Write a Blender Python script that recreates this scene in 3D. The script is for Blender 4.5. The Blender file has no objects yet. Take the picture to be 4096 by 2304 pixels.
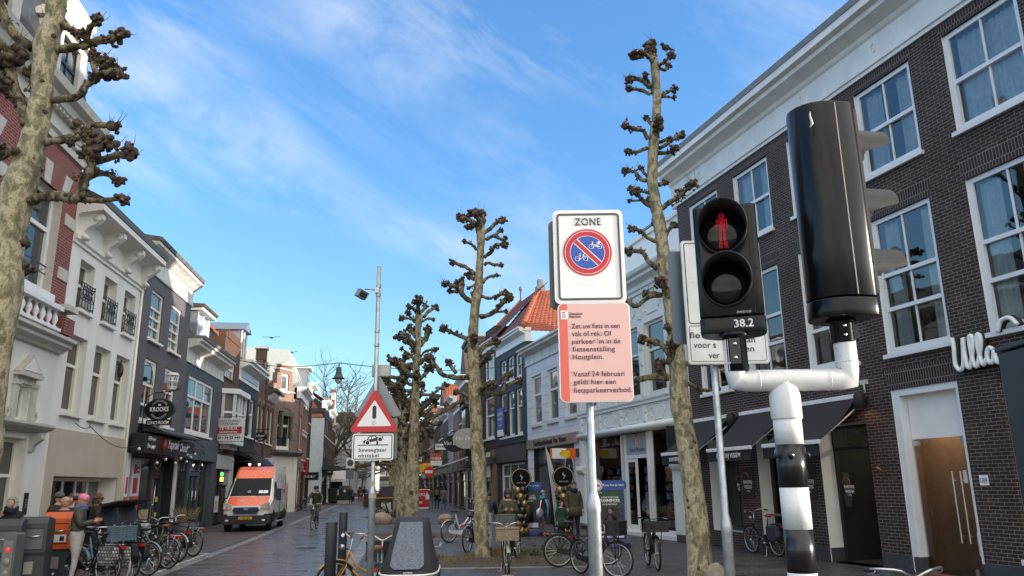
import bpy,bmesh,math,random
from math import sin,cos,pi,radians,sqrt,atan2
from mathutils import Vector,Matrix,noise
SC = bpy.context.scene
COL = SC.collection
random.seed(7)
CAMZ,FPX,PITCH,ROLL = 1.8,775.0,radians(14.18),radians(0.8)
_f = Vector((0,cos(PITCH),sin(PITCH))); _r0 = Vector((1,0,0)); _u0 = Vector((0,-sin(PITCH),cos(PITCH)))
_r = _r0*cos(ROLL) - _u0*sin(ROLL); _u = _u0*cos(ROLL) + _r0*sin(ROLL)
cd = bpy.data.cameras.new('camera'); cam = bpy.data.objects.new('camera',cd); COL.objects.link(cam)
cam.matrix_world = Matrix(((_r.x,_u.x,-_f.x,0),(_r.y,_u.y,-_f.y,0),(_r.z,_u.z,-_f.z,CAMZ),(0,0,0,1)))
cd.sensor_width = 36; cd.lens = FPX/1024*36; cd.clip_start = 0.05; cd.clip_end = 3000
SC.camera = cam
SUN_EL,SUN_AZ = 6.0,96.0
w = bpy.data.worlds.new("World"); SC.world = w; w.use_nodes = True
nt = w.node_tree; N = nt.nodes; L = nt.links
bg = N['Background']
sky = N.new('ShaderNodeTexSky'); sky.sky_type = 'NISHITA'; sky.sun_disc = False
sky.sun_elevation = radians(SUN_EL); sky.sun_rotation = radians(SUN_AZ)
sky.air_density = 1.0; sky.dust_density = 0.0; sky.ozone_density = 1.0; sky.altitude = 0
tc = N.new('ShaderNodeTexCoord')
mp = N.new('ShaderNodeMapping'); mp.vector_type = 'TEXTURE'; mp.inputs['Location'].default_value = (.4,0,.3); mp.inputs['Rotation'].default_value = (0,radians(27),radians(6)); mp.inputs['Scale'].default_value = (.62,.5,.20)
L.new(tc.outputs['Generated'],mp.inputs['Vector'])
n1 = N.new('ShaderNodeTexNoise'); n1.inputs['Scale'].default_value = 1.9; n1.inputs['Detail'].default_value = 9; n1.inputs['Roughness'].default_value = 0.62; n1.inputs['Distortion'].default_value = 0.35
L.new(mp.outputs[0],n1.inputs['Vector'])
n2 = N.new('ShaderNodeTexNoise'); n2.inputs['Scale'].default_value = 1.3; n2.inputs['Detail'].default_value = 2
L.new(mp.outputs[0],n2.inputs['Vector'])
cr = N.new('ShaderNodeValToRGB'); cr.color_ramp.elements[0].position = 0.47; cr.color_ramp.elements[1].position = 0.74
L.new(n1.outputs[0],cr.inputs[0])
cr2 = N.new('ShaderNodeValToRGB'); cr2.color_ramp.elements[0].position = 0.42; cr2.color_ramp.elements[1].position = 0.60
L.new(n2.outputs[0],cr2.inputs[0])
mm = N.new('ShaderNodeMath'); mm.operation = 'MULTIPLY'; L.new(cr.outputs[0],mm.inputs[0]); L.new(cr2.outputs[0],mm.inputs[1])
mm2 = N.new('ShaderNodeMath'); mm2.operation = 'MULTIPLY'; mm2.inputs[1].default_value = 0.47; L.new(mm.outputs[0],mm2.inputs[0])
sep = N.new('ShaderNodeSeparateXYZ'); L.new(tc.outputs['Generated'],sep.inputs[0])
ramp = N.new('ShaderNodeValToRGB'); _e = ramp.color_ramp.elements
_e[0].position = 0.0; _e[0].color = (.17,.32,1.0,1); _e[1].position = 1.0; _e[1].color = (.40,.62,1,1)
for p,c in ((.09,(.33,.50,.82,1)),(.17,(.38,.56,.76,1)),(.34,(.33,.575,.91,1)),(.6,(.36,.62,1,1))):
    g = _e.new(p); g.color = c
L.new(sep.outputs[2],ramp.inputs[0])
mul = N.new('ShaderNodeMix'); mul.data_type = 'RGBA'; mul.blend_type = 'MULTIPLY'; mul.inputs[0].default_value = 1
L.new(sky.outputs[0],mul.inputs[6]); L.new(ramp.outputs[0],mul.inputs[7])
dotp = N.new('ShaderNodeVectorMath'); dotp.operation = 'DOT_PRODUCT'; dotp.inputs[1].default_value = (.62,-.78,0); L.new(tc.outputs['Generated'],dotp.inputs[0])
fill_bank = N.new('ShaderNodeMapRange'); fill_bank.interpolation_type = 'SMOOTHSTEP'; fill_bank.inputs[1].default_value = -.2; fill_bank.inputs[2].default_value = .35; L.new(dotp.outputs['Value'],fill_bank.inputs[0])  # unseen bright cloud bank behind the camera, added to lift the shaded fronts
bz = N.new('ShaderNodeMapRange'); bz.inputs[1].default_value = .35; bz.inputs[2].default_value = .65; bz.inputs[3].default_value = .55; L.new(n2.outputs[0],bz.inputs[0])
bk = N.new('ShaderNodeMath'); bk.operation = 'MULTIPLY'; L.new(fill_bank.outputs[0],bk.inputs[0]); L.new(bz.outputs[0],bk.inputs[1])
mx = N.new('ShaderNodeMix'); mx.data_type = 'RGBA'
L.new(mul.outputs[2],mx.inputs[6]); mx.inputs[7].default_value = (1.75,1.85,2.0,1)
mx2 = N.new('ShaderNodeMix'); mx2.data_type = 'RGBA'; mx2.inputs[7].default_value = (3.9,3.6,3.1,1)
fill_zenith = N.new('ShaderNodeMapRange'); fill_zenith.interpolation_type = 'SMOOTHSTEP'; fill_zenith.inputs[1].default_value = .66; fill_zenith.inputs[2].default_value = .92; fill_zenith.inputs[4].default_value = .8; L.new(sep.outputs[2],fill_zenith.inputs[0])  # unseen bright cloud overhead, added to light the street canyon
fill_mask = N.new('ShaderNodeMath'); fill_mask.operation = 'MAXIMUM'; L.new(bk.outputs[0],fill_mask.inputs[0]); L.new(fill_zenith.outputs[0],fill_mask.inputs[1])
L.new(mm2.outputs[0],mx.inputs[0]); L.new(mx.outputs[2],mx2.inputs[6]); L.new(fill_mask.outputs[0],mx2.inputs[0]); L.new(mx2.outputs[2],bg.inputs['Color'])
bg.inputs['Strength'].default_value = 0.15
sl = bpy.data.lights.new('sun','SUN'); sl.energy = 2.0; sl.angle = radians(0.5); sl.color = (1.0,0.90,0.78)
so = bpy.data.objects.new('sun',sl); COL.objects.link(so)
_d = Vector((sin(radians(SUN_AZ))*cos(radians(SUN_EL)),cos(radians(SUN_AZ))*cos(radians(SUN_EL)),sin(radians(SUN_EL))))
so.rotation_euler = _d.to_track_quat('Z','Y').to_euler(); so.location = (30,-20,40)
SC.view_settings.view_transform = 'Standard'; SC.view_settings.look = 'None'
SC.view_settings.gamma = 1; SC.view_settings.use_curve_mapping = False
SC.view_settings.exposure = 2.0
SC.cycles.max_bounces = 8; SC.cycles.transparent_max_bounces = 12
def ray(x,y):
    return _f + _r*((x/4-512)/FPX) - _u*((y/4-288)/FPX)
def at(x,y,Y):
    d = ray(x,y); t = Y/d.y
    return Vector((d.x*t,Y,CAMZ+d.z*t))
def gnd(x,y,z=0.0):
    d = ray(x,y); t = (z-CAMZ)/d.z
    return Vector((d.x*t,d.y*t,z))
def nodes(name):
    m = bpy.data.materials.new(name); m.use_nodes = True
    t = m.node_tree; return m,t,t.nodes,t.links,t.nodes['Principled BSDF']
_mc = {}
def M(name,col,rough=.6,metal=0,var=.12,scale=6,bump=.0,spec=.5,coat=0,bscale=None,emit=0,streak=0,speck=0):
    if name in _mc: return _mc[name]
    m,t,n,l,b = nodes(name)
    b.inputs['Roughness'].default_value = rough; b.inputs['Metallic'].default_value = metal
    b.inputs['Specular IOR Level'].default_value = spec; b.inputs['Coat Weight'].default_value = coat
    b.inputs['Coat Roughness'].default_value = .05
    c = n.new('ShaderNodeTexCoord')
    q = n.new('ShaderNodeTexNoise'); q.inputs['Scale'].default_value = scale; q.inputs['Detail'].default_value = 6; q.inputs['Roughness'].default_value = .6
    l.new(c.outputs['Object'],q.inputs['Vector'])
    r = n.new('ShaderNodeValToRGB'); e = r.color_ramp.elements
    e[0].position = .32; e[1].position = .68
    e[0].color = tuple(x*(1-var) for x in col)+(1,); e[1].color = tuple(min(1,x*(1+var)) for x in col)+(1,)
    l.new(q.outputs[0],r.inputs[0]); l.new(r.outputs[0],b.inputs['Base Color'])
    if streak:
        g = n.new('ShaderNodeMapping'); g.inputs['Scale'].default_value = (1.6,1.6,.22); l.new(c.outputs['Object'],g.inputs[0])
        k = n.new('ShaderNodeTexNoise'); k.inputs['Scale'].default_value = 1.3; k.inputs['Detail'].default_value = 7; l.new(g.outputs[0],k.inputs[0])
        h = n.new('ShaderNodeValToRGB'); h.color_ramp.elements[0].position = .28; h.color_ramp.elements[1].position = .66; h.color_ramp.elements[0].color = (1-streak,1-streak*1.05,1-streak*1.2,1); l.new(k.outputs[0],h.inputs[0])
        x = n.new('ShaderNodeMix'); x.data_type = 'RGBA'; x.blend_type = 'MULTIPLY'; x.inputs[0].default_value = 1; l.new(r.outputs[0],x.inputs[6]); l.new(h.outputs[0],x.inputs[7]); l.new(x.outputs[2],b.inputs['Base Color'])
    if speck:
        src = b.inputs['Base Color'].links[0].from_socket
        k = n.new('ShaderNodeTexNoise'); k.inputs['Scale'].default_value = speck; k.inputs['Detail'].default_value = 4; k.inputs['Roughness'].default_value = .7; l.new(c.outputs['Object'],k.inputs['Vector'])
        h = n.new('ShaderNodeValToRGB'); h.color_ramp.elements[0].position = .66; h.color_ramp.elements[0].color = (1,1,1,1); h.color_ramp.elements[1].position = .72; h.color_ramp.elements[1].color = (.35,.32,.28,1); l.new(k.outputs[0],h.inputs[0])
        x = n.new('ShaderNodeMix'); x.data_type = 'RGBA'; x.blend_type = 'MULTIPLY'; x.inputs[0].default_value = 1; l.new(src,x.inputs[6]); l.new(h.outputs[0],x.inputs[7]); l.new(x.outputs[2],b.inputs['Base Color'])
    mr = n.new('ShaderNodeMapRange'); mr.inputs[3].default_value = max(.02,rough*.8); mr.inputs[4].default_value = min(1,rough*1.2)
    l.new(q.outputs[0],mr.inputs[0]); l.new(mr.outputs[0],b.inputs['Roughness'])
    if bump:
        q2 = n.new('ShaderNodeTexNoise'); q2.inputs['Scale'].default_value = bscale or scale*6; q2.inputs['Detail'].default_value = 5
        l.new(c.outputs['Object'],q2.inputs['Vector'])
        bp = n.new('ShaderNodeBump'); bp.inputs['Strength'].default_value = bump; bp.inputs['Distance'].default_value = .01
        l.new(q2.outputs[0],bp.inputs['Height']); l.new(bp.outputs[0],b.inputs['Normal'])
    if emit:
        b.inputs['Emission Color'].default_value = tuple(col)+(1,); b.inputs['Emission Strength'].default_value = emit
    _mc[name] = m; return m
def brick(name,c1,c2,mort,bw=.21,rh=.064,ms=.009,rough=.8,vec='wall',bump=.5,stain=.25,spec=.4,rot=0,wet=0):
    if name in _mc: return _mc[name]
    m,t,n,l,b = nodes(name)
    c = n.new('ShaderNodeTexCoord'); s = n.new('ShaderNodeSeparateXYZ'); l.new(c.outputs['Object'],s.inputs[0])
    k = n.new('ShaderNodeCombineXYZ')
    if vec == 'wall':
        a = n.new('ShaderNodeMath'); l.new(s.outputs[0],a.inputs[0]); l.new(s.outputs[1],a.inputs[1])
        l.new(a.outputs[0],k.inputs[0]); l.new(s.outputs[2],k.inputs[1])
    else:
        l.new(s.outputs[0],k.inputs[0]); l.new(s.outputs[1],k.inputs[1])
    vm = n.new('ShaderNodeMapping'); vm.inputs['Rotation'].default_value = (0,0,rot); l.new(k.outputs[0],vm.inputs[0])
    br = n.new('ShaderNodeTexBrick'); l.new(vm.outputs[0],br.inputs['Vector'])
    br.inputs['Scale'].default_value = 1; br.inputs['Brick Width'].default_value = bw; br.inputs['Row Height'].default_value = rh
    br.inputs['Mortar Size'].default_value = ms; br.inputs['Mortar Smooth'].default_value = .15; br.inputs['Bias'].default_value = -.1
    br.inputs['Color1'].default_value = c1+(1,); br.inputs['Color2'].default_value = c2+(1,); br.inputs['Mortar'].default_value = mort+(1,)
    q = n.new('ShaderNodeTexNoise'); q.inputs['Scale'].default_value = 1.1; q.inputs['Detail'].default_value = 8; q.inputs['Roughness'].default_value = .65
    l.new(c.outputs['Object'],q.inputs['Vector'])
    r = n.new('ShaderNodeValToRGB'); r.color_ramp.elements[0].position = .3; r.color_ramp.elements[1].position = .7
    r.color_ramp.elements[0].color = (1-stain,)*3+(1,); r.color_ramp.elements[1].color = (1+stain*.5,)*3+(1,)
    l.new(q.outputs[0],r.inputs[0])
    x = n.new('ShaderNodeMix'); x.data_type = 'RGBA'; x.blend_type = 'MULTIPLY'; x.inputs[0].default_value = 1
    l.new(br.outputs[0],x.inputs[6]); l.new(r.outputs[0],x.inputs[7]); l.new(x.outputs[2],b.inputs['Base Color'])
    b.inputs['Roughness'].default_value = rough; b.inputs['Specular IOR Level'].default_value = spec
    if wet:
        mr = n.new('ShaderNodeMapRange'); mr.inputs[1].default_value = .35; mr.inputs[2].default_value = .65; mr.inputs[3].default_value = rough-wet; mr.inputs[4].default_value = rough+wet*.6
        l.new(q.outputs[0],mr.inputs[0]); l.new(mr.outputs[0],b.inputs['Roughness'])
    q3 = n.new('ShaderNodeTexNoise'); q3.inputs['Scale'].default_value = 45; q3.inputs['Detail'].default_value = 3; l.new(c.outputs['Object'],q3.inputs['Vector'])
    ad = n.new('ShaderNodeMath'); ad.operation = 'MULTIPLY_ADD'; ad.inputs[1].default_value = .35
    inv = n.new('ShaderNodeMath'); inv.operation = 'SUBTRACT'; inv.inputs[0].default_value = 1; l.new(br.outputs['Fac'],inv.inputs[1])
    l.new(q3.outputs[0],ad.inputs[0]); l.new(inv.outputs[0],ad.inputs[2])
    bp = n.new('ShaderNodeBump'); bp.inputs['Strength'].default_value = bump; bp.inputs['Distance'].default_value = .008
    l.new(ad.outputs[0],bp.inputs['Height']); l.new(bp.outputs[0],b.inputs['Normal'])
    _mc[name] = m; return m
def glass(name,col=(.02,.025,.03),ior=1.8,clear=0):
    if name in _mc: return _mc[name]
    m,t,n,l,b = nodes(name)
    c = n.new('ShaderNodeTexCoord'); q = n.new('ShaderNodeTexNoise'); q.inputs['Scale'].default_value = 1.7; l.new(c.outputs['Object'],q.inputs['Vector'])
    bp = n.new('ShaderNodeBump'); bp.inputs['Strength'].default_value = .10; bp.inputs['Distance'].default_value = .02
    l.new(q.outputs[0],bp.inputs['Height']); l.new(bp.outputs[0],b.inputs['Normal'])
    b.inputs['Base Color'].default_value = tuple(col)+(1,); b.inputs['Roughness'].default_value = .02; b.inputs['IOR'].default_value = ior
    if clear:
        tr = n.new('ShaderNodeBsdfTransparent'); tr.inputs[0].default_value = (.86,.9,.9,1)
        gl = n.new('ShaderNodeBsdfGlossy'); gl.inputs['Roughness'].default_value = .01; l.new(bp.outputs[0],gl.inputs['Normal'])
        fr = n.new('ShaderNodeFresnel'); fr.inputs[0].default_value = ior; l.new(bp.outputs[0],fr.inputs[1])
        ms = n.new('ShaderNodeMixShader'); l.new(fr.outputs[0],ms.inputs[0]); l.new(tr.outputs[0],ms.inputs[1]); l.new(gl.outputs[0],ms.inputs[2])
        l.new(ms.outputs[0],n['Material Output'].inputs[0])
    _mc[name] = m; return m
def bark(name,pale,mid,dark,scale=7,moss=0.0):
    m,t,n,l,b = nodes(name)
    c = n.new('ShaderNodeTexCoord'); mp = n.new('ShaderNodeMapping'); mp.inputs['Scale'].default_value = (1,1,.55); l.new(c.outputs['Object'],mp.inputs[0])
    q = n.new('ShaderNodeTexNoise'); q.inputs['Scale'].default_value = scale; q.inputs['Detail'].default_value = 3; q.inputs['Roughness'].default_value = .5; q.inputs['Distortion'].default_value = .6
    l.new(mp.outputs[0],q.inputs[0])
    r = n.new('ShaderNodeValToRGB'); e = r.color_ramp.elements; r.color_ramp.interpolation = 'LINEAR'
    e[0].position = .40; e[0].color = dark+(1,); e[1].position = .43; e[1].color = mid+(1,)
    for p,k in ((.505,mid),(.52,pale),(.62,tuple(x*1.12 for x in pale)),(.64,tuple(x*.75 for x in pale))):
        g = e.new(p); g.color = k+(1,)
    l.new(q.outputs[0],r.inputs[0])
    q2 = n.new('ShaderNodeTexNoise'); q2.inputs['Scale'].default_value = scale*5; q2.inputs['Detail'].default_value = 6; l.new(c.outputs['Object'],q2.inputs[0])
    x = n.new('ShaderNodeMix'); x.data_type = 'RGBA'; x.blend_type = 'MULTIPLY'; x.inputs[0].default_value = .7
    rr = n.new('ShaderNodeValToRGB'); rr.color_ramp.elements[0].position = .3; rr.color_ramp.elements[0].color = (.45,.43,.38,1); rr.color_ramp.elements[1].position = .6
    l.new(q2.outputs[0],rr.inputs[0]); l.new(r.outputs[0],x.inputs[6]); l.new(rr.outputs[0],x.inputs[7]); l.new(x.outputs[2],b.inputs['Base Color'])
    b.inputs['Roughness'].default_value = .85; b.inputs['Specular IOR Level'].default_value = .2
    ad = n.new('ShaderNodeMath'); ad.operation = 'MULTIPLY_ADD'; ad.inputs[1].default_value = .4; l.new(q2.outputs[0],ad.inputs[0]); l.new(q.outputs[0],ad.inputs[2])
    bp = n.new('ShaderNodeBump'); bp.inputs['Strength'].default_value = .6; bp.inputs['Distance'].default_value = .03
    l.new(ad.outputs[0],bp.inputs['Height']); l.new(bp.outputs[0],b.inputs['Normal'])
    return m
class MB:
    def __init__(s,T=None): s.v = []; s.f = []; s.m = []; s.s = []; s.mats = []; s.T = T
    def add(s,vs,fs,mat,smooth=False):
        if mat not in s.mats: s.mats.append(mat)
        i = s.mats.index(mat); o = len(s.v)
        for p in vs:
            p = Vector(p)
            s.v.append(s.T @ p if s.T else p)
        for f in fs:
            s.f.append([o+k for k in f]); s.m.append(i); s.s.append(smooth)
        return s
    def box(s,x0,x1,y0,y1,z0,z1,mat):
        return s.add([(x0,y0,z0),(x1,y0,z0),(x1,y1,z0),(x0,y1,z0),(x0,y0,z1),(x1,y0,z1),(x1,y1,z1),(x0,y1,z1)],
              [(0,3,2,1),(4,5,6,7),(0,1,5,4),(1,2,6,5),(2,3,7,6),(3,0,4,7)],mat)
    def quad(s,a,b,c,d,mat): return s.add([a,b,c,d],[(0,1,2,3)],mat)
    def tube(s,pts,rs,mat,n=8,closed=False,smooth=True,caps=True):
        pts = [Vector(p) for p in pts]
        if not hasattr(rs,'__len__'): rs = [rs]*len(pts)
        N_ = len(pts); vs = []; fs = []; ref = None
        for i,p in enumerate(pts):
            if closed: t = pts[(i+1) % N_]-pts[i-1]
            else: t = pts[min(i+1,N_-1)]-pts[max(i-1,0)]
            if t.length < 1e-9: t = Vector((0,0,1))
            t.normalize()
            if ref is None: ref = t.orthogonal()
            a = ref - t*ref.dot(t)
            if a.length < 1e-6: a = t.orthogonal()
            a.normalize(); ref = a; b = t.cross(a)
            for k in range(n):
                q = 2*pi*k/n; vs.append(p+(a*cos(q)+b*sin(q))*rs[i])
        R_ = N_ if closed else N_-1
        for i in range(R_):
            j = (i+1) % N_
            for k in range(n): fs.append((i*n+k,i*n+(k+1) % n,j*n+(k+1) % n,j*n+k))
        if caps and not closed: fs.append(tuple(range(n))[::-1]); fs.append(tuple((N_-1)*n+k for k in range(n)))
        return s.add(vs,fs,mat,smooth)
    def cyl(s,a,b,r,mat,n=16,r2=None,smooth=True): return s.tube([a,b],[r,r if r2 is None else r2],mat,n,smooth=smooth)
    def lathe(s,prof,mat,n=24,c=(0,0,0),ax='z',smooth=True):
        vs = []; fs = []; c = Vector(c)
        for r,h in prof:
            for k in range(n):
                q = 2*pi*k/n; a,b = r*cos(q),r*sin(q)
                vs.append(c+Vector({'z': (a,b,h),'y': (a,h,b),'x': (h,a,b)}[ax]))
        for i in range(len(prof)-1):
            for k in range(n): fs.append((i*n+k,i*n+(k+1) % n,(i+1)*n+(k+1) % n,(i+1)*n+k))
        if prof[0][0] > 1e-4: fs.append(tuple(range(n)))
        if prof[-1][0] > 1e-4: fs.append(tuple((len(prof)-1)*n+k for k in range(n)))
        return s.add(vs,fs,mat,smooth)
    def prism(s,poly,a,b,mat,ax='y',smooth=False):
        g = {'x': lambda p,q,e: (e,p,q),'y': lambda p,q,e: (p,e,q),'z': lambda p,q,e: (p,q,e)}[ax]
        n = len(poly); vs = [g(p,q,a) for p,q in poly]+[g(p,q,b) for p,q in poly]
        fs = [tuple(range(n)),tuple(range(2*n-1,n-1,-1))]
        s.add(vs,fs,mat,False); o = len(s.v)-2*n; i = s.mats.index(mat)
        for k in range(n): s.f.append([o+k,o+(k+1) % n,o+n+(k+1) % n,o+n+k]); s.m.append(i); s.s.append(smooth)
        return s
    def ball(s,c,r,mat,sub=1,jit=0,sc=(1,1,1)):
        vs,fs = ICO[sub]; c = Vector(c)
        return s.add([c+Vector((p.x*sc[0],p.y*sc[1],p.z*sc[2]))*(r*(1+random.uniform(-jit,jit))) for p in vs],fs,mat,True)
    def split(s,name,parent=None,loc=None):
        p = list(range(len(s.v)))
        def find(a):
            while p[a] != a: p[a] = p[p[a]]; a = p[a]
            return a
        for f in s.f:
            for k in f[1:]: p[find(k)] = find(f[0])
        grp = {}
        for f,m in zip(s.f,s.m): grp.setdefault(find(f[0]),[]).append((f,m))
        for g in grp.values():
            q = MB(); ids = sorted({k for f,m in g for k in f}); ix = {k: i for i,k in enumerate(ids)}; q.v = [s.v[k] for k in ids]; q.mats = list(s.mats)
            for f,m in g: q.f.append([ix[k] for k in f]); q.m.append(m); q.s.append(False)
            q.build(name,parent,loc,recalc=False)
    def build(s,name,parent=None,loc=None,rot=0,bevel=0,seg=2,recalc=True,mw=None):
        me = bpy.data.meshes.new(name); me.from_pydata([tuple(p) for p in s.v],[],s.f)
        for m in s.mats: me.materials.append(m)
        me.polygons.foreach_set('material_index',s.m); me.polygons.foreach_set('use_smooth',s.s)
        if recalc and len(s.f) < 6000:
            bm = bmesh.new(); bm.from_mesh(me); bmesh.ops.recalc_face_normals(bm,faces=bm.faces); bm.to_mesh(me); bm.free()
        me.update()
        o = bpy.data.objects.new(name,me); COL.objects.link(o)
        if parent: o.parent = parent
        if loc is not None: o.location = loc
        if rot: o.rotation_euler = (0,0,rot)
        if mw is not None: o.matrix_local = mw
        if bevel:
            b = o.modifiers.new('bevel','BEVEL'); b.width = bevel; b.segments = seg; b.limit_method = 'ANGLE'; b.angle_limit = radians(35)
        return o
ICO = {}
for _k in (0,1,2):
    _b = bmesh.new(); bmesh.ops.create_icosphere(_b,subdivisions=_k+1,radius=1)
    _b.verts.ensure_lookup_table(); ICO[_k] = ([v.co.copy() for v in _b.verts],[tuple(v.index for v in f.verts) for f in _b.faces]); _b.free()
def tag(o,label,cat=None,group=None,kind=None):
    if label: o['label'] = label
    if cat: o['category'] = cat
    if group: o['group'] = group
    if kind: o['kind'] = kind
    return o
def thing(name,label,cat,loc=(0,0,0),rot=0,group=None):
    o = bpy.data.objects.new(name,None); COL.objects.link(o); o.location = loc; o.rotation_euler = (0,0,rot); o.empty_display_size = .2
    return tag(o,label,cat,group)
def copy_tree(o,parent=None):
    c = o.copy(); COL.objects.link(c)
    if parent: c.parent = parent
    for ch in list(o.children): copy_tree(ch,c)
    return c
TMP = bpy.data.scenes.new('tmp')
def evalmesh(o):
    TMP.collection.objects.link(o); TMP.view_layers[0].update(); dg = TMP.view_layers[0].depsgraph
    me = bpy.data.meshes.new_from_object(o.evaluated_get(dg)); TMP.collection.objects.unlink(o); bpy.data.objects.remove(o)
    return me
RX = Matrix.Rotation(pi/2,4,'X')
def text(s,mat,parent,x,y,z,h=None,w=None,bold=0,shear=0,ext=.003,align='CENTER',name='lettering',sp=1.0,rz=0,mw=None):
    """lettering standing in the x/z plane of its parent, read from -y; h cap height, w total width"""
    cu = bpy.data.curves.new('t','FONT'); cu.body = s; cu.size = 1; cu.offset = bold; cu.shear = shear; cu.extrude = 0; cu.space_character = sp; cu.resolution_u = 3
    cu.align_x = 'LEFT'; cu.space_line = 1.0
    me = evalmesh(bpy.data.objects.new('t',cu)); bpy.data.curves.remove(cu)
    xs = [v.co.x for v in me.vertices] or [0,1]; ys = [v.co.y for v in me.vertices] or [0,1]
    wid = max(xs)-min(xs)
    sy = h/.69 if h else w/wid
    sx = w/wid if w else sy
    if not h: sy = sx
    ox = {'CENTER': (min(xs)+max(xs))/2,'LEFT': min(xs),'RIGHT': max(xs)}[align]
    for v in me.vertices: v.co = ((v.co.x-ox)*sx,v.co.y*sy,0)
    bm = bmesh.new(); bm.from_mesh(me); r = bmesh.ops.extrude_face_region(bm,geom=bm.faces[:])
    for v in [g for g in r['geom'] if isinstance(g,bmesh.types.BMVert)]: v.co.z += ext
    bmesh.ops.recalc_face_normals(bm,faces=bm.faces); bm.to_mesh(me); bm.free()
    me.materials.clear(); me.materials.append(mat); me.name = name
    o = bpy.data.objects.new(name,me); COL.objects.link(o); o.parent = parent
    o.matrix_local = (mw or Matrix.Identity(4)) @ Matrix.Translation((x,y,z)) @ Matrix.Rotation(rz,4,'Z') @ RX
    return o
def rrect(x0,x1,z0,z1,r,n=5):
    out = []
    for cx,cz,a in ((x1-r,z1-r,0),(x0+r,z1-r,pi/2),(x0+r,z0+r,pi),(x1-r,z0+r,3*pi/2)):
        for k in range(n+1): out.append((cx+r*cos(a+k*pi/2/n),cz+r*sin(a+k*pi/2/n)))
    return out
def circ(cx,cz,rx,rz=None,n=32,a0=0,a1=2*pi):
    rz = rz or rx; full = abs(a1-a0-2*pi) < 1e-6
    return [(cx+rx*cos(a0+(a1-a0)*k/(n if full else n-1)),cz+rz*sin(a0+(a1-a0)*k/(n if full else n-1))) for k in range(n)]
def ring(mb,cx,cz,r0,r1,y0,y1,mat,n=40,rz=1.0):
    vs = []; fs = []
    for k in range(n):
        a = 2*pi*k/n
        for r,y in ((r0,y0),(r1,y0),(r1,y1),(r0,y1)): vs.append((cx+r*cos(a),y,cz+r*sin(a)*rz))
    for k in range(n):
        j = (k+1) % n
        for e in range(4): fs.append((k*4+e,k*4+(e+1) % 4,j*4+(e+1) % 4,j*4+e))
    mb.add(vs,fs,mat)
white = M('white_paint',(.74,.75,.74),.45,var=.05,scale=3)
cream = M('cream_paint',(.78,.76,.68),.5,var=.05,scale=3)
greywhite = M('weathered_white',(.66,.66,.63),.6,var=.14,scale=2.5,bump=.2,streak=.25)
black = M('black_paint',(.012,.012,.014),.35,var=.2)
blackmatt = M('black_matt',(.014,.014,.016),.7,var=.25)
anthra = M('anthracite',(.035,.042,.048),.45,var=.15)
rubber = M('rubber',(.015,.015,.016),.75,var=.2)
chrome = M('chrome',(.62,.63,.65),.18,1,var=.05)
steel = M('galvanised_steel',(.42,.45,.47),.42,.75,var=.22,scale=14,bump=.12)
alu = M('aluminium',(.55,.56,.58),.35,.9,var=.08)
signwhite = M('sign_white',(.80,.81,.82),.38,var=.02)
signred = M('sign_red',(.52,.015,.025),.35,var=.05)
signblue = M('sign_blue',(.02,.085,.42),.35,var=.05)
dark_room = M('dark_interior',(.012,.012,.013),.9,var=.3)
G_dark = glass('window_glass')
G_mid = glass('window_glass_pale',(.10,.11,.12),1.7)
G_warm = glass('window_glass_warm',(.045,.032,.022),1.7)
G_clear = glass('window_glass_clear',ior=2.0,clear=1)
G_shop = glass('shop_glass_clear',ior=1.5,clear=1)
LO,LD = Vector((-14.04,32.97,0)),Vector((-.14,1,0)).normalized()
RO,RD = Vector((7.23,18.06,0)),Vector((-.302,1,0)).normalized()
R2O = RO + RD*32.0; R2D = Vector((-.165,1,0)).normalized()
pave = brick('pavement_bricks',(.07,.069,.074),(.105,.10,.104),(.022,.022,.024),bw=.21,rh=.105,ms=.010,rough=.55,vec='flat',bump=.5,stain=.35,rot=.3,wet=.22)
roadm = brick('road_clinkers',(.10,.076,.078),(.14,.107,.108),(.028,.026,.027),bw=.21,rh=.085,ms=.008,rough=.34,vec='flat',bump=.45,stain=.4,rot=1.45,wet=.2)
gutm = brick('gutter_stones',(.20,.195,.19),(.26,.25,.245),(.05,.05,.05),bw=.5,rh=.14,ms=.012,rough=.5,vec='flat',bump=.5,stain=.3,rot=1.72,wet=.15)
soil = M('soil',(.06,.05,.036),.95,var=.45,scale=9,bump=1.0,bscale=30)
kerbst = M('kerb_stone',(.24,.24,.24),.7,var=.2,bump=.2)
def sheet(name,pts,z,mat):
    mb = MB(); mb.add([(x,y,z) for x,y in pts],[tuple(range(len(pts)))],mat)
    return tag(mb.build(name),None,kind='structure')
sheet('ground',[(-900,-400),(900,-400),(900,2500),(-900,2500)],0,pave)
def strip(name,a,b,w0,z,mat):
    mb = MB(); n = len(a)
    mb.add([(x,y,z) for x,y in a]+[(x,y,z) for x,y in b],[(i,i+1,n+i+1,n+i) for i in range(n-1)],mat)
    return tag(mb.build(name),None,kind='structure')
rl = [(-4.0,-40),(-5.9,6),(-7.6,18.2),(-8.9,27.2),(-10.45,36.4),(-13.4,56),(-17.4,80),(-23.5,118),(-28,145)]
rr = [(1.5,-40),(-2.2,6),(-3.75,17),(-5.0,26),(-6.4,35),(-9.7,53),(-13.0,78),(-18.5,118),(-22.5,145)]
strip('road',rl,rr,0,.004,roadm)
for k,(ln,o) in enumerate(((rl,0),(rr,0))):
    sg = -1 if k == 0 else 1
    strip('road_gutter',[(x+sg*.02,y) for x,y in ln],[(x+sg*.36,y) for x,y in ln],0,.008,gutm)
    strip('road_gutter_line',[(x+sg*.40,y) for x,y in ln],[(x+sg*.46,y) for x,y in ln],0,.008,M('dark_joint',(.03,.03,.03),.5))
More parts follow.
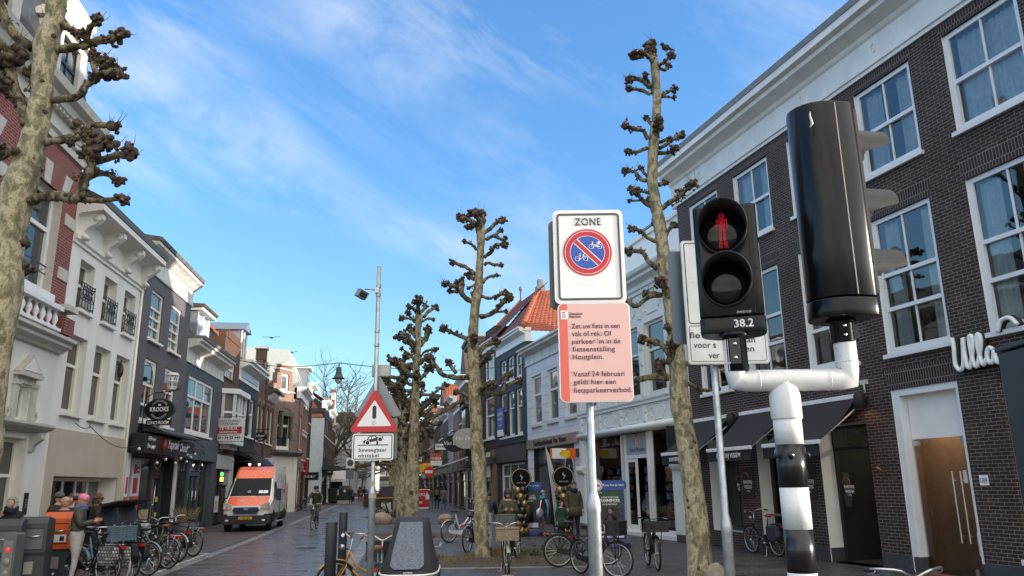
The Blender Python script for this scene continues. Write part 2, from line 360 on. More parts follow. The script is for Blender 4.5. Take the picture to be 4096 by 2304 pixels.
strip('bike_strip',[(x-4.6-.02*y,y) for x,y in rl[1:5]],[(x-.40,y) for x,y in rl[1:5]],0,.004,brick('bike_bay_bricks',(.10,.074,.07),(.14,.10,.094),(.03,.028,.028),bw=.21,rh=.085,ms=.006,rough=.5,vec='flat',bump=.4,stain=.35,rot=.1,wet=.15))
mb = MB(); wl = M('worn_white_line',(.5,.5,.48),.7,var=.45,scale=22)
for k in range(14):
    y = 16.2+k*.5; x = -7.95-.158*(y-18.2)
    mb.add([(x-.05,y,.012),(x+.05,y,.012),(x+.05-.06,y+.38,.012),(x-.05-.06,y+.38,.012)],[(0,1,2,3)],wl)
mb.add([(-10.0,23.1,.012),(-8.8,22.95,.012),(-8.8,23.05,.012),(-10.0,23.2,.012)],[(0,1,2,3)],wl)
tag(mb.build('bay_line'),None,kind='structure')
def bed(x0,x1,y0,y1,sk=-.3):
    mb = MB(); nx,ny = 28,14; vs = []; fs = []
    for j in range(ny+1):
        for i in range(nx+1):
            y = y0+(y1-y0)*j/ny; x = x0+(x1-x0)*i/nx+sk*(y-y0); e = min(i,nx-i,j,ny-j)
            vs.append((x,y,.006+(.05*noise.noise((x*1.6,y*1.6,0))+.05 if e else 0)))
    for j in range(ny):
        for i in range(nx):
            a = j*(nx+1)+i; fs.append((a,a+1,a+nx+2,a+nx+1))
    mb.add(vs,fs,soil,True)
    tag(mb.build('planting_bed'),None,kind='structure')
    k = MB()
    for (xa,xb,ya,yb) in ((x0-.12,x1+.12,y0-.14,y0-.01),(x0-.12+sk*(y1-y0),x1+.12+sk*(y1-y0),y1+.01,y1+.14)):
        k.box(xa,xb,ya,yb,-.02,.012,kerbst)
    tag(k.build('bed_kerb'),None,kind='structure')
bed(-2.9,2.3,18.2,20.9); bed(-4.9,-.9,27.9,30.4); bed(-6.6,-3.6,37.5,39.6); bed(-8.4,-5.4,45.6,47.6)
grass = M('dry_grass',(.22,.17,.09),.9,var=.4); leafg = M('low_leaf',(.05,.075,.03),.7,var=.4)
mb = MB()
def tuft(mb,c,n,h,mat,sp=.12):
    for _ in range(n):
        a = random.uniform(0,2*pi); r = random.uniform(0,sp); l = h*random.uniform(.5,1.1); le = random.uniform(.1,.6)
        p = Vector((c[0]+r*cos(a),c[1]+r*sin(a),.02)); q = p+Vector((cos(a)*l*le,sin(a)*l*le,l)); m_ = (p+q)/2+Vector((0,0,l*.12)); t = Vector((-sin(a),cos(a),0))*.008
        mb.add([p-t,p+t,m_+t*.8,q,m_-t*.8],[(0,1,2,3,4)],mat)
for _ in range(30): tuft(mb,(random.uniform(-2.8,1.5),random.uniform(18.6,20.7)),16,.22,grass)
for _ in range(10): tuft(mb,(random.uniform(-.6,.2),random.uniform(20.0,20.8)),20,.3,grass)
for _ in range(9): tuft(mb,(random.uniform(-4.8,-1.6),random.uniform(28.2,30)),12,.2,grass)
tag(mb.build('dry_grass',recalc=False),'sparse dry grass growing in the soil beds under the pollarded trees','grass',kind='stuff')
sh = thing('ground_shrub','low leafy green shrub at the far edge of the soil bed beside the big tree','shrub',(.75,20.6,0))
mb = MB()
for _ in range(420):
    a = random.uniform(0,2*pi); r = random.random()**.5; p = Vector((r*.75*cos(a),r*.3*sin(a),random.uniform(.03,.34*(1-r*.6))))
    d = Vector((random.uniform(-1,1),random.uniform(-1,1),random.uniform(-.2,1))).normalized(); t = d.orthogonal().normalized()
    mb.add([p,p+d*.05+t*.02,p+d*.1,p+d*.05-t*.02],[(0,1,2,3)],leafg)
mb.build('foliage',sh,recalc=False)
mb = MB()
for k in range(9): mb.tube([(0,0,0),(.6*cos(k*.7),.25*sin(k*.7),.25)],[.012,.005],M('twig',(.1,.08,.05),.9),5)
mb.build('stem',sh)
mb = MB(); mb.box(-.16,.16,-.8,.8,.002,.014,alu); mb.box(-.09,.09,-.72,.72,.0,.017,M('rust_red',(.12,.04,.03),.8))
tag(mb.build('drain_grate',loc=gnd(1746,2180)+Vector((0,0,.004)),rot=.05),'shiny metal drain cover set in the pavement in front of the white bicycle','drain')
for k,(x,y,r_) in enumerate(((-6.3,24.5,.32),(-9.2,40,.32),(1.6,22.5,.25),(-11.2,47,.32))):
    mb = MB(); mb.lathe([(r_,.004),(r_,.012),(r_*.9,.013),(r_*.9,.011),(0,.012)],M('cast_iron',(.04,.038,.038),.55,.4,var=.4,scale=20,bump=.6),24); tag(mb.build('manhole_cover',loc=(x,y,.002)),('round iron manhole cover in the road left of the bollards','round iron manhole cover in the road by the white and orange van','small round iron manhole cover on the right pavement','round iron manhole cover in the road behind the cyclist')[k],'manhole cover')
mb = MB(); lf_ = M('dead_leaf',(.17,.10,.045),.85,var=.5,scale=12)
for _ in range(900):
    if random.random() < .55: x,y = random.uniform(-3.2,3.5),random.uniform(17,31)
    else: y = random.uniform(17,50); x = -3.75-.178*(y-17)+random.gauss(.3,.5)
    a = random.uniform(0,6.3); r = random.uniform(.02,.05); c,s_ = cos(a)*r,sin(a)*r; z = .018+.05*(abs(x) < 3 and 18.2 < y < 20.9)
    mb.add([(x+c,y+s_,z),(x-s_*.6,y+c*.6,z+.008),(x-c,y-s_,z),(x+s_*.6,y-c*.6,z+.012)],[(0,1,2,3)],lf_)
tag(mb.build('fallen_leaves',recalc=False),'scattered dry brown leaves along the gutter and the tree beds','leaves',kind='stuff')
class House:
    def __init__(s,name,label,line,s0,s1,off=0):
        s.name = name; O,D,sd = line; s.w = abs(s1-s0); s.sd = sd
        if sd == 'L': s.a = s0; p = O+D*s0; an = atan2(D.y,D.x); s.fx = lambda q: q-s0
        else: s.a = s1; p = O+D*s1; an = atan2(-D.y,-D.x); s.fx = lambda q: s1-q
        s.e = thing(name,label,'building',p,an); s.ops = []
        if off: s.e.location = p + Vector((-sin(an),cos(an),0))*off
    def xx(s,a,b):
        a,b = s.fx(a),s.fx(b); return (a,b) if a < b else (b,a)
    def hole(s,xa,xb,za,zb,d=.22,mat=None,back=None): s.ops.append((xa,xb,za,zb,d,mat,back))
    def wall(s,mat,z1,z0=0,depth=9,x0=None,x1=None,name='wall',roof=True):
        x0 = 0 if x0 is None else x0; x1 = s.w if x1 is None else x1; mb = MB()
        ops = [o for o in s.ops if o[2] < z1 and o[3] > z0 and o[0] < x1 and o[1] > x0]; s.ops = [o for o in s.ops if o not in ops]
        xs = sorted({x0,x1} | {min(max(v,x0),x1) for o in ops for v in o[:2]}); zs = sorted({z0,z1} | {min(max(v,z0),z1) for o in ops for v in o[2:4]})
        for i in range(len(xs)-1):
            for j in range(len(zs)-1):
                cx,cz = (xs[i]+xs[i+1])/2,(zs[j]+zs[j+1])/2
                if any(o[0] < cx < o[1] and o[2] < cz < o[3] for o in ops): continue
                mb.quad((xs[i],0,zs[j]),(xs[i+1],0,zs[j]),(xs[i+1],0,zs[j+1]),(xs[i],0,zs[j+1]),mat)
        for a,b,c,d,dp,rm,back in ops:
            rm = rm or mat
            mb.quad((a,0,c),(a,dp,c),(a,dp,d),(a,0,d),rm); mb.quad((b,0,c),(b,dp,c),(b,dp,d),(b,0,d),rm)
            mb.quad((a,0,d),(b,0,d),(b,dp,d),(a,dp,d),rm); mb.quad((a,0,c),(b,0,c),(b,dp,c),(a,dp,c),rm)
            if back:
                bd,bm_ = back
                mb.quad((a-.02,dp,c-.02),(a-.02,bd,c-.02),(a-.02,bd,d+.02),(a-.02,dp,d+.02),bm_); mb.quad((b+.02,dp,c-.02),(b+.02,bd,c-.02),(b+.02,bd,d+.02),(b+.02,dp,d+.02),bm_)
                mb.quad((a-.02,bd,c-.02),(b+.02,bd,c-.02),(b+.02,bd,d+.02),(a-.02,bd,d+.02),bm_)
                mb.quad((a-.02,dp,d+.02),(b+.02,dp,d+.02),(b+.02,bd,d+.02),(a-.02,bd,d+.02),bm_); mb.quad((a-.02,dp,c-.02),(b+.02,dp,c-.02),(b+.02,bd,c-.02),(a-.02,bd,c-.02),bm_)
        e = .006
        mb.quad((x0+e,0,z0),(x0+e,depth,z0),(x0+e,depth,z1),(x0+e,0,z1),mat); mb.quad((x1-e,0,z0),(x1-e,depth,z0),(x1-e,depth,z1),(x1-e,0,z1),mat)
        mb.quad((x0+e,depth,z0),(x1-e,depth,z0),(x1-e,depth,z1),(x0+e,depth,z1),mat)
        if roof: mb.quad((x0,0,z1),(x1,0,z1),(x1,depth,z1),(x0,depth,z1),mat)
        return mb.build(name,s.e,recalc=False)
    def win(s,xa,xb,za,zb,rows=(.5,),cols=2,fm=None,gm=None,fw=.075,ins=.1,sill=.08,sm=None,hole=True,dep=.22,rev=None,back=None,curtain=None,thin=.04,name='window',arch=0,set_=.035):
        fm = fm or white; gm = gm or G_dark
        if hole: s.hole(xa,xb,za,zb,dep,rev,back)
        mb = MB(); y0,y1 = ins,ins+.09
        mb.box(xa,xa+fw,y0,y1,za,zb,fm); mb.box(xb-fw,xb,y0,y1,za,zb,fm)
        mb.box(xa+fw,xb-fw,y0,y1,zb-fw,zb,fm); mb.box(xa+fw,xb-fw,y0,y1,za,za+fw*1.3,fm)
        X0,X1,Z0,Z1 = xa+fw,xb-fw,za+fw*1.3,zb-fw
        hs = [Z0]+[Z0+(Z1-Z0)*r for r in rows]+[Z1]
        n = len(hs)-1
        if not hasattr(cols,'__len__'): cols = [cols]*n
        tb = fw*.8
        for i in range(1,n): mb.box(X0,X1,y0+.012,y1,hs[i]-tb/2,hs[i]+tb/2,fm)
        pane = MB()
        for i in range(n):
            lo = hs[i]+(tb/2 if i else 0); hi = hs[i+1]-(tb/2 if i < n-1 else 0); yo = y0+.02+(set_ if i < n-1 and n > 1 else 0)
            for k in range(1,cols[i]):
                x = X0+(X1-X0)*k/cols[i]; mb.box(x-thin/2,x+thin/2,yo,y1,lo,hi,fm)
            pane.quad((X0,yo+.025,lo),(X1,yo+.025,lo),(X1,yo+.025,hi),(X0,yo+.025,hi),gm)
        if arch:
            for sg in (0,1):
                c = (X0+X1)/2; pts = []
                for k in range(9):
                    a = pi/2*k/8; pts.append((c+(-1 if sg == 0 else 1)*(X1-X0)/2*cos(a),Z1-arch+arch*sin(a)))
                cor = (X0 if sg == 0 else X1,Z1)
                vs = [cor]+pts; mb.add([(p,y0+.03,q) for p,q in vs],[(0,k+1,k+2) for k in range(8)],fm)
        f = mb.build(name,s.e)
        pane.build('pane',f,recalc=False)
        if sill:
            q = MB().box(xa-.06,xb+.06,-sill,ins,za-.09,za,sm or fm); q.build('sill',f,bevel=.008)
        if curtain:
            q = MB(); cm,parts = curtain
            for (fa,fb,ft,fbm) in parts:
                A,B = X0+(X1-X0)*fa,X0+(X1-X0)*fb; nn = max(8,int((B-A)/.02)); T,Bz = Z0+(Z1-Z0)*ft,Z0+(Z1-Z0)*fbm
                ph = random.uniform(0,6); vs = []
                for k in range(nn+1):
                    x = A+(B-A)*k/nn; y = y1+.12+.028*sin(x*44+ph+2*sin(x*9))+.01*sin(x*90)
                    vs += [(x,y,Bz),(x+.006*sin(k),y+.01*sin(k*1.7),T)]
                q.add(vs,[(2*k,2*k+2,2*k+3,2*k+1) for k in range(nn)],cm,True)
            q.build('curtain',f,recalc=False)
        return f
    def cornice(s,prof,mat,x0=None,x1=None,name='cornice',bevel=0):
        mb = MB(); mb.prism(prof,0 if x0 is None else x0,s.w if x1 is None else x1,mat,'x'); return mb.build(name,s.e,bevel=bevel)
    def box(s,name,x0,x1,y0,y1,z0,z1,mat,bevel=0,parent=None): return MB().box(x0,x1,y0,y1,z0,z1,mat).build(name,parent or s.e,bevel=bevel)
def corn(z0,z1,out,fr=.06):
    h = z1-z0
    return [(.3,z0),(-fr,z0),(-fr,z0+.08),(-fr+.03,z0+.1),(-fr+.03,z0+h*.55),(-fr-.06,z0+h*.6),(-out*.55,z0+h*.68),(-out*.8,z0+h*.74),(-out*.8,z0+h*.86),(-out,z0+h*.9),(-out,z1),(.3,z1)]
def tiles(mb,p00,p10,p01,p11,mat,tw=.26,tl=.32,amp=.035,step=.03):
    """pantiled slope: p00->p10 along the eaves, p01/p11 the top edge"""
    p00,p10,p01,p11 = map(Vector,(p00,p10,p01,p11))
    n = (p10-p00).cross(p01-p00).normalized()
    if n.z < 0: n = -n
    nx = max(3,int((p10-p00).length/tw)); ny = max(3,int((p01-p00).length/tl)); U = nx*5; vs = []; fs = []
    rowsz = []
    for j in range(ny): rowsz += [(j/ny,step),((j+.999)/ny,0)]
    for v,h in rowsz:
        a = p00.lerp(p01,v); b = p10.lerp(p11,v)
        for i in range(U+1):
            u = i/U; q = (u*nx) % 1
            vs.append(a.lerp(b,u)+n*(h+amp*abs(sin(pi*q))**.8))
    for j in range(len(rowsz)-1):
        for i in range(U):
            k = j*(U+1)+i; fs.append((k,k+1,k+U+2,k+U+1))
    mb.add(vs,fs,mat,False)
LL = (LO,LD,'L'); RR = (RO,RD,'R'); R2 = (R2O,R2D,'R')
tile_red = M('red_pantile',(.30,.075,.032),.65,var=.35,scale=5,bump=.2)
tile_dark = M('grey_pantile',(.045,.043,.042),.6,var=.35,scale=6,bump=.2)
tile_wine_shade = M('wine_and_shaded_red_tile',(.105,.028,.026),.5,var=.25,scale=6,bump=.2)
lead = M('lead_sheet',(.16,.165,.17),.55,var=.2,scale=3)
stone = M('stone_trim',(.50,.48,.43),.7,var=.14,scale=4,bump=.2)
bluestone = M('blue_stone',(.045,.05,.058),.6,var=.2,bump=.15)
b_dark = brick('dark_brown_brick',(.028,.0155,.012),(.052,.028,.022),(.20,.18,.165),bw=.212,rh=.0655,ms=.0062,rough=.75,stain=.42)
b_sold = brick('soldier_brick',(.024,.0145,.013),(.042,.025,.022),(.19,.17,.16),bw=.0655,rh=.23,ms=.0075,rough=.75,stain=.2)
wframe = M('grey_white_frame',(.66,.69,.72),.4,var=.05,scale=3)
curt = M('curtain',(.78,.79,.79),.9,var=.12,scale=9)
H = House('brick_building','dark brown brick building with white cornice and bakery awnings along its ground floor',RR,-13.9,6.2)
F = H.fx
for k in range(8):
    s1 = 5.42-2.5*k; s0 = s1-1.63
    xa,xb = F(s1),F(s0)
    if xb > H.w-.5: break
    full = [(0,.30,1,0),(.62,1,1,0)] if k % 2 else [(0,.33,1,0)]
    if k == 4: full = [(0,1,1,0)]
    H.win(xa,xb,8.2,10.25,rows=(.49,),cols=2,fm=wframe,gm=G_clear,fw=.1,ins=.045,back=(1.6,M('dim_room',(.30,.30,.29),.9)),dep=.16,rev=wframe,curtain=(curt,full))
    H.win(xa,xb,4.3,7.23,rows=(.30,.57),cols=2,fm=wframe,gm=G_clear,fw=.1,ins=.045,back=(1.6,M('dim_room',(.30,.30,.29),.9)),dep=.16,rev=wframe,curtain=(curt,[(0,.28,1,0)] if k != 3 else [(0,.3,1,0),(.72,1,1,0)]))
for s1,s0,zb,zt in ((5.36,3.87,.45,2.95),(2.93,1.36,.45,2.95),(.41,-1.2,0,3.0)):
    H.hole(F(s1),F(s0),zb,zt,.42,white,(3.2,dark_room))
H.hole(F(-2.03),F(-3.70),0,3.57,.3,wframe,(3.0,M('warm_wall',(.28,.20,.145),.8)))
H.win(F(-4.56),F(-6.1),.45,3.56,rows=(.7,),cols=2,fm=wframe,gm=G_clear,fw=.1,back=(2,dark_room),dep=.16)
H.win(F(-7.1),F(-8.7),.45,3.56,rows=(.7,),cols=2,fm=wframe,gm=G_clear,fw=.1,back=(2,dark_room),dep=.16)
H.wall(b_dark,10.52,depth=13)
for k in range(8):
    s1 = 5.42-2.5*k
    for zz in (10.25,7.23):
        mb = MB(); a,b = F(s1),F(s1-1.63)
        top = 10.5 if zz > 10 else zz+.36
        mb.prism([(a-.0,zz),(b+.0,zz),(b+.13,top),(a-.13,top)],-.006,.05,b_sold,'y'); mb.build('lintel',H.e)
mb = MB(); mb.prism([(F(-2.03),3.57),(F(-3.7),3.57),(F(-3.86),4.0),(F(-1.87),4.0)],-.006,.05,b_sold,'y').build('lintel',H.e)
for s1,s0 in ((6.2,5.38),(3.85,2.95),(1.34,.43),(-1.22,-2.02),(-3.72,-4.54),(-6.2,-7.0)):
    H.box('plinth',F(s1),F(s0),-.03,.05,0,.33,bluestone,bevel=.01)
for s1 in (5.36,2.93,.41):
    H.box('jamb_base',F(s1)-.0,F(s1)+.03,.02,.40,0.0,.30,bluestone)
mw_ = M('cornice_white',(.70,.71,.70),.45,var=.08,scale=2,streak=.12)
H.cornice([(.3,10.52),(-.05,10.52),(-.05,10.60),(-.09,10.62),(-.09,10.70),(-.05,10.74),(-.05,11.25),(-.10,11.3),(-.14,11.38),(-.30,11.46),(-.44,11.52),(-.46,11.62),(-.60,11.66),(-.60,11.84),(.3,11.84)],mw_,x0=-.25)
H.cornice([(.3,11.843),(-.62,11.843),(-.66,11.98),(-.60,12.03),(.3,12.03)],M('gutter_zinc',(.20,.21,.22),.5,var=.2),x0=-.3,name='gutter')
mb = MB()
for k in range(230):
    x = -.25+k*.088
    for q in (-1,1): mb.tube([(x,-.6,12.02),(x+.03*q,-.63+.05*random.random(),12.13)],.0022,steel,3,caps=False,smooth=False)
mb.build('bird_spikes',H.e,recalc=False)
mb = MB()
for s in (4.6,-.4,-2.9,-5.4): ring(mb,F(s),11.0,.05,.07,-.07,-.05,mw_,16,1.7)
mb.split('frieze_vent',H.e)
mb = MB(); w_ = H.w
mb.add([(0,0,12.03),(w_,0,12.03),(w_,13,12.03),(0,13,12.03),(3,6,16.0),(w_-3,6,16.0)],[(0,1,5,4),(1,2,5),(2,3,4,5),(3,0,4)],tile_dark); mb.build('roof',H.e)  # roof out of view, ridge raised to keep the left fronts in shade
for s1,s0 in ((5.36,3.87),(2.93,1.36)):
    H.win(F(s1)+.002,F(s0)-.002,.46,2.94,rows=(.82,),cols=(2,2),fm=anthra,gm=G_shop,fw=.06,ins=.36,hole=False,sill=0,name='shop_window')
mb = MB(); x0,x1 = F(.41),F(-1.2)
f = H.win(x0+.002,x1-.002,2.45,2.98,rows=(),cols=1,fm=blackmatt,gm=G_shop,fw=.05,ins=.36,hole=False,sill=0,name='door_light')
d_ = MB(); d_.box(x0+.02,x0+.09,.36,.42,0,2.45,blackmatt).box(x1-.09,x1-.02,.36,.42,0,2.45,blackmatt); d_.split('door_frame',H.e)
shelfm = M('dark_shelf',(.05,.035,.025),.7); kraft = M('kraft_paper',(.42,.25,.12),.8); paperw = M('paper_white',(.6,.58,.55),.8)
mb = MB()
for z in (.95,1.35,1.75,2.15): mb.box(x0+.35,x1+.1,1.7,2.05,z,z+.03,shelfm)
for k in range(46):
    z = random.choice((.98,1.38,1.78,2.18)); x = random.uniform(x0+.4,x1); h = random.uniform(.06,.2); wd = random.uniform(.05,.16)
    mb.box(x,x+wd,1.72,1.9,z,z+h,random.choice((kraft,paperw,paperw,shelfm)))
mb.build('shelf',H.e)
mb = MB(); mb.lathe([(.0,0),(.06,.0),(.075,.05),(.0,.055)],M('downlight',(1,.82,.55),.5,emit=40),16,((x0+x1)/2+.15,1.3,2.85)); mb.build('ceiling_lamp',H.e)
for s,z in ((-2.75,2.42),(-2.55,2.42)):
    MB().box(F(s)-.16,F(s)-.02,1.2,1.6,3.2,3.22,M('strip_light',(1,.70,.42),.5,emit=8)).build('ceiling_lamp',H.e)
H.box('window_ledge',F(2.7),F(1.5),-.02,.36,.93,.97,M('oak',(.20,.13,.08),.6))
G_door = G_shop
x0,x1 = F(-2.03),F(-3.7)
mb = MB(); mb.box(x0,x0+.17,.02,.26,0.3,3.57,wframe).box(x1-.08,x1,.02,.26,0.3,3.57,wframe).box(x0+.17,x1-.08,.02,.26,3.43,3.57,wframe)
mb.box(x0,x0+.17,.02,.26,0,.3,bluestone); mb.box(x1-.08,x1,.02,.26,0,.3,bluestone); mb.build('door_casing',H.e,bevel=.01)
H.box('transom_panel',x0+.19,x1-.1,.2,.24,2.56,3.42,white)
gd = MB()
for a,b in ((x0+.2,x1-.42),(x1-.40,x1-.1)): gd.quad((a,.2,.02),(b,.2,.02),(b,.2,2.53),(a,.2,2.53),G_door)
gd = gd.build('glass_door',H.e,recalc=False)
hb = MB()
for dx in (.55,.36): hb.cyl((x1-dx,.13,.62),(x1-dx,.13,1.92),.016,alu,10); hb.cyl((x1-dx,.13,.75),(x1-dx,.2,.75),.01,alu,8); hb.cyl((x1-dx,.13,1.75),(x1-dx,.2,1.75),.01,alu,8)
hb.split('handle',gd)
hb = MB(); hb.box(x1-.40,x1-.33,.185,.2,.04,.17,alu).box(x0+.2,x0+.42,.18,.2,.02,.1,alu).box(x0+.2,x0+.38,.18,.2,2.43,2.53,alu).box(x1-.3,x1-.1,.18,.2,2.45,2.55,alu); hb.split('hinge',gd)
lf = MB(); lf.box(x1-.36,x1-.28,.19,.2,1.7,1.93,paperw).box(x1-.26,x1-.11,.19,.2,.42,.82,paperw); lf.box(x1-.24,x1-.13,.187,.19,.45,.58,M('leaflet_print',(.3,.12,.2),.7,var=.9,scale=30)); lf.split('notice',gd)
H.box('threshold',x0,x1,-.05,.3,-.02,.018,M('brick_threshold',(.16,.06,.04),.8))
mb = MB().box(F(-3.96)-.09,F(-3.96)+.09,-.012,.0,1.66,1.84,M('enamel',(.75,.77,.8),.25)); o = mb.build('number_plate',H.e); text('189',M('ink_blue',(.015,.02,.08),.4),o,F(-3.96),-.013,1.70,h=.09,w=.14)
mb = MB(); mb.tube([(F(-1.6),.02,1.92),(F(-1.6),-.1,1.95),(F(-1.6),-.22,2.03)],[.03,.03,.035],M('copper',(.25,.12,.07),.45,.6)); mb.build('spout',H.e)
H.box('letter_plate',F(6.05),F(5.9),-.01,.0,1.72,1.86,paperw)
awnf = M('black_awning_cloth',(.014,.014,.017),.85,var=.25,scale=3,bump=.15); wht = M('awning_rail_white',(.7,.72,.74),.4)
lett = M('lettering_white',(.72,.72,.72),.5)
def onR(s,y=0): p = RO+RD*s; n = Vector((RD.y,-RD.x,0)); return p+n*y
RANG = atan2(-RD.y,-RD.x)
for k,(s1,s0,lab) in enumerate(((5.95,3.95,'black retractable awning left of the others over the bakery window behind the tree trunk'),(3.38,1.36,'black retractable awning over the middle bakery window, left of the striped post'),(.88,-1.16,'black retractable awning over the open bakery door, right of the striped post'))):
    w_ = s1-s0; t = thing('awning',lab,'awning',onR(s1),RANG,'black bakery awnings')
    mb = MB(); n = 10; vs = []
    for i in range(n+1):
        u = i/n; y = -.12-1.06*u; z = 3.52-.92*u-.07*sin(pi*u)
        vs += [(0.02,y,z),(w_-.02,y,z)]
    mb.add(vs,[(2*i,2*i+1,2*i+3,2*i+2) for i in range(n)],awnf,True); mb.build('cloth',t)
    MB().box(0,w_,-.16,-.002,3.50,3.60,wht).build('cassette',t,bevel=.01)
    MB().box(0,w_,-1.24,-1.17,2.53,2.62,wht).build('front_rail',t,bevel=.01)
    v = MB(); v.box(.01,w_-.01,-1.215,-1.21,2.28,2.53,awnf); v = v.build('valance',t)
    text('BAKKERIJ VESSEM',lett,v,w_/2,-1.216,2.36,h=.11,w=w_*.55,shear=.15,bold=.012)
    for x in (.05,w_-.05):
        mb = MB(); mb.tube([(x,-.05,3.35),(x+(.12 if x < 1 else -.12),-.62,2.9),(x,-1.18,2.58)],.018,wht,6); mb.build('arm',t)
for s,lab in ((3.72,'black cylinder wall lamp between the first two black awnings'),(-1.32,'black cylinder wall lamp on the brick pier right of the bakery door'),):
    t = thing('wall_lamp',lab,'wall lamp',onR(s),RANG,'cylinder lamps on the bakery wall')
    mb = MB(); mb.lathe([(.0,3.62),(.07,3.61),(.115,3.55),(.12,3.25),(.105,3.25),(.10,3.5),(0,3.5)],blackmatt,20,(0,-.2,0)); mb.build('lamp_shade',t)
    mb = MB(); mb.cyl((0,-.1,3.45),(0,0,3.45),.02,blackmatt,8).box(-.05,.05,-.02,0,3.37,3.53,blackmatt); mb.build('bracket',t)
    if s < 0:
        mb = MB(); mb.box(-.1,.1,-.05,0,3.78,3.88,M('sensor_grey',(.5,.5,.5),.5)).cyl((0,-.03,3.6),(0,-.03,3.8),.02,M('sensor_grey',(.5,.5,.5),.5)); mb.build('sensor',t)
        mb = MB(); mb.lathe([(0,3.30),(.06,3.30),(.06,3.27),(0,3.27)],M('warm_bulb',(1,.45,.18),.5,emit=6),12,(0,-.2,0)); mb.build('bulb',t)
orange_l = M('orange_line',(.5,.16,.02),.5)
def bakery_logo(par,cx,z,k,y):
    text('BAKKERIJ',lett,par,cx,y,z,h=.085*k,w=.40*k,bold=.02); text('VESSEM',lett,par,cx,y,z-.13*k,h=.085*k,w=.36*k,bold=.02,shear=-.1)
    mb = MB(); mb.tube([(cx-.10*k+.16*k*cos(a),y,z+.13*k+.16*k*sin(a)) for a in [pi*j/12 for j in range(13)]],.008*k,orange_l,6); mb.build('arc',par)
    mb = MB(); mb.tube([(cx-.08*k,y,z-.2*k),(cx+.02*k,y,z-.18*k),(cx+.07*k,y,z-.22*k)],[.004*k,.014*k,.004*k],lett,6); mb.build('swoosh',par)
for s,lab in ((3.42,'dark brown bakery wall sign on the brick pier right of the first shop window'),(.9,'dark brown bakery wall sign half hidden by the striped post')):
    t = MB().box(-.26,.26,-.03,-.004,1.36,2.12,M('dark_brown_board',(.03,.02,.02),.5)).build('wall_sign',bevel=.005); t.location = onR(s); t.rotation_euler = (0,0,RANG)
    tag(t,lab,'sign','bakery wall signs'); bakery_logo(t,0,1.72,1,-.034)
for s,k in ((4.35,.95),(2.0,.95)):
    f_ = [c for c in H.e.children if c.name.startswith('shop_window')][0 if s > 4 else 1]
    bakery_logo(f_,F(s),1.65,k,.352)
bk_ = MB().quad((F(.2),.37,1.2),(F(-.2),.37,1.2),(F(-.2),.37,1.95),(F(.2),.37,1.95),G_shop).build('door_logo_pane',H.e,recalc=False); bakery_logo(bk_,F(0),1.6,.8,.365)
t = thing('projecting_sign','black square bakery sign sticking out of the wall beside the post shop','sign',onR(6.35),RANG)
MB().box(-.03,.03,-.80,-.15,2.65,3.45,blackmatt).build('sign_board',t,bevel=.01); MB().cyl((0,0,3.3),(0,-.8,3.3),.02,blackmatt,8).build('bracket',t)
bp_ = [c for c in t.children][0]
text('BA',lett,bp_,-.45,-.034,2.85,h=.16,bold=.02,mw=Matrix.Rotation(-pi/2,4,'Z') @ Matrix.Translation((.9,0,0)))
t = thing('shop_lettering','large white script letters on black backing above the brick pier near the dark cabinet','sign',onR(-3.84),RANG)
def script(mb,pts,r,y,mat,sc=1):
    P = [Vector((p[0]*sc,y,p[1]*sc+3.72)) for p in pts]; out = []
    for i in range(len(P)-1):
        a = P[max(i-1,0)]; b = P[i]; c = P[i+1]; d = P[min(i+2,len(P)-1)]
        for k in range(6):
            u = k/6; out.append(.5*((2*b)+(c-a)*u+(2*a-5*b+4*c-d)*u*u+(3*b-a-3*c+d)*u**3))
    out.append(P[-1]); mb.tube(out,r,mat,8)
L1 = [(.0,.52),(.03,.60),(.04,.40),(.02,.12),(.10,.0),(.20,.10),(.26,.5),(.27,.55),(.26,.3),(.27,.06),(.33,.02),(.40,.18),(.47,.45),(.46,.57),(.41,.55),(.40,.35),(.42,.08),(.48,.02),(.55,.15),(.63,.42),(.63,.55),(.58,.56),(.56,.38),(.58,.1),(.63,.03),(.70,.12)]
L2 = [(.86,.26),(.78,.30),(.72,.18),(.74,.05),(.82,.06),(.87,.24),(.87,.10),(.91,.02),(.97,.1)]
for nm,y,m_,r in (('backing',-.05,blackmatt,.055),('letters',-.14,M('letter_white',(.78,.79,.8),.35),.041)):
    mb = MB(); script(mb,L1,r,y,m_,1); script(mb,L2,r,y,m_,1); script(mb,[(1.0,.55),(1.1,.72),(1.28,.74),(1.40,.6)],r,y,m_,1); mb.build(nm,t)
pgreen = M('pale_green_grey',(.64,.68,.66),.5,var=.06,scale=2,bump=.08); pgl = M('pale_frame',(.66,.69,.70),.4,var=.04)
H = House('shop_house','pale grey green shop house with ornate moulded panels above its post shop front',RR,6.2,15.5); F = H.fx
ws = [(9.1,7.65),(11.1,9.6),(13.1,11.6),(15.05,13.6)]
for s1,s0 in ws: H.win(F(s1),F(s0),4.68,7.2,rows=(.62,),cols=(1,1),fm=pgl,gm=G_dark,fw=.1,sill=.1,dep=.2)
H.hole(F(14.85),F(7.65),.12,3.53,.30,pgreen,(2.6,dark_room))
H.wall(pgreen,9.02,depth=10)
H.cornice([(.3,8.3),(-.06,8.3),(-.06,8.42),(-.12,8.46),(-.12,8.6),(-.2,8.68),(-.34,8.74),(-.34,8.84),(-.46,8.9),(-.5,9.02),(.3,9.02)],pgreen)
H.cornice([(.3,4.42),(-.06,4.42),(-.06,4.50),(-.10,4.56),(-.10,4.60),(.3,4.60)],pgreen,name='sill_band')
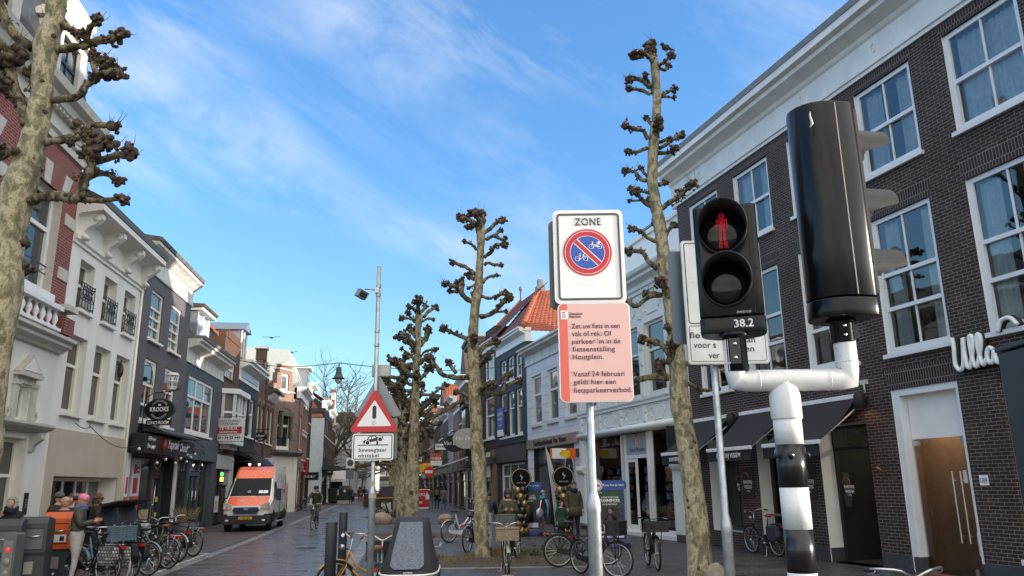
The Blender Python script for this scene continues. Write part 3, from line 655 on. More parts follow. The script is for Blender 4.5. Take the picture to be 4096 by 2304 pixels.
mb = MB(); mb.prism([(.1,3.53),(-.06,3.53),(-.14,3.56),(-.19,3.62),(-.19,3.68),(-.14,3.75),(-.02,3.78),(.1,3.78)],0,H.w,pgreen,'x',True); mb.build('shop_band',H.e)
H.box('parapet',.4,H.w,.5,.7,9.02,10.6,white)
H.box('parapet_cap',.3,H.w,.42,.78,10.6,10.75,white)
mb = MB(); mb.box(2.3,3.6,2.2,3.1,10,12.0,brick('chimney_brick',(.13,.05,.035),(.17,.07,.05),(.2,.18,.16))).box(2.2,3.7,2.1,3.2,12.0,12.1,lead); mb.lathe([(.18,12.1),(.14,12.5),(.17,12.52),(.17,12.58)],steel,12,(2.8,2.6,0)); mb.build('chimney',H.e)
mb = MB(); tiles(mb,(0.1,1.2,9.3),(4.2,1.2,9.3),(.1,4.5,11.6),(4.2,4.5,11.6),tile_wine_shade); mb.build('roof',H.e)
for i,s in enumerate((7.35,9.35,11.35,13.35,15.25)):
    x = F(s); mb = MB().box(x-.12,x+.12,-.05,0,3.82,4.08,pgreen).box(x-.12,x+.12,-.05,0,4.14,4.38,pgreen).box(x-.08,x+.08,-.062,-.05,3.86,4.34,pgreen); mb.build('pilaster_base',H.e); mb = MB()
    for z0,z1 in ((4.66,5.15),(5.2,5.7),(5.75,6.25),(6.3,6.8),(6.85,7.25),(7.4,7.9),(7.95,8.25)): mb.box(x-.12,x+.12,-.05,0,z0,z1,pgreen); mb.box(x-.08,x+.08,-.062,-.05,z0+.04,z1-.04,pgreen)
    mb.build('pilaster',H.e)
for s1,s0 in ws:
    cx = (F(s1)+F(s0))/2
    for cz,k in ((4.1,1),(7.8,1.25)):
        w_,h_ = .52*k,.26*k
        pts = []
        for a,b,c0,c1 in ((w_,h_*.45,-.5,.5),(w_*.45,h_,.5,1.5),(-w_,h_*.45,1.5,2.5),(-w_*.45,-h_,2.5,3.5)): pass
        base = [(-w_*.62,-h_),(w_*.62,-h_),(w_*.62,-h_*.62),(w_*.85,-h_*.55),(w_,0),(w_*.85,h_*.55),(w_*.62,h_*.62),(w_*.62,h_),(-w_*.62,h_),(-w_*.62,h_*.62),(-w_*.85,h_*.55),(-w_,0),(-w_*.85,-h_*.55),(-w_*.62,-h_*.62)]
        MB().tube([(cx+p,-.012,cz+q) for p,q in base],.02,pgreen,6,closed=True,smooth=False).build('frieze_moulding',H.e)
for s in (15.2,7.1):
    mb = MB(); x = F(s)
    mb.box(x-.28,x+.28,-.10,0,.0,2.25,pgreen).prism([(-.24,2.3),(-.2,2.2),(-.1,2.12),(0,2.12),(0,2.45),(-.2,2.45)],x-.32,x+.32,pgreen,'x').box(x-.22,x+.22,-.06,0,2.45,3.5,pgreen).box(x-.29,x+.29,-.13,0,0,.22,bluestone)
    mb.build('pier',H.e,bevel=.02)
fr = pgl
mb = MB()
for s in (14.8,11.86,11.55,9.72,9.5,7.7): mb.box(F(s)-.05,F(s)+.05,.18,.30,.12,3.5,fr)
mb.box(F(11.5),F(9.77),.18,.3,2.62,2.74,fr).box(F(14.85),F(11.9),.18,.3,.12,.42,fr).box(F(9.45),F(7.7),.18,.3,.12,.26,fr); mb.build('shop_front',H.e,bevel=.008)
mb = MB(); mb.quad((F(14.75),.26,.42),(F(11.9),.26,.42),(F(11.9),.26,3.5),(F(14.75),.26,3.5),G_shop); mb.quad((F(9.45),.26,.26),(F(7.75),.26,.26),(F(7.75),.26,3.5),(F(9.45),.26,3.5),G_shop); mb.split('shop_glass',H.e)
fan = H.box('fanlight',F(11.5),F(9.77),.24,.26,2.74,3.5,M('frosted_blue',(.30,.36,.42),.35))
text('Post & Presents',M('script_black',(.01,.01,.012),.5),fan,F(10.63),.236,2.86,h=.15,w=1.25,shear=.25)
mb = MB(); stripe_o = M('gift_orange',(.62,.17,.09),.5); stripe_w = M('gift_pale',(.66,.52,.46),.5); cx = F(10.63)
for k in range(5): mb.box(cx-.17+k*.068,cx-.17+(k+1)*.068,.228,.237,3.03,3.36,stripe_o if k % 2 == 0 else stripe_w)
for q in (-1,1): mb.tube([(cx,.232,3.36),(cx+q*.10,.232,3.47),(cx+q*.05,.232,3.49),(cx,.232,3.36)],.012,stripe_o,5)
mb.build('gift_emblem',fan)
dr = MB(); x0,x1 = F(11.5),F(10.62)
dr.box(x0,x0+.1,.2,.25,.12,2.62,white).box(x1-.12,x1,.2,.25,.12,2.62,white).box(x0+.1,x1-.12,.2,.25,2.5,2.62,white).box(x0+.1,x1-.12,.2,.25,.12,.34,white).quad((x0+.1,.23,.34),(x1-.12,.23,.34),(x1-.12,.23,2.5),(x0+.1,.23,2.5),G_shop)
dr = dr.build('door',H.e); dr.rotation_euler = (0,0,0)
cols_ = [M('card_%s' % n_,c_,.6,var=.5,scale=18) for n_,c_ in (('red',(.4,.06,.05)),('teal',(.08,.22,.24)),('cream',(.55,.48,.38)),('blue',(.08,.13,.3)),('pink',(.5,.25,.25)),('green',(.1,.22,.1)),('yellow',(.5,.38,.08)),('grey',(.25,.25,.26)))]
mb = MB(); rackm = M('rack_grey',(.12,.12,.12),.6)
for (sa,sb,y) in ((9.4,7.8,.7),(10.6,9.8,1.3),(11.45,10.7,.9),(14.6,12.2,.8)):
    for iz in range(7):
        z = .3+iz*.30; x = F(sa)
        mb.box(F(sa),F(sb),y,y+.04,z,z+.015,rackm)
        while x < F(sb)-.15:
            wd = random.uniform(.12,.2)
            if random.random() < .86: mb.box(x,x+wd,y-.02,y,z+.02,z+random.uniform(.16,.24),random.choice(cols_))
            x += wd+.03
mb.build('card_rack',H.e,recalc=False)
mb = MB(); mb.box(F(9.0),F(8.25),.9,1.0,1.75,2.35,M('orange_board',(.55,.1,.02),.4)).ball((F(8.35),.8,1.75),.42,M('round_banner',(.55,.56,.58),.5),2,sc=(1,.1,1)).ball((F(9.0),.6,2.1),.2,M('straw_hat',(.4,.24,.14),.8),2,sc=(1.2,.1,.7)); mb.build('window_display',H.e)
for s in (8.9,9.0): MB().ball((F(s),.9,2.75),.045,M('shop_spot',(1,.9,.75),.5,emit=16),1).build('spot_lamp',H.e)
pblue = brick('pale_blue_render',(.61,.65,.69),(.63,.67,.71),(.36,.38,.41),bw=3.0,rh=.42,ms=.012,rough=.6,stain=.08,bump=.6)
H = House('shop_house','pale blue rendered shop house with block joints and a wooden tobacco shop fascia',RR,15.5,22.65); F = H.fx
for s1,s0 in ((21.85,20.35),(19.5,18.0),(17.15,15.75)): H.win(F(s1),F(s0),4.55,7.0,rows=(.62,),cols=(1,1),fm=pgl,gm=G_mid,fw=.13,sill=.09,sm=stone,dep=.18)
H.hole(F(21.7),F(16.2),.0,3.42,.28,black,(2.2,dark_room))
H.wall(pblue,7.62,depth=9)
H.cornice(corn(7.62,8.45,.5),greywhite,x0=-.15)
mb = MB(); tiles(mb,(0,-.1,8.45),(H.w,-.1,8.45),(.0,4.4,10.6),(H.w,4.4,10.6),tile_dark); mb.build('roof',H.e)
bd = H.box('fascia_board',F(22.6),F(15.6),-.09,-.004,3.45,3.9,M('weathered_wood',(.27,.20,.16),.7,var=.2,scale=2),bevel=.01)
text('Tabakspeciaalzaak Van Vuure',M('cut_black',(.012,.012,.014),.5),bd,F(19.2),-.094,3.57,h=.24,w=4.6,ext=.02)
mb = MB()
for s in (21.68,19.95,18.1): mb.box(F(s)-.05,F(s)+.05,.16,.28,0,3.4,black)
mb.box(F(21.63),F(18.15),.18,.28,2.62,2.74,black).box(F(21.63),F(20),.18,.28,0,.5,anthra); mb.build('shop_front',H.e)
mb = MB(); mb.quad((F(21.63),.25,.5),(F(20.0),.25,.5),(F(20.0),.25,2.62),(F(21.63),.25,2.62),G_mid).quad((F(21.63),.25,2.74),(F(18.15),.25,2.74),(F(18.15),.25,3.4),(F(21.63),.25,3.4),G_mid).quad((F(19.9),.25,.05),(F(18.9),.25,.05),(F(18.9),.25,2.62),(F(19.9),.25,2.62),G_dark); mb.split('shop_glass',H.e)
dr = H.box('door',F(18.85),F(18.15),.2,.24,.03,2.6,G_dark); MB().box(F(18.3),F(18.26),.16,.2,.9,1.5,alu).build('handle',dr)
pn = H.box('panel',F(18.0),F(16.25),.10,.2,0,3.4,M('grey_panel',(.10,.105,.115),.5))
mb = MB(); mb.prism(circ(F(17.05),2.15,.52,.95),.07,.1,blackmatt,'y'); ring(mb,F(17.05),2.15,.52,.56,.068,.1,signwhite,40,1.8); mb.tube([(F(17.0),.065,1.75),(F(17.2),.065,2.1),(F(16.98),.065,2.35),(F(17.05),.065,2.6)],[.02,.05,.03,.01],stone,6); mb.tube([(F(17.1),.065,1.75),(F(16.95),.065,2.0),(F(17.12),.065,2.3)],[.015,.03,.01],stone,6); mb.build('oval_logo',pn)
mb = MB()
for k in range(60): mb.box(F(21.5)+random.uniform(0,1.4),F(21.5)+random.uniform(0,1.4)+.02,.8,.82,random.uniform(.6,2.3),random.uniform(.6,2.3)+.05,random.choice(cols_))
mb.build('goods',H.e,recalc=False)
pt = thing('projecting_sign','white and orange post sign with yellow shield sticking out between two shops','sign',onR(15.75),RANG)
mb = MB(); T_ = Matrix.Rotation(-pi/2,4,'Z'); mb.T = T_
mb.box(.12,.55,-.07,.07,2.78,3.2,M('post_orange',(.66,.13,.015),.35)).box(.55,1.18,-.07,.07,2.78,3.2,signwhite)
mb.box(1.18,1.24,-.07,.07,2.78,3.2,M('post_orange',(.66,.13,.015),.35))
bo = mb.build('sign_box',pt,bevel=.02)
mb = MB(T_); sh_ = [(.42,2.99)]+[(.58+.30*cos(a),2.99+.17*sin(a)) for a in [1.9+k*(-3.8)/12 for k in range(13)]]
sh_ = [(.86,2.99),(.74,3.12),(.5,3.15),(.38,3.1),(.36,2.99),(.38,2.88),(.5,2.83),(.74,2.86)]
sc_ = [( .62+(p-.6)*1.0,q) for p,q in sh_]; mb.prism(sc_,-.085,.085,M('post_yellow',(.75,.50,.02),.35),'y'); mb.build('shield',pt)
text('post',M('ink',(.01,.01,.012),.4),pt,-.61,-.09,2.93,h=.10,bold=.03,mw=Matrix.Rotation(-pi/2,4,'Z') @ Matrix.Translation((1.22,0,0)))
MB(T_).box(0,.14,-.1,.1,2.85,3.2,anthra).build('bracket',pt)
navy = brick('navy_brick',(.018,.032,.055),(.026,.042,.068),(.012,.02,.034),rough=.6,stain=.2,bump=.6)
H = House('shop_house','navy blue brick house with white cornice under a steep orange pantile roof',RR,22.65,28.3); F = H.fx
for s1,s0 in ((27.6,26.4),(26.1,24.9),(24.65,23.45)):
    H.win(F(s1),F(s0),7.3,8.62,rows=(.5,),cols=(2,1),fm=white,gm=G_mid,fw=.1,sill=.05)
    H.win(F(s1),F(s0),4.3,6.72,rows=(.62,),cols=(1,1),fm=white,gm=G_mid,fw=.1,sill=.05)
H.win(F(27.65),F(23.2),.6,2.87,rows=(.72,),cols=(4,3),fm=white,gm=G_mid,fw=.09,sill=.05)
H.wall(navy,9.0,depth=9)
H.cornice(corn(9.0,9.74,.45),white,x0=-.1)
H.box('fascia_board',F(28.2),F(22.9),-.12,0,2.95,3.88,M('dark_grey_board',(.06,.06,.062),.6)); H.box('fascia_cap',F(28.3),F(22.75),-.2,0,3.88,3.93,anthra)
mb = MB(); w_ = H.w
tiles(mb,(w_,-.2,9.5),(w_,10,9.5),(-1,3,13.5),(-1,10,13.5),tile_red); tiles(mb,(0,-.2,9.72),(w_,-.2,9.72),(-1.05,3,13.5),(-1,3,13.5),tile_wine_shade); mb.build('roof',H.e,recalc=False)  # same roof: darker tile on the street slope paints in its shade
mb = MB()
for k in range(14):
    a = Vector((w_,-.2,9.74)).lerp(Vector((-1,3,13.55)),k/14); b = Vector((w_,-.2,9.74)).lerp(Vector((-1,3,13.55)),(k+1.1)/14); mb.tube([a,b],[.17,.13],tile_red,10)
mb.build('ridge',H.e)
mb = MB(); mb.box(-1.3,-.8,2.9,3.4,13.4,13.75,lead).box(-1.2,-.9,3,3.3,13.75,14.2,lead); mb.build('chimney',H.e)
sg = thing('for_sale_board','blue estate agent board on the navy blue house wall','sign',onR(27.4),RANG)
o = MB().box(-.6,.6,-.09,-.04,4.55,5.95,signblue).box(-.6,.6,-.092,-.04,4.4,4.75,signwhite).build('board',sg)
text('BOONSTRA',lett,o,0,-.095,5.55,h=.16,w=.95); text('HEIJMIJK',lett,o,0,-.095,5.27,h=.16,w=.9); text('TE KOOP',lett,o,0,-.095,4.93,h=.12,w=.6,bold=.02)
b_brown = brick('brown_ribbed_brick',(.06,.034,.03),(.09,.05,.042),(.03,.022,.02),bw=.4,rh=.1,ms=.02,rough=.8)
H = House('shop_house','brown brick house with big white framed windows right behind the middle pollarded tree',RR,28.3,32.0); F = H.fx
H.win(F(31.2),F(28.85),7.85,9.45,rows=(),cols=2,gm=G_mid,fw=.12); H.win(F(31.2),F(28.95),4.4,6.9,rows=(.55,),cols=(2,1),gm=G_mid,fw=.12)
H.win(F(31.6),F(29),0,2.6,rows=(.75,),cols=(3,2),fm=anthra,gm=G_dark,sill=0)
H.wall(b_brown,9.9,depth=9)
H.cornice(corn(9.7,10.2,.35),white)
H.box('parapet',.2,2.4,.25,1.2,10.2,11.2,b_brown)
mb = MB(); tiles(mb,(-1,-.1,10.22),(3.7,-.1,10.22),(-1,3,13.55),(4.7,3,13.55),tile_wine_shade); mb.tube([(-1,-.1,10.3),(-1,3,13.6)],.13,tile_red,8); mb.build('roof',H.e,recalc=False)
mb = MB(); mb.lathe([(.14,13.5),(.08,13.8),(.06,14.3),(.14,14.4),(.14,14.55),(0,14.65)],lead,12,(-.9,3,0)); mb.build('finial',H.e)
mb = MB(); mb.box(-1.6,-.5,5.2,6.2,10,14.4,brick('chimney_brick',(.1,.1,.1),(.1,.1,.1),(.1,.1,.1))).box(-1.7,-.4,5.1,6.3,14.4,14.6,stone)
for k in range(3): mb.cyl((-1.35+.3*k,5.7,14.6),(-1.35+.3*k,5.7,15.2),.09,lead,8)
mb.build('chimney',H.e)
H.box('awning_box',F(31.9),F(28.4),-.5,0,2.9,3.3,anthra); H.box('column',F(28.75),F(28.4),-.25,0,0,3.7,M('ochre_trim',(.17,.12,.06),.6))
H.box('blind',F(29.6),F(28.8),-.35,-.3,2.2,3.6,M('pale_blind',(.5,.48,.42),.8))
H = House('shop_house','dark timber fronted house with an oriel window and balcony above two oval signs',R2,.2,4.6); F = H.fx
dk = M('very_dark_wood',(.022,.019,.017),.5,var=.3)
H.win(.6,1.7,7.4,9.4,rows=(.6,),cols=1,fm=pgl); H.win(2.4,3.6,7.4,9.4,rows=(.6,),cols=1,fm=pgl)
H.win(.3,4.1,0,2.8,rows=(.75,),cols=(4,3),fm=black,gm=G_dark,sill=0)
H.wall(b_brown,9.8,depth=8); H.cornice(corn(9.8,11.0,.8),M('dark_cornice',(.10,.09,.085),.6)); H.cornice([(.3,11),(-.85,11),(-.85,11.12),(.3,11.12)],white,name='gutter')
mb = MB(); mb.prism([(.7,0),(1.1,-.85),(3.4,-.85),(3.8,0)],3.6,6.6,dk,'z').prism([(.6,0),(1.0,-1),(3.5,-1),(3.9,0)],6.6,6.8,dk,'z').prism([(1.0,0),(1.4,-.5),(3.1,-.5),(3.5,0)],3.2,3.6,dk,'z'); bo = mb.build('oriel',H.e)
mb = MB()
for x in (1.18,1.9,2.65):
    for z0,z1 in ((4.1,5.2),(5.35,6.45)): mb.box(x,x+.62,-.875,-.852,z0,z1,G_mid)
mb.box(1.2,1.75,-.90,-.878,4.1,5.0,M('amber_curtain',(.22,.12,.05),.8)); mb.build('pane',bo)
mb = MB()
for k in range(16): mb.cyl((.7+k*.21,-.98,6.8),(.7+k*.21,-.98,7.5),.012,black,5)
mb.box(.65,3.95,-1.0,-.95,7.5,7.55,black); mb.build('balcony_rail',H.e)
H.box('awning_box',.1,4.2,-.9,0,2.85,3.2,dk)
vs_ = [((2.05),.0)]
for k,(px,py,lab) in enumerate(((1866,1754,'pale oval shop sign hanging in front of the dark oriel house'),(1818,1774,'smaller dark oval shop sign beside the pale oval sign'))):
    p = at(px,py,46.5+2.5*k); t = thing('oval_sign',lab,'sign',p,-.12)
    mb = MB(); mb.prism(circ(0,0,.82 if k == 0 else .7,.6 if k == 0 else .52),-.05,.05,M('oval_silver',(.36,.36,.34),.4) if k == 0 else blackmatt,'y'); f = mb.build('sign_board',t)
    text('Van Ewijk',signwhite,f,0,-.055,-.08,h=.24,w=1.25,shear=.3); MB().cyl((0,0,.6),(0,0,.75),.02,black,6).cyl((-.2,0,.75),(1.2,0,.75),.025,black,6).build('bracket',t)
b_red = brick('red_brick_white_joints',(.17,.032,.026),(.25,.052,.038),(.36,.26,.24),rh=.075,ms=.0065,rough=.75,stain=.2)
stucco = M('light_stucco',(.72,.72,.68),.8,var=.05,scale=1.5,bump=.15,bscale=60,streak=.10)
stuccow = M('off_white_stucco',(.76,.76,.715),.8,var=.05,scale=1.2,bump=.15,bscale=60,streak=.10)
greenwood = M('dark_green_wood',(.012,.022,.018),.35)
slate = brick('slate',(.030,.036,.046),(.045,.052,.064),(.015,.017,.02),bw=.25,rh=.18,ms=.012,rough=.45,stain=.3)
H = House('brick_mansion','red brick corner mansion with white stone bands, balustrade, slate mansard and dormers',LL,-24.0,-12.33); F = H.fx
bays = [(-15.45,-13.25),(-19.2,-17.0),(-22.9,-20.7)]
for a,b in bays:
    H.win(F(a),F(b),6.80,9.55,rows=(.64,),cols=(2,2),fm=white,gm=G_dark,fw=.14,ins=.22,dep=.42,sill=0,rev=stone)
for a,b in ((-14.35,-13.62),(-18.6,-17.9)): H.win(F(a),F(b),3.45,4.32,rows=(),cols=1,fm=cream,gm=G_dark,fw=.09,sill=0,ins=.15)
H.win(F(-15.1),F(-13.42),0,3.05,rows=(.72,),cols=(2,2),fm=cream,gm=G_dark,fw=.1,ins=.22,dep=.4,sill=0,rev=cream)
H.win(F(-19.1),F(-17.4),0,3.05,rows=(.72,),cols=(2,2),fm=cream,gm=G_dark,fw=.1,ins=.22,dep=.4,sill=0,rev=cream)
H.wall(stucco,5.4,depth=10,name='wall',roof=False); H.wall(b_red,10.75,5.4,depth=10)
W = H.w
H.cornice([(.2,5.38),(-.10,5.38),(-.14,5.45),(-.30,5.52),(-.30,5.62),(-.42,5.66),(-.42,5.74),(-.1,5.84),(.2,5.84)],stone,x1=W+.1)
for a,b in bays:
    mb = MB(); x0,x1 = F(a)-.15,F(b)+.15
    mb.box(x0,x1,-.32,-.06,5.84,5.92,white); mb.box(x0,x1,-.34,-.04,6.38,6.50,white)
    n = 7
    for k in range(n):
        mb.lathe([(.05,5.92),(.07,5.96),(.035,6.0),(.085,6.12),(.075,6.2),(.03,6.3),(.06,6.34),(.06,6.38)],white,10,(x0+.15+(x1-x0-.3)*k/(n-1),-.19,0))
    mb.build('balustrade',H.e)
    H.box('sill_block',x0+.1,x1-.1,-.12,.1,6.5,6.8,white,.02)
mb = MB(); mb.box(0,W+.05,-.10,0,6.28,6.46,stone)
for a,b in [(-16.9,-15.75),(-13.0,-12.35),(-20.5,-19.4)]:
    for z in (7.35,8.85): mb.box(F(a),min(F(b),W+.03),-.03,0,z,z+.32,stone)
    mb.box(F(a),min(F(b),W+.03),-.34,0,5.84,6.28,b_red); mb.box(F(a),min(F(b),W+.03),-.40,0,6.46,6.62,stone)
mb.build('stone_band',H.e)
for a,b in bays:
    mb = MB(); x0,x1 = F(a),F(b); c = (x0+x1)/2
    for k in range(7):
        u0,u1 = k/7,(k+1)/7; m_ = stone if k in (0,3,6) else b_red
        mb.prism([(x0-.1+(x1-x0+.2)*u0,9.55),(x0-.1+(x1-x0+.2)*u1,9.55),(x0-.35+(x1-x0+.7)*u1,10.15),(x0-.35+(x1-x0+.7)*u0,10.15)],-.05 if m_ == stone else -.03,.05,m_,'y')
    mb.build('lintel',H.e)
    mb = MB()
    mb.box(x0+.15,x1-.15,.12,.14,7.5,7.54,black); mb.box(x0+.15,x1-.15,.12,.14,7.3,7.33,black); mb.build('guard_rail',H.e)
H.cornice([(.2,10.75),(-.08,10.75),(-.08,10.95),(-.16,11.0),(-.16,11.1),(-.08,11.14),(-.08,11.45),(-.3,11.55),(-.36,11.72),(-.56,11.8),(-.62,12.0),(.2,12.05)],stone,x1=W+.05)
mb = MB()
for k in range(int(W/.22)): mb.box(.05+k*.22,.16+k*.22,-.26,-.08,11.45,11.56,stone)
mb.build('dentil',H.e)
mb = MB(); mb.prism([(-.1,12.05),(.7,15.0),(10,15.2),(10,12.05)],0,W,slate,'x'); mb.build('roof',H.e)
H.cornice([(.9,14.9),(.35,14.95),(.3,15.1),(.15,15.18),(.15,15.4),(.9,15.45)],white,name='roof_cornice',x1=W+.1)
for a in (-14.15,-17.9,-21.6):
    c = F(a); d = MB()
    d.box(c-.95,c-.55,-.12,1.2,12.05,13.9,stone).box(c+.55,c+.95,-.12,1.2,12.05,13.9,stone).box(c-.55,c+.55,-.10,1.2,13.7,13.9,stone).box(c-.55,c+.55,-.10,1.2,12.05,12.2,stone)
    d.prism([(c-1.1,13.9),(c+1.1,13.9),(c+1.1,14.05),(c+.5,14.55),(c,14.75),(c-.5,14.55),(c-1.1,14.05)],-.25,1.2,stone,'y')
    d = d.build('dormer',H.e)
    g = MB(); g.prism([(c-.5,12.2),(c+.5,12.2)]+circ(c,13.1,.5,.55,13,0,pi),.02,.06,G_mid,'y'); g.build('pane',d)
    g = MB(); g.box(c-.03,c+.03,-.02,.02,12.2,13.6,greenwood).box(c-.5,c+.5,-.03,.019,12.98,13.06,greenwood).box(c-.55,c-.5,-.02,.02,12.2,13.7,greenwood).box(c+.5,c+.55,-.02,.02,12.2,13.7,greenwood); g.build('frame',d)
for c in (F(-13.98),F(-18.25)):
    mb = MB(); mb.prism([(c-.62,4.62),(c+.62,4.62),(c,5.08)],-.16,0,stone,'y').prism([(c-.45,4.66),(c+.45,4.66),(c,4.98)],-.18,-.16,stucco,'y').box(c-.6,c+.6,-.2,0,4.52,4.62,stone).box(c-.5,c+.5,-.06,0,4.36,4.52,stone)
    for q in (-1,1): mb.box(c+q*.48-.1,c+q*.48+.1,-.09,0,3.45,4.36,stone).box(c+q*.48-.13,c+q*.48+.13,-.12,0,4.3,4.4,stone); ring(mb,c+q*.72,3.62,.06,.12,-.06,0,stone,16)
    mb.build('window_surround',H.e)
for c in (F(-14.25),F(-18.25)):
    mb = MB(); mb.prism([(0,3.2),(-.12,3.22),(-.3,3.3),(-.36,3.36),(-.36,3.42),(0,3.45)],c-1.35,c+1.5,stone,'x')
    for q in (-1.05,1.05): mb.prism([(0,2.75),(-.06,2.75),(-.1,2.9),(-.28,3.05),(-.28,3.2),(0,3.2)],c+q-.11,c+q+.11,stone,'x')
    mb.build('door_hood',H.e)
ic = H.box('intercom',F(-13.18),F(-12.98),-.03,0,1.22,1.75,black,.006)
mb = MB()
for k in range(4): mb.box(F(-13.14),F(-13.02),-.036,-.03,1.38+k*.06,1.41+k*.06,alu)
mb.build('name_plate',ic)
H = House('plastered_house','off white plastered house with scroll brackets under its cornice and small black window grilles',LL,-12.33,-6.3); F = H.fx
sand = M('beige_panel',(.50,.44,.35),.7,var=.06,scale=1,streak=.10)
W2 = [(-11.72,-10.45),(-9.82,-8.55),(-8.02,-6.75)]
for a,b in W2:
    H.win(F(a)+.1,F(b)-.1,6.83,8.28,rows=(.55,),cols=(1,1),fm=cream,gm=G_warm,fw=.1,ins=.22,dep=.36,sill=.12,sm=stuccow)
    H.win(F(a),F(b),3.88,6.08,rows=(.64,),cols=(1,1),fm=cream,gm=G_warm,fw=.11,ins=.2,dep=.36,sill=.12,sm=stuccow)
H.hole(F(-11.75),F(-6.85),0,2.17,.55,cream)
H.wall(stuccow,8.6,depth=10)
H.box('shop_panel',F(-12.2),F(-6.34),-.05,-.004,2.17,3.43,sand); H.box('shop_panel',F(-12.2),F(-11.75),-.05,-.004,0,2.17,sand); H.box('shop_panel',F(-6.85),F(-6.34),-.05,-.004,0,2.17,sand)
f = H.win(F(-11.7),F(-6.9),0,2.15,rows=(),cols=5,fm=cream,gm=G_dark,fw=.1,ins=.45,hole=False,sill=0,thin=.12,name='shop_front')
for a,b in W2:
    mb = MB(); x0,x1 = F(a)+.12,F(b)-.12; y = -.08
    for z in (6.90,7.12,7.60): mb.box(x0,x1,y-.012,y+.012,z,z+.025,black)
    n = 5
    for k in range(n+1): x = x0+(x1-x0)*k/n; mb.box(x-.01,x+.01,y-.010,y+.010,6.88,7.66 if k in (0,n) else 7.6,black)
    for k in range(n-1):
        xa,xb = x0+(x1-x0)*k/n,x0+(x1-x0)*(k+2)/n; mb.tube([(xa,y,7.13),(xb,y,7.6)],.012,black,5); mb.tube([(xb,y,7.13),(xa,y,7.6)],.012,black,5)
    for x in (x0,x1): mb.box(x-.01,x+.01,y,.05,6.95,6.98,black); mb.box(x-.01,x+.01,y,.05,7.55,7.58,black)
    ring(mb,(x0+x1)/2,7.36,.06,.09,y-.015,y+.015,black,16); mb.build('window_grille',H.e)
H.cornice([(.3,8.58),(-.06,8.58),(-.06,8.66),(-.12,8.70),(-.12,8.82),(-.05,8.85),(-.05,9.4),(-.15,9.45),(-.72,9.55),(-.72,9.72),(.3,9.75)],stuccow)
H.cornice([(.3,9.753),(-.74,9.753),(-.80,9.90),(.3,9.92)],lead,name='gutter',x1=H.w+.1)
mb = MB(); mb.add([(0,-.7,9.92),(H.w,-.7,9.92),(H.w,10,9.92),(0,10,9.92),(1,4,12.4),(H.w-1,4,12.4)],[(0,1,5,4),(1,2,5),(2,3,4,5),(3,0,4)],tile_dark); mb.build('roof',H.e)
for k in range(4):
    x = .35+k*(H.w-.6)/3; mb = MB(); mb.prism([(-.05,8.72),(-.2,8.74),(-.24,8.84),(-.16,8.95),(-.24,9.05),(-.46,9.2),(-.62,9.36),(-.62,9.5),(-.05,9.5)],x-.12,x+.12,stuccow,'x')
    mb.lathe([(.07,-.14),(.07,.14)],stuccow,14,(x,-.2,8.80),'x').lathe([(.10,-.14),(.10,.14)],stuccow,14,(x,-.48,9.36),'x'); mb.build('bracket',H.e)
mb = MB(); mb.ball((F(-7.9),-.12,5.55),.16,black,2,sc=(.4,.6,1.5)); mb.cyl((F(-7.9),0,5.75),(F(-7.9),-.15,5.75),.02,black,6).cyl((F(-7.9),-.12,5.2),(F(-7.9),-.12,5.9),.025,black,6); mb.build('speaker_lamp',H.e)
mb = MB(); mb.cyl((F(-6.42),-.05,0),(F(-6.42),-.05,8.6),.045,cream,10); mb.build('drain_pipe',H.e)
cw = thing('festoon_wire','thin black festoon wire with bulbs sagging along the plastered house and the doner shop','cable',LO+LD*-12+Vector((.25,0,0)),atan2(LD.y,LD.x))
mb = MB(); pts = []
for x0,x1,z0,z1 in ((0,1.0,3.55,3.5),(1.0,5.2,3.55,3.2),(5.2,6.4,3.2,3.45),(6.4,9.0,3.3,3.0),(9,12.4,3.0,3.5),(12.4,18.5,3.75,3.7)):
    for k in range(9): u = k/8; pts.append((x0+(x1-x0)*u,-.30,z0+(z1-z0)*u-.28*sin(pi*u)*min(1,(x1-x0)/4)))
mb.tube(pts,.012,black,5); mb.build('wire',cw)
for x,z in ((5.2,3.1),(6.6,3.2),(7.3,2.7),(8.3,2.85),(9.6,2.75),(10.3,2.95),(11.2,2.85),(11.8,3.05),(12.4,3.2)):
    mb = MB(); mb.ball((x,-.36,z),.055,M('bulb_white',(.75,.74,.70),.3),1).cyl((x,-.34,z+.04),(x,-.30,z+.14),.022,black,6); mb.build('bulb',cw)
b_purp = brick('grey_painted_brick',(.12,.112,.118),(.15,.14,.148),(.085,.08,.085),rough=.75,stain=.18,bump=.7)
H = House('grey_brick_house','mauve grey painted brick house with a white parapet and the doner shop below',LL,-6.3,.08); F = H.fx
for a,b in ((-5.28,-3.65),(-2.78,-1.15)):
    H.win(F(a)+.05,F(b)-.1,7.14,9.0,rows=(.22,.44,.66),cols=(2,2,2,1),fm=cream,gm=G_mid,fw=.09,ins=.06,sill=.12,sm=cream)
    H.win(F(a)+.05,F(b)-.1,4.15,6.44,rows=(.24,.60),cols=(2,2,1),fm=cream,gm=G_dark,fw=.11,ins=.06,sill=.12,sm=cream,arch=.5)
H.hole(F(-5.75),F(-.35),0,2.95,.5,blackmatt)
H.wall(b_purp,9.55,depth=10)
H.cornice([(.3,9.5),(-.06,9.5),(-.08,9.58),(-.04,9.62),(-.04,10.15),(-.12,10.2),(-.3,10.35),(-.42,10.42),(-.42,10.52),(.3,10.55)],greywhite,x1=H.w+.05)
H.cornice([(.5,10.553),(-.45,10.553),(-.5,10.68),(.5,10.82)],M('mossy_coping',(.13,.13,.12),.9,var=.6,scale=5,bump=.4),name='coping',x1=H.w+.1)
mb = MB(); mb.box(0,.7,.0,1.4,9.56,10.55,greywhite); mb.build('parapet_block',H.e)
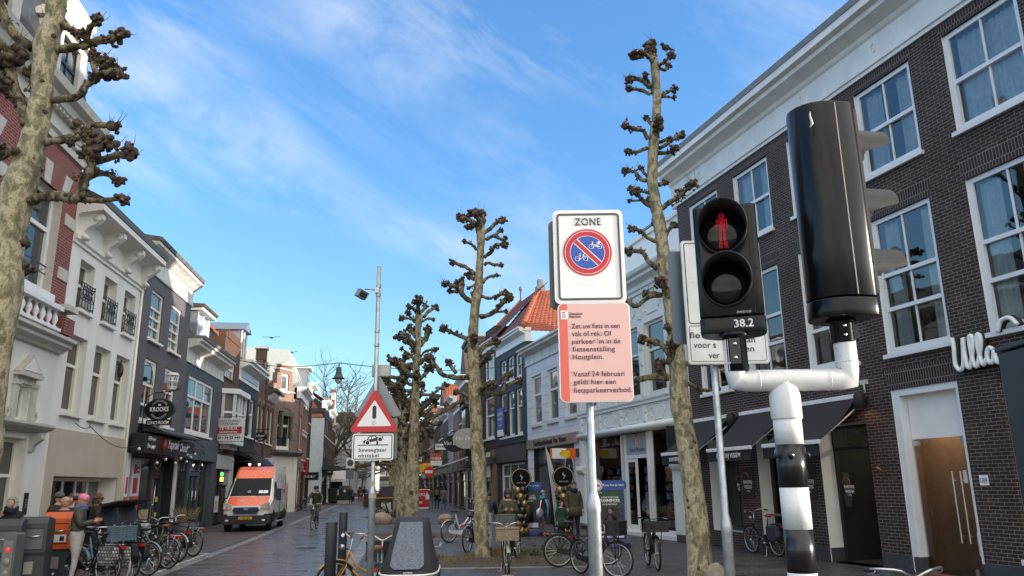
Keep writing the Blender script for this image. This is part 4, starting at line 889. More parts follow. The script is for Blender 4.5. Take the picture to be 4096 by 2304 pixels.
mb = MB(); ring(mb,F(-3.2),9.88,.045,.07,-.07,-.03,greywhite,14,1.8); mb.build('frieze_vent',H.e)
mb = MB(); mb.add([(0,.3,9.56),(H.w,.3,9.56),(H.w,10,9.56),(0,10,9.56),(0,5,12),(H.w,5,12)],[(0,1,5,4),(1,2,5),(2,3,4,5),(3,0,4)],tile_dark); mb.build('roof',H.e)
H.box('pilaster',F(-6.28),F(-5.8),-.06,0,0,3.0,greywhite); H.box('pilaster',F(-.36),F(-.03),-.06,0,0,3.05,greywhite)
x0,x1 = F(-5.75),F(-.35)
mb = MB()
for x in (x0+.03,F(-2.2),F(-.7)): mb.box(x-.03,x+.05,.3,.42,0,2.95,anthra)
mb.box(x0,F(-2.2),.2,.45,.0,.55,greywhite).box(F(-2.2),F(-.7),.3,.42,2.35,2.45,anthra); mb.build('shop_front',H.e)
mb = MB(); mb.quad((x0,.36,.55),(F(-2.2),.36,.55),(F(-2.2),.36,2.95),(x0,.36,2.95),G_dark); mb.build('shop_glass',H.e,recalc=False)
tl = H.box('transom_light',F(-2.12),F(-.72),.34,.38,2.45,2.95,anthra)
arcs = 'AMBACHTELIJK & VERS'
for i,ch in enumerate(arcs):
    if ch == ' ': continue
    a = radians(-155+130*i/(len(arcs)-1)); text(ch,signwhite,tl,0,0,0,h=.085,bold=.02,ext=.002,mw=Matrix.Translation((F(-1.42)+.52*cos(a),.336,2.95+.42*sin(a))) @ Matrix.Rotation(-(a+pi/2),4,'Y'))
dr = MB(); dr.box(F(-2.1),F(-2.0),.32,.4,0,2.33,anthra).box(F(-.85),F(-.72),.32,.4,0,2.33,anthra).box(F(-2.0),F(-.85),.32,.4,0,.3,anthra).box(F(-2.0),F(-.85),.32,.4,2.2,2.33,anthra).quad((F(-2),.36,.3),(F(-.85),.36,.3),(F(-.85),.36,2.2),(F(-2),.36,2.2),G_dark)
dr = dr.build('door',H.e); mb = MB(); mb.cyl((F(-1.72),.27,.4),(F(-1.72),.27,2.1),.022,chrome,10).cyl((F(-1.85),.29,1.2),(F(-1.5),.29,1.2),.03,chrome,10); mb.build('handle',dr)
mb = MB(); mb.box(F(-1.35),F(-1.1),.31,.318,1.3,1.5,M('yellow_sticker',(.65,.58,.05),.5)).box(F(-1.35),F(-1.1),.31,.318,.75,.9,M('yellow_sticker',(.65,.58,.05),.5)).box(F(-1.95),F(-1.78),.31,.318,1.55,1.75,M('red_sticker',(.5,.08,.05),.5)); mb.build('sticker',dr)
H.box('step_panel',x0,F(-2.25),.12,.2,0,.5,greywhite)
food = M('food_print',(.45,.10,.03),.5,var=.9,scale=7)
for s,w_,z0,z1,nm in ((-4.55,.95,.55,2.85,'a'),(-5.72,.42,.2,2.8,'b')):
    p = H.box('poster',F(s),F(s)+w_,.27,.33,z0,z1,M('poster_white',(.68,.68,.68),.5)) if nm == 'a' else H.box('poster',F(-6.22),F(-5.85),-.075,-.062,.4,2.8,M('poster_white',(.68,.68,.68),.5))
    px = F(s) if nm == 'a' else F(-6.22); ww = w_ if nm == 'a' else .37; y = .27 if nm == 'a' else -.075
    m_ = MB(); m_.box(px,px+ww,y-.004,y,.95,1.55,food); m_.box(px+.25*ww,px+.75*ww,y-.004,y,1.65,2.2,M('poster_red',(.42,.03,.025),.5))
    m_.build('poster_picture',p)
    if nm == 'a':
        mb = MB(); mb.lathe([(.0,2.32),(.05,2.36),(.07,2.5),(.05,2.66),(0,2.7)],M('kebab_red',(.45,.04,.04),.5),12,(px+.28,.262,0)); mb.build('kebab_emblem',p)
        text('Yaprak',M('script_black',(.01,.01,.012),.5),p,px+.62,.266,2.52,h=.11,w=.42,shear=.3,bold=.01); text('Doner',M('script_black',(.01,.01,.012),.5),p,px+.62,.266,2.36,h=.11,w=.4,shear=.3,bold=.01)
H.box('crate_display',F(-3.2),F(-2.3),.26,.33,.6,1.05,M('bread_rolls',(.40,.31,.2),.8,var=.7,scale=14,bump=.9,bscale=12))
sb = thing('shop_sign_box','black doner shop sign box with white script and a red kebab','sign',LO+LD*-6.1+Vector((.0,0,0)),atan2(LD.y,LD.x))
bx = MB().box(0,6.4,-.55,-.07,3.02,3.66,M('sign_black_gloss',(.010,.011,.014),.3)).build('sign_box',sb,bevel=.01)
for s_,x,z,w_,h in (('Grill word',.75,3.44,.85,.14),('Hamburger',.75,3.19,.95,.15),('Yaprak',3.45,3.27,1.5,.34),('Doner',4.95,3.22,1.2,.34),('Snacks',5.55,3.42,.5,.1),('lahm pizza',5.75,3.10,.75,.1)):
    text(s_,signwhite,bx,x,-.555,z,h=h,w=w_,shear=.35,bold=.015)
mb = MB(); mb.lathe([(0,3.1),(.02,3.1),(.02,3.17),(.07,3.18),(.1,3.35),(.08,3.52),(.02,3.54),(.02,3.62),(0,3.62)],M('kebab_red',(.45,.04,.04),.5),12,(2.15,-.57,0)); mb.ball((2.25,-.58,3.3),.08,signwhite,1,sc=(.6,.3,1.2)); mb.build('kebab_emblem',sb)
aw = thing('rolled_awning','dark rolled-up awning cassette above the doner shop sign','awning',LO+LD*-5.0,atan2(LD.y,LD.x))
mb = MB(); mb.prism([(0,3.8),(-.25,3.78),(-.8,3.70),(-.85,3.78),(-.5,3.95),(-.1,4.05),(0,4.05)],0,5.2,anthra,'x'); mb.build('cassette',aw,bevel=.02)
kp = Vector((-13.14,27.72,0)); t = thing('hanging_sign','black oval lunchroom sign hanging from an iron bracket with a white basket on top','sign',kp,-.16)
cx,cz = .62,4.52
mb = MB(); mb.prism(circ(cx,cz,.56,.36),-.04,.04,M('sign_black_gloss',(.010,.011,.014),.3),'y'); ring(mb,cx,cz,.56,.585,-.05,.05,anthra,40,.645); ov = mb.build('sign_board',t)
text('KROOKS',signwhite,ov,cx,-.044,cz-.07,h=.15,w=.72,bold=.03)
mb = MB()
for r in (.30,.34): mb.tube([(cx+r*cos(a),-.044,cz+.0+r*.95*sin(a)) for a in [radians(30+120*k/14) for k in range(15)]],.006,signwhite,5); mb.tube([(cx+r*cos(a),-.044,cz+r*.95*sin(a)) for a in [radians(210+120*k/14) for k in range(15)]],.006,signwhite,5)
mb.box(cx-.05,cx+.05,-.046,-.04,cz+.13,cz+.19,signwhite); mb.build('emblem',ov)
pl = MB().box(cx-.47,cx+.47,-.03,.03,3.96,4.16,M('sign_black_gloss',(.010,.011,.014),.3)).build('name_plate',t); text('LUNCHROOM',signwhite,pl,cx,-.035,4.0,h=.115,w=.82,bold=.02)
mb = MB(); mb.tube([(0,0,3.8),(-.02,0,4.6),(.05,0,4.95),(.3,0,5.1),(1.0,0,5.16),(1.3,0,5.22),(1.36,0,5.3),(1.3,0,5.34)],.02,black,6).tube([(-.05,0,5.65),(.2,0,5.55),(.28,0,5.3),(.25,0,5.1)],.012,black,6).tube([(.95,0,5.16),(.85,0,5.05),(.8,0,4.88)],.014,black,6).tube([(.3,0,5.1),(.35,0,4.95),(.4,0,4.85)],.014,black,6).box(-.12,-.02,-.05,.05,3.75,3.95,black).box(-.12,-.02,-.05,.05,5.55,5.7,black); mb.build('bracket',t)
mb = MB()
for k in range(16):
    a = 2*pi*k/16; mb.tube([(1.0+.15*cos(a),.15*sin(a),5.3),(1.0+.2*cos(a),.2*sin(a),5.72)],.014,white,4)
for z,r in ((5.3,.155),(5.5,.185),(5.72,.21)): mb.tube([(1.0+r*cos(2*pi*k/20),r*sin(2*pi*k/20),z) for k in range(20)],.02,white,5,closed=True)
mb.lathe([(.2,5.73),(.17,5.8),(0,5.83)],white,16,(1,0,0)).lathe([(0,5.2),(.14,5.2),(.15,5.29),(0,5.29)],white,16,(1,0,0)); mb.build('basket',t)
b_bg = brick('blue_grey_brick',(.075,.098,.112),(.092,.118,.132),(.055,.072,.082),rough=.7,stain=.18,bump=.7)
H = House('blue_grey_house','blue grey brick house with tiled mansard, tall dormer and empty grey shop front',LL,.08,6.95); F = H.fx
H.win(F(.72),F(5.35),4.15,6.63,rows=(.66,),cols=(3,3),fm=white,gm=G_dark,fw=.14,ins=.06,sill=.1,thin=.2)
H.hole(F(.35),F(6.2),0,3.05,.4,M('slate_blue_paint',(.075,.098,.112),.5))
H.wall(b_bg,7.15,depth=10)
H.cornice(corn(7.1,8.1,.6),greywhite,x0=-.02,x1=H.w+.1)
H.cornice([(.3,8.103),(-.66,8.103),(-.7,8.24),(.3,8.26)],lead,name='gutter',x1=H.w+.15)
mb = MB(); tiles(mb,(0,.0,8.2),(H.w,.0,8.2),(0,1.5,9.9),(H.w,1.5,9.9),tile_dark,tw=.35,tl=.4,amp=.07); mb.box(0,H.w,1.5,10,7.2,9.85,tile_dark); mb.build('roof',H.e,recalc=False)
d = MB(); a,b = F(2.2),F(4.6); d.box(a,a+.14,.25,2.2,8.3,9.95,M('dormer_grey',(.22,.24,.26),.6)).box(b-.14,b,.25,2.2,8.3,9.95,M('dormer_grey',(.22,.24,.26),.6)).prism([(2.3,9.95),(.05,9.95),(-.05,10.03),(-.08,10.1),(2.3,10.2)],a-.2,b+.2,M('dormer_roof',(.10,.06,.05),.7),'x').box(a-.1,b+.1,.02,2.2,9.82,9.95,white).box(a+.14,b-.14,.25,2.2,8.3,8.4,white)
d = d.build('dormer',H.e); g = MB(); g.box(a+.14,b-.14,.36,.38,8.4,9.82,M('frosted_blue',(.30,.36,.42),.35)); g.build('pane',d); g = MB()
for x in (a+.14,(a+b)/2-.04,b-.24): g.box(x,x+.1,.26,.355,8.4,9.82,white)
g.build('frame',d)
mb = MB(); mb.box(.1,.7,.9,1.7,9.5,10.6,stone).box(.0,.8,.8,1.8,10.6,10.75,anthra); mb.build('chimney',H.e)
sp = M('slate_blue_paint',(.075,.098,.112),.5); mb = MB()
for s in (.42,2.55,4.35,6.1): mb.box(F(s)-.07,F(s)+.07,.12,.26,0,3.05,sp)
mb.box(F(.42),F(6.1),.14,.26,0,.22,sp).box(F(2.6),F(4.3),.13,.25,2.35,2.5,sp).box(F(2.62),F(2.74),.15,.25,.22,2.35,sp).box(F(3.4),F(3.5),.15,.25,.22,2.35,sp).box(F(4.16),F(4.28),.15,.25,.22,2.35,sp); mb.build('shop_front',H.e)
mb = MB(); mb.quad((F(.42),.22,.2),(F(6.1),.22,.2),(F(6.1),.22,3.05),(F(.42),.22,3.05),G_dark); mb.build('shop_glass',H.e,recalc=False)
H.box('fascia',.05,H.w-.1,-.06,-.004,3.05,4.0,sp)
text('OKAY LUNA',M('faded_letter',(.055,.07,.08),.6),H.e,F(3.2),-.062,3.3,h=.42,w=2.2,bold=.02,name='faded_letters')
mb = MB(); mb.cyl((F(3.1),.06,.9),(F(3.1),.06,1.7),.018,chrome,8).cyl((F(3.7),.06,.9),(F(3.7),.06,1.7),.018,chrome,8); mb.build('handle',H.e)
b_br = brick('orange_brown_brick',(.115,.055,.032),(.155,.078,.045),(.045,.035,.03),rough=.8,stain=.25)
H = House('brown_brick_house','brown brick house with stepped flat parapet and white bay window above a narrow shop',LL,6.95,10.95); F = H.fx
H.win(F(7.35),F(9.65),7.45,8.78,rows=(.36,.68),cols=4,fm=white,gm=G_mid,fw=.08,ins=.06,sill=.08,sm=b_br)
H.hole(.35,H.w-.3,0,2.75,.4,white)
H.wall(b_br,9.5,depth=9)
mb = MB(); mb.box(0,.5,-.02,.35,9.5,9.8,b_br).box(.5,H.w-.5,-.04,.35,9.5,9.95,b_br).box(H.w-.5,H.w,-.02,.35,9.5,9.8,b_br); mb.build('parapet',H.e)
x0,x1 = .3,H.w-.2; mb = MB(); mb.prism([(x0,0),(x0+.35,-.6),(x1-.35,-.6),(x1,0)],4.0,4.5,white,'z').prism([(x0-.15,0),(x0+.25,-.8),(x1-.25,-.8),(x1+.15,0)],6.55,6.8,white,'z').prism([(x0+.3,0),(x0+.6,-.35),(x1-.6,-.35),(x1-.3,0)],3.75,4.0,M('bay_base',(.35,.35,.36),.6),'z')
for p,q in (((x0+.06,-.06),.06),((x0+.36,-.56),.07),((x0+1.4,-.56),.06),((x1-1.4,-.56),.06),((x1-.36,-.56),.07),((x1-.06,-.06),.06)): mb.box(p[0]-q,p[0]+q,p[1]-q,p[1]+q,4.5,6.55,white)
mb.prism([(x0+.04,0),(x0+.37,-.58),(x1-.37,-.58),(x1-.04,0)],5.55,5.65,white,'z'); bw_ = mb.build('bay_window',H.e)
mb = MB(); mb.prism([(x0+.1,0),(x0+.4,-.53),(x1-.4,-.53),(x1-.1,0)],4.5,6.55,M('lace_glass',(.16,.155,.15),.15,var=.5,scale=25),'z'); mb.build('pane',bw_)
mb = MB(); mb.box(.4,H.w-.35,.25,.3,.0,1.9,G_dark);
for k in range(5): mb.box(.45+k*.75,.5+k*.75,.18,.24,0,1.9,black)
mb.build('shop_front',H.e); H.box('shop_panel',.35,H.w-.3,.12,.2,1.95,2.75,M('shop_grey',(.28,.30,.33),.6)); H.box('side_post',H.w-.3,H.w,-.05,0,0,3.4,greywhite); H.box('fascia',.1,H.w-.3,-.05,0,2.75,3.45,M('fascia_grey',(.42,.43,.43),.6))
ds = H.box('display_case',.9,1.75,-.05,.1,2.0,2.7,blackmatt); mb = MB(); mb.box(1.02,1.63,-.056,-.05,2.4,2.58,M('led_green',(.05,.6,.08),.5,emit=1.2)).box(.98,1.68,-.056,-.05,2.12,2.34,M('led_yellow',(.85,.5,.05),.5,emit=1.2)); mb.build('screen',ds)
pp_ = H.box('poster',.8,1.7,.10,.12,.6,1.4,M('poster_white',(.68,.68,.68),.5)); MB().box(1.0,1.5,.095,.1,.75,1.15,M('melon',(.6,.4,.25),.6)).build('poster_picture',pp_)
t = thing('estate_board','white estate agent board with red band in a wire frame by the bay window','sign',(-14.45,39.75,0),-.10)
bd = MB().box(-.75,.75,-.03,.03,4.12,5.22,signwhite).build('board',t)
tx = M('text_dark',(.02,.025,.025),.5); MB().box(-.72,.72,-.036,-.03,4.45,4.80,M('estate_red',(.48,.03,.06),.5)).build('red_band',bd)
for s_,z,h,w_,m_,bo in (('KOKELENBERG',5.03,.115,1.25,tx,0),('OUWEHAND',4.88,.115,1.05,tx,0),('TE HUUR',4.64,.13,1.0,signwhite,.04),('winkelruimte',4.50,.09,.95,signwhite,.03),('www.kokelenberg-ouwehand.nl',4.37,.045,1.25,tx,.02),('020 - 34 22 444',4.20,.115,1.3,tx,.035)): text(s_,m_,bd,.0,-.037,z,h=h,w=w_,bold=bo)
mb = MB(); mb.tube([(-.86,0,4.05),(.86,0,4.05),(.86,0,5.3),(-.86,0,5.3)],.016,M('frame_dark',(.05,.05,.05),.4,.5),6,closed=True,smooth=False)
for k in range(5): x = -.7+.35*k; mb.cyl((x,0,5.22),(x,0,5.3),.008,black,4).cyl((x,0,4.05),(x,0,4.12),.008,black,4)
for z in (4.3,4.7,5.1):
    for q in (-1,1): mb.cyl((q*.75,0,z),(q*.86,0,z),.008,black,4)
mb.build('frame',t)
b_blk = brick('black_painted_brick',(.022,.024,.028),(.03,.032,.036),(.015,.016,.018),rough=.6,bump=.6)
H = House('black_house','black painted house with a white panelled cornice, narrow dormer and big black awning',LL,10.95,16.95); F = H.fx
for a,b in ((11.4,12.45),(12.75,14.2),(14.6,16.2)): H.win(F(a),F(b),4.75,7.1,rows=(.6,),cols=1,fm=white,gm=G_mid,fw=.13,sill=.08)
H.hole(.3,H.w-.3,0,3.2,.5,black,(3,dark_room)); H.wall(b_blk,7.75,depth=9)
H.cornice(corn(7.75,8.9,.7),white,x0=-.05,x1=H.w+.1)
H.box('frieze_panel',.6,H.w-.5,-.09,-.03,7.98,8.3,M('frieze_blue',(.42,.50,.58),.5))
mb = MB(); tiles(mb,(0,0,8.9),(H.w,0,8.9),(0,3,12),(H.w,3,12),tile_red); mb.build('roof',H.e,recalc=False)
d = MB(); a,b = 2.0,3.6; d.box(a,b,.5,2.6,8.9,11.0,M('dormer_grey',(.22,.24,.26),.6)); d.prism([(a-.2,11.0),(b+.2,11.0),((a+b)/2,11.6)],.2,2.8,M('lead_blue',(.13,.17,.24),.5),'y'); d = d.build('dormer',H.e); g = MB(); g.box(a+.2,b-.2,.47,.495,9.1,10.85,G_mid); g.build('pane',d); g = MB()
for x in (a,(a+b)/2-.1,b-.2): g.box(x,x+.2,.4,.465,9.0,11.0,white)
g.build('frame',d)
t = thing('shop_awning','large curved black awning of the black house behind the white and orange van','awning',LO+LD*11.3,atan2(LD.y,LD.x))
mb = MB(); pr = [(0,3.75),(-.35,3.72),(-.9,3.5),(-1.3,3.1),(-1.45,2.75),(-1.42,2.75),(-1.2,3.1),(-.8,3.4),(0,3.6)]; mb.prism(pr,0,5.4,awnf,'x',True); mb.build('cloth',t)
MB().box(-.05,5.5,-.25,0,3.78,4.0,black).build('cassette',t)
mb = MB(); mb.tube([(-.8,0,3.2),(-.8,-1.6,3.2)],.02,black,6).lathe([(.03,-.1),(.07,.02),(0,.02)],M('spot_on',(1,.9,.7),.5,emit=1.2),10,(-.8,-1.0,3.05)).lathe([(.03,-.1),(.07,.02),(0,.02)],M('spot_on',(1,.9,.7),.5,emit=1.2),10,(-.8,-1.5,3.05)); mb.build('lamp_rail',t)
H.box('side_panel',H.w-.05,H.w,-1.3,0,2.4,3.6,M('pale_side',(.5,.55,.6),.6))
b_tan = brick('tan_brick',(.125,.075,.05),(.165,.10,.066),(.06,.05,.045),rough=.8,stain=.25)
b_rb = brick('red_brown_brick',(.17,.07,.045),(.22,.095,.06),(.35,.30,.27),rough=.8,stain=.2)
for s0,s1,lab,z1,nm in ((16.95,20.1,'narrow tan brick house with a tall chimney gable next to the black house',8.8,'a'),(20.1,23.8,'narrow brown brick house with a bracketed gutter beside the step gabled corner house',7.9,'b')):
    H = House('narrow_house',lab,LL,s0,s1); F = H.fx; c = H.w/2
    for x in (.4,c+.25): H.win(x,x+c-.7,4.7,7.0,rows=(.62,),cols=1,fm=cream,gm=G_mid,fw=.12,sill=.08)
    H.win(.3,H.w-.3,0,2.8,rows=(.78,),cols=3,fm=black,gm=G_dark,sill=0); H.wall(b_tan,z1,depth=9)
    mb = MB()
    for x in (.4,c+.25): mb.prism(circ(x+(c-.7)/2,7.05,(c-.7)/2+.12,.4,11,0,pi)+circ(x+(c-.7)/2,7.02,(c-.7)/2-.05,.22,11,0,pi)[::-1],-.04,0,b_rb,'y')
    mb.build('arch',H.e)
    if nm == 'a':
        mb = MB(); mb.prism([(0,8.8),(H.w,8.8),(H.w,9.2),(c+.35,10.0),(c-.35,10.0),(0,9.2)],0,.4,b_tan,'y').box(c-.4,c+.4,-.1,.5,10.0,10.75,b_tan).prism([(c-.5,10.75),(c+.5,10.75),(c,11.0)],-.2,.6,stone,'y'); mb.box(H.w-.5,H.w,-.12,0,3.2,9.0,b_tan); mb.build('gable',H.e)
        mb = MB(); tiles(mb,(0,.4,8.8),(0,8,8.8),(c,.4,9.95),(c,8,9.95),tile_red); tiles(mb,(H.w,.4,8.8),(H.w,8,8.8),(c,.4,9.95),(c,8,9.95),tile_dark); mb.build('roof',H.e,recalc=False)
    else:
        H.cornice([(.3,7.9),(-.1,7.9),(-.6,8.15),(-.7,8.2),(-.7,8.35),(.3,8.4)],M('gutter_dark',(.07,.06,.055),.6))
        mb = MB()
        for k in range(6): mb.prism([(0,7.6),(-.15,7.65),(-.5,8.0),(-.5,8.1),(0,8.1)],.3+k*.6,.45+k*.6,white,'x')
        mb.build('bracket',H.e)
        mb = MB(); tiles(mb,(0,-.3,8.4),(H.w,-.3,8.4),(0,3.2,11.2),(H.w,3.2,11.2),tile_dark,amp=.06); mb.build('roof',H.e,recalc=False)
        d = MB().box(.5,1.8,.2,1.6,8.8,10.3,M('dormer_grey',(.22,.24,.26),.6)); d = d.build('dormer',H.e); MB().box(.6,1.7,.15,.195,8.9,10.2,G_mid).build('pane',d)
    H.box('fascia',.1,H.w-.1,-.06,0,2.85,3.5,M('pale_side',(.5,.55,.6),.6) if nm == 'a' else b_tan)
t = thing('oval_sign','black oval cafe sign on a bracket above the black awning','sign',at(1192+14,1748,51.2)*1.0,-.14); t.location = at(1036,1748,50.5)
mb = MB(); mb.prism(circ(0,0,.55,.3),-.05,.05,blackmatt,'y'); f = mb.build('sign_board',t); text('Zandloper',signwhite,f,0,-.055,0,h=.17,w=.85,shear=.3,bold=.01); text('cafe',signwhite,f,.15,-.055,-.2,h=.12,w=.3,shear=.3); MB().box(-.9,.7,-.03,.03,.45,.5,black).cyl((0,0,.3),(0,0,.45),.02,black,6).build('bracket',t)
O8,D8 = Vector((-17.45,56.4,0)),Vector((.95,3.5,0)).normalized(); L8 = (O8,D8,'L'); L8W = (Vector((-16.4,60,0)),Vector((-.18,1,0)).normalized(),'L')
H = House('step_gabled_house','red brown brick corner house with a stepped gable, striped curtains and cream shop pillars',L8,0,3.63); w_ = H.w
H.win(.75,2.65,4.45,7.15,rows=(.66,),cols=1,fm=cream,gm=G_dark,fw=.2,sill=.05,name='balcony_door')
H.win(1.0,2.0,8.7,10.0,rows=(),cols=1,fm=cream,gm=G_mid,fw=.16,sill=.08)
H.hole(.6,2.2,0,3.2,.4,cream)
H.wall(b_rb,8.3,4.2,depth=3.4,name='wall'); H.wall(cream,4.2,depth=3.4,name='shop_wall');
H.hole(1.0,2.0,8.7,10.0,.3)
H.ops = []
mb = MB()
for k,(z0,z1,i) in enumerate(((8.3,8.69,.1),(10.01,10.3,.75),(10.3,10.65,.95))): mb.box(i-.1,w_-.75-i*.6,0,.4,z0,z1,b_rb).box(i-.18,w_-.67-i*.6,-.06,.46,z1,z1+.08,stone)
mb.box(0.0,.98,0,.4,8.69,9.2,b_rb).box(.4,.98,0,.4,9.2,10.01,b_rb).box(2.02,w_-.75,0,.4,8.69,9.2,b_rb).box(2.02,w_-1.1,0,.4,9.2,10.01,b_rb).prism([(1.0,10.73),(2.2,10.73),(1.6,11.0)],-.1,.5,stone,'y'); mb.build('gable',H.e)
mb = MB()
for z in (4.3,5.2,6.4,8.1): mb.box(0,.72,-.03,0,z,z+.18,lead).box(2.68,w_,-.03,0,z,z+.18,lead)
mb.prism(circ(1.7,7.1,1.25,.7,15,0,pi)+circ(1.7,7.1,.95,.4,15,0,pi)[::-1],-.05,0,b_rb,'y').box(1.55,1.85,-.08,0,7.5,8.0,lead); mb.build('stone_band',H.e)
H.cornice([(.2,4.0),(-.15,4.02),(-.5,4.2),(-.6,4.25),(-.6,4.4),(.2,4.42)],M('mossy_ledge',(.16,.17,.15),.8,var=.4),x0=-.1,x1=w_+.2)
H.box('roof',0,w_-.5,.4,6,8.3,9.4,tile_dark)
mb = MB(); mb.box(.95,1.15,-.25,.0,5.3,7.2,M('checked_curtain',(.10,.11,.06),.9,var=.9,scale=9)).box(2.3,2.5,-.25,0,5.3,7.2,M('checked_curtain',(.10,.11,.06),.9,var=.9,scale=9)).box(.9,2.55,-.26,0,6.9,7.25,M('checked_curtain',(.10,.11,.06),.9,var=.9,scale=9)); mb.build('awning_curtain',H.e)
st = MB(); st.prism([(1.2+(.28 if k % 2 == 0 else .12)*cos(k*pi/5+.4),5.9+(.42 if k % 2 == 0 else .15)*sin(k*pi/5+.4)) for k in range(10)],-.08,-.03,M('paper_star',(.65,.63,.6),.8),'y'); tag(st.build('paper_star',loc=H.e.location),'white paper star hanging in the blue balcony window of the step gabled house','decoration'); bpy.data.objects['paper_star'].rotation_euler = H.e.rotation_euler
H.box('pier',-.1,.2,-.1,0,0,4.0,cream); H.box('pier',w_-.5,w_,-.1,0,0,4.0,cream)
H = House('corner_wing','brown brick side wing of the step gabled corner house with grouped white windows',L8W,.02,7.6); w_ = H.w
for x in (.5,): H.win(x,x+1.4,4.6,7.2,rows=(.6,),cols=1,fm=cream,gm=G_mid,fw=.14,sill=.08)
for x in (2.8,4.3,5.8):
    H.win(x,x+1.1,6.2,8.0,rows=(.5,),cols=1,fm=cream,gm=G_mid,fw=.14,sill=.1); H.win(x,x+1.1,3.9,5.7,rows=(.5,),cols=1,fm=cream,gm=G_mid,fw=.14,sill=.1)
H.win(.6,2.4,0,3.2,rows=(.75,),cols=2,fm=cream,gm=G_dark,sill=0); H.win(3.2,7,0,3.0,rows=(.75,),cols=3,fm=anthra,gm=G_dark,sill=0)
H.wall(b_rb,8.4,depth=8); H.cornice(corn(8.4,9.3,.5),white,x0=-.3)
mb = MB()
for x in (2.8,4.3,5.8):
    for z in (8.05,5.75): mb.box(x-.15,x+1.25,-.05,0,z,z+.25,stone)
mb.build('lintel',H.e)
mb = MB(); mb.prism([(.1,9.3),(1.2,12.3),(8,12.5),(8,9.3)],.5,w_+3.5,M('white_mansard',(.52,.55,.54),.5,var=.1),'x'); mb.build('roof',H.e)
d = MB().box(4.6,7.0,.0,2.2,9.6,11.4,M('dormer_grey',(.22,.24,.26),.6)).box(4.4,7.2,-.3,2.4,11.4,11.6,greywhite); d = d.build('dormer',H.e); MB().box(4.8,6.8,-.04,-.01,9.8,11.2,G_mid).build('pane',d)
t = thing('box_sign','red square shop sign with white letters sticking out above the pavement','sign',at(1200,1868,66),-.12)
f = MB().box(-.6,.6,-.08,.08,-.62,.62,M('pip_red',(.50,.012,.03),.4)).build('sign_box',t); text('pipoos',signwhite,f,0,-.085,-.4,h=.2,w=1.0,bold=.04); MB().box(-.95,-.6,-.03,.03,-.3,.3,anthra).build('bracket',t)
H = House('dark_brick_house','narrow dark grey brick house with paired arched windows behind the red square sign',L8W,7.6,11.6); w_ = H.w
for x in (.5,2.2): H.win(x,x+1.2,7.2,9.3,rows=(.6,),cols=1,fm=cream,gm=G_mid,fw=.14); H.win(x,x+1.2,4.2,6.3,rows=(.6,),cols=1,fm=cream,gm=G_mid,fw=.14,arch=.4)
H.win(.4,3.6,0,2.8,rows=(.75,),cols=3,fm=black,gm=G_dark,sill=0)
H.wall(brick('dark_grey_brick',(.05,.045,.04),(.08,.07,.06),(.03,.028,.025)),9.8,depth=8); H.cornice(corn(9.8,10.6,.6),white)
t = thing('hanging_sign','dark rectangular board with pale letters hanging over the pavement left of the cyclist','sign',at(1231,1905,68),-.12); f = MB().box(-.95,.95,-.06,.06,-.33,.33,M('slate_board',(.022,.026,.028),.5)).build('sign_board',t); text('Oscar',signwhite,f,0,-.065,-.12,h=.26,w=1.45,bold=.03,sp=1.2); MB().box(-1.4,-.95,-.03,.03,.05,.12,black).build('bracket',t)
L10 = (Vector((-19.35,80,0)),Vector((-.17,1,0)).normalized(),'L')
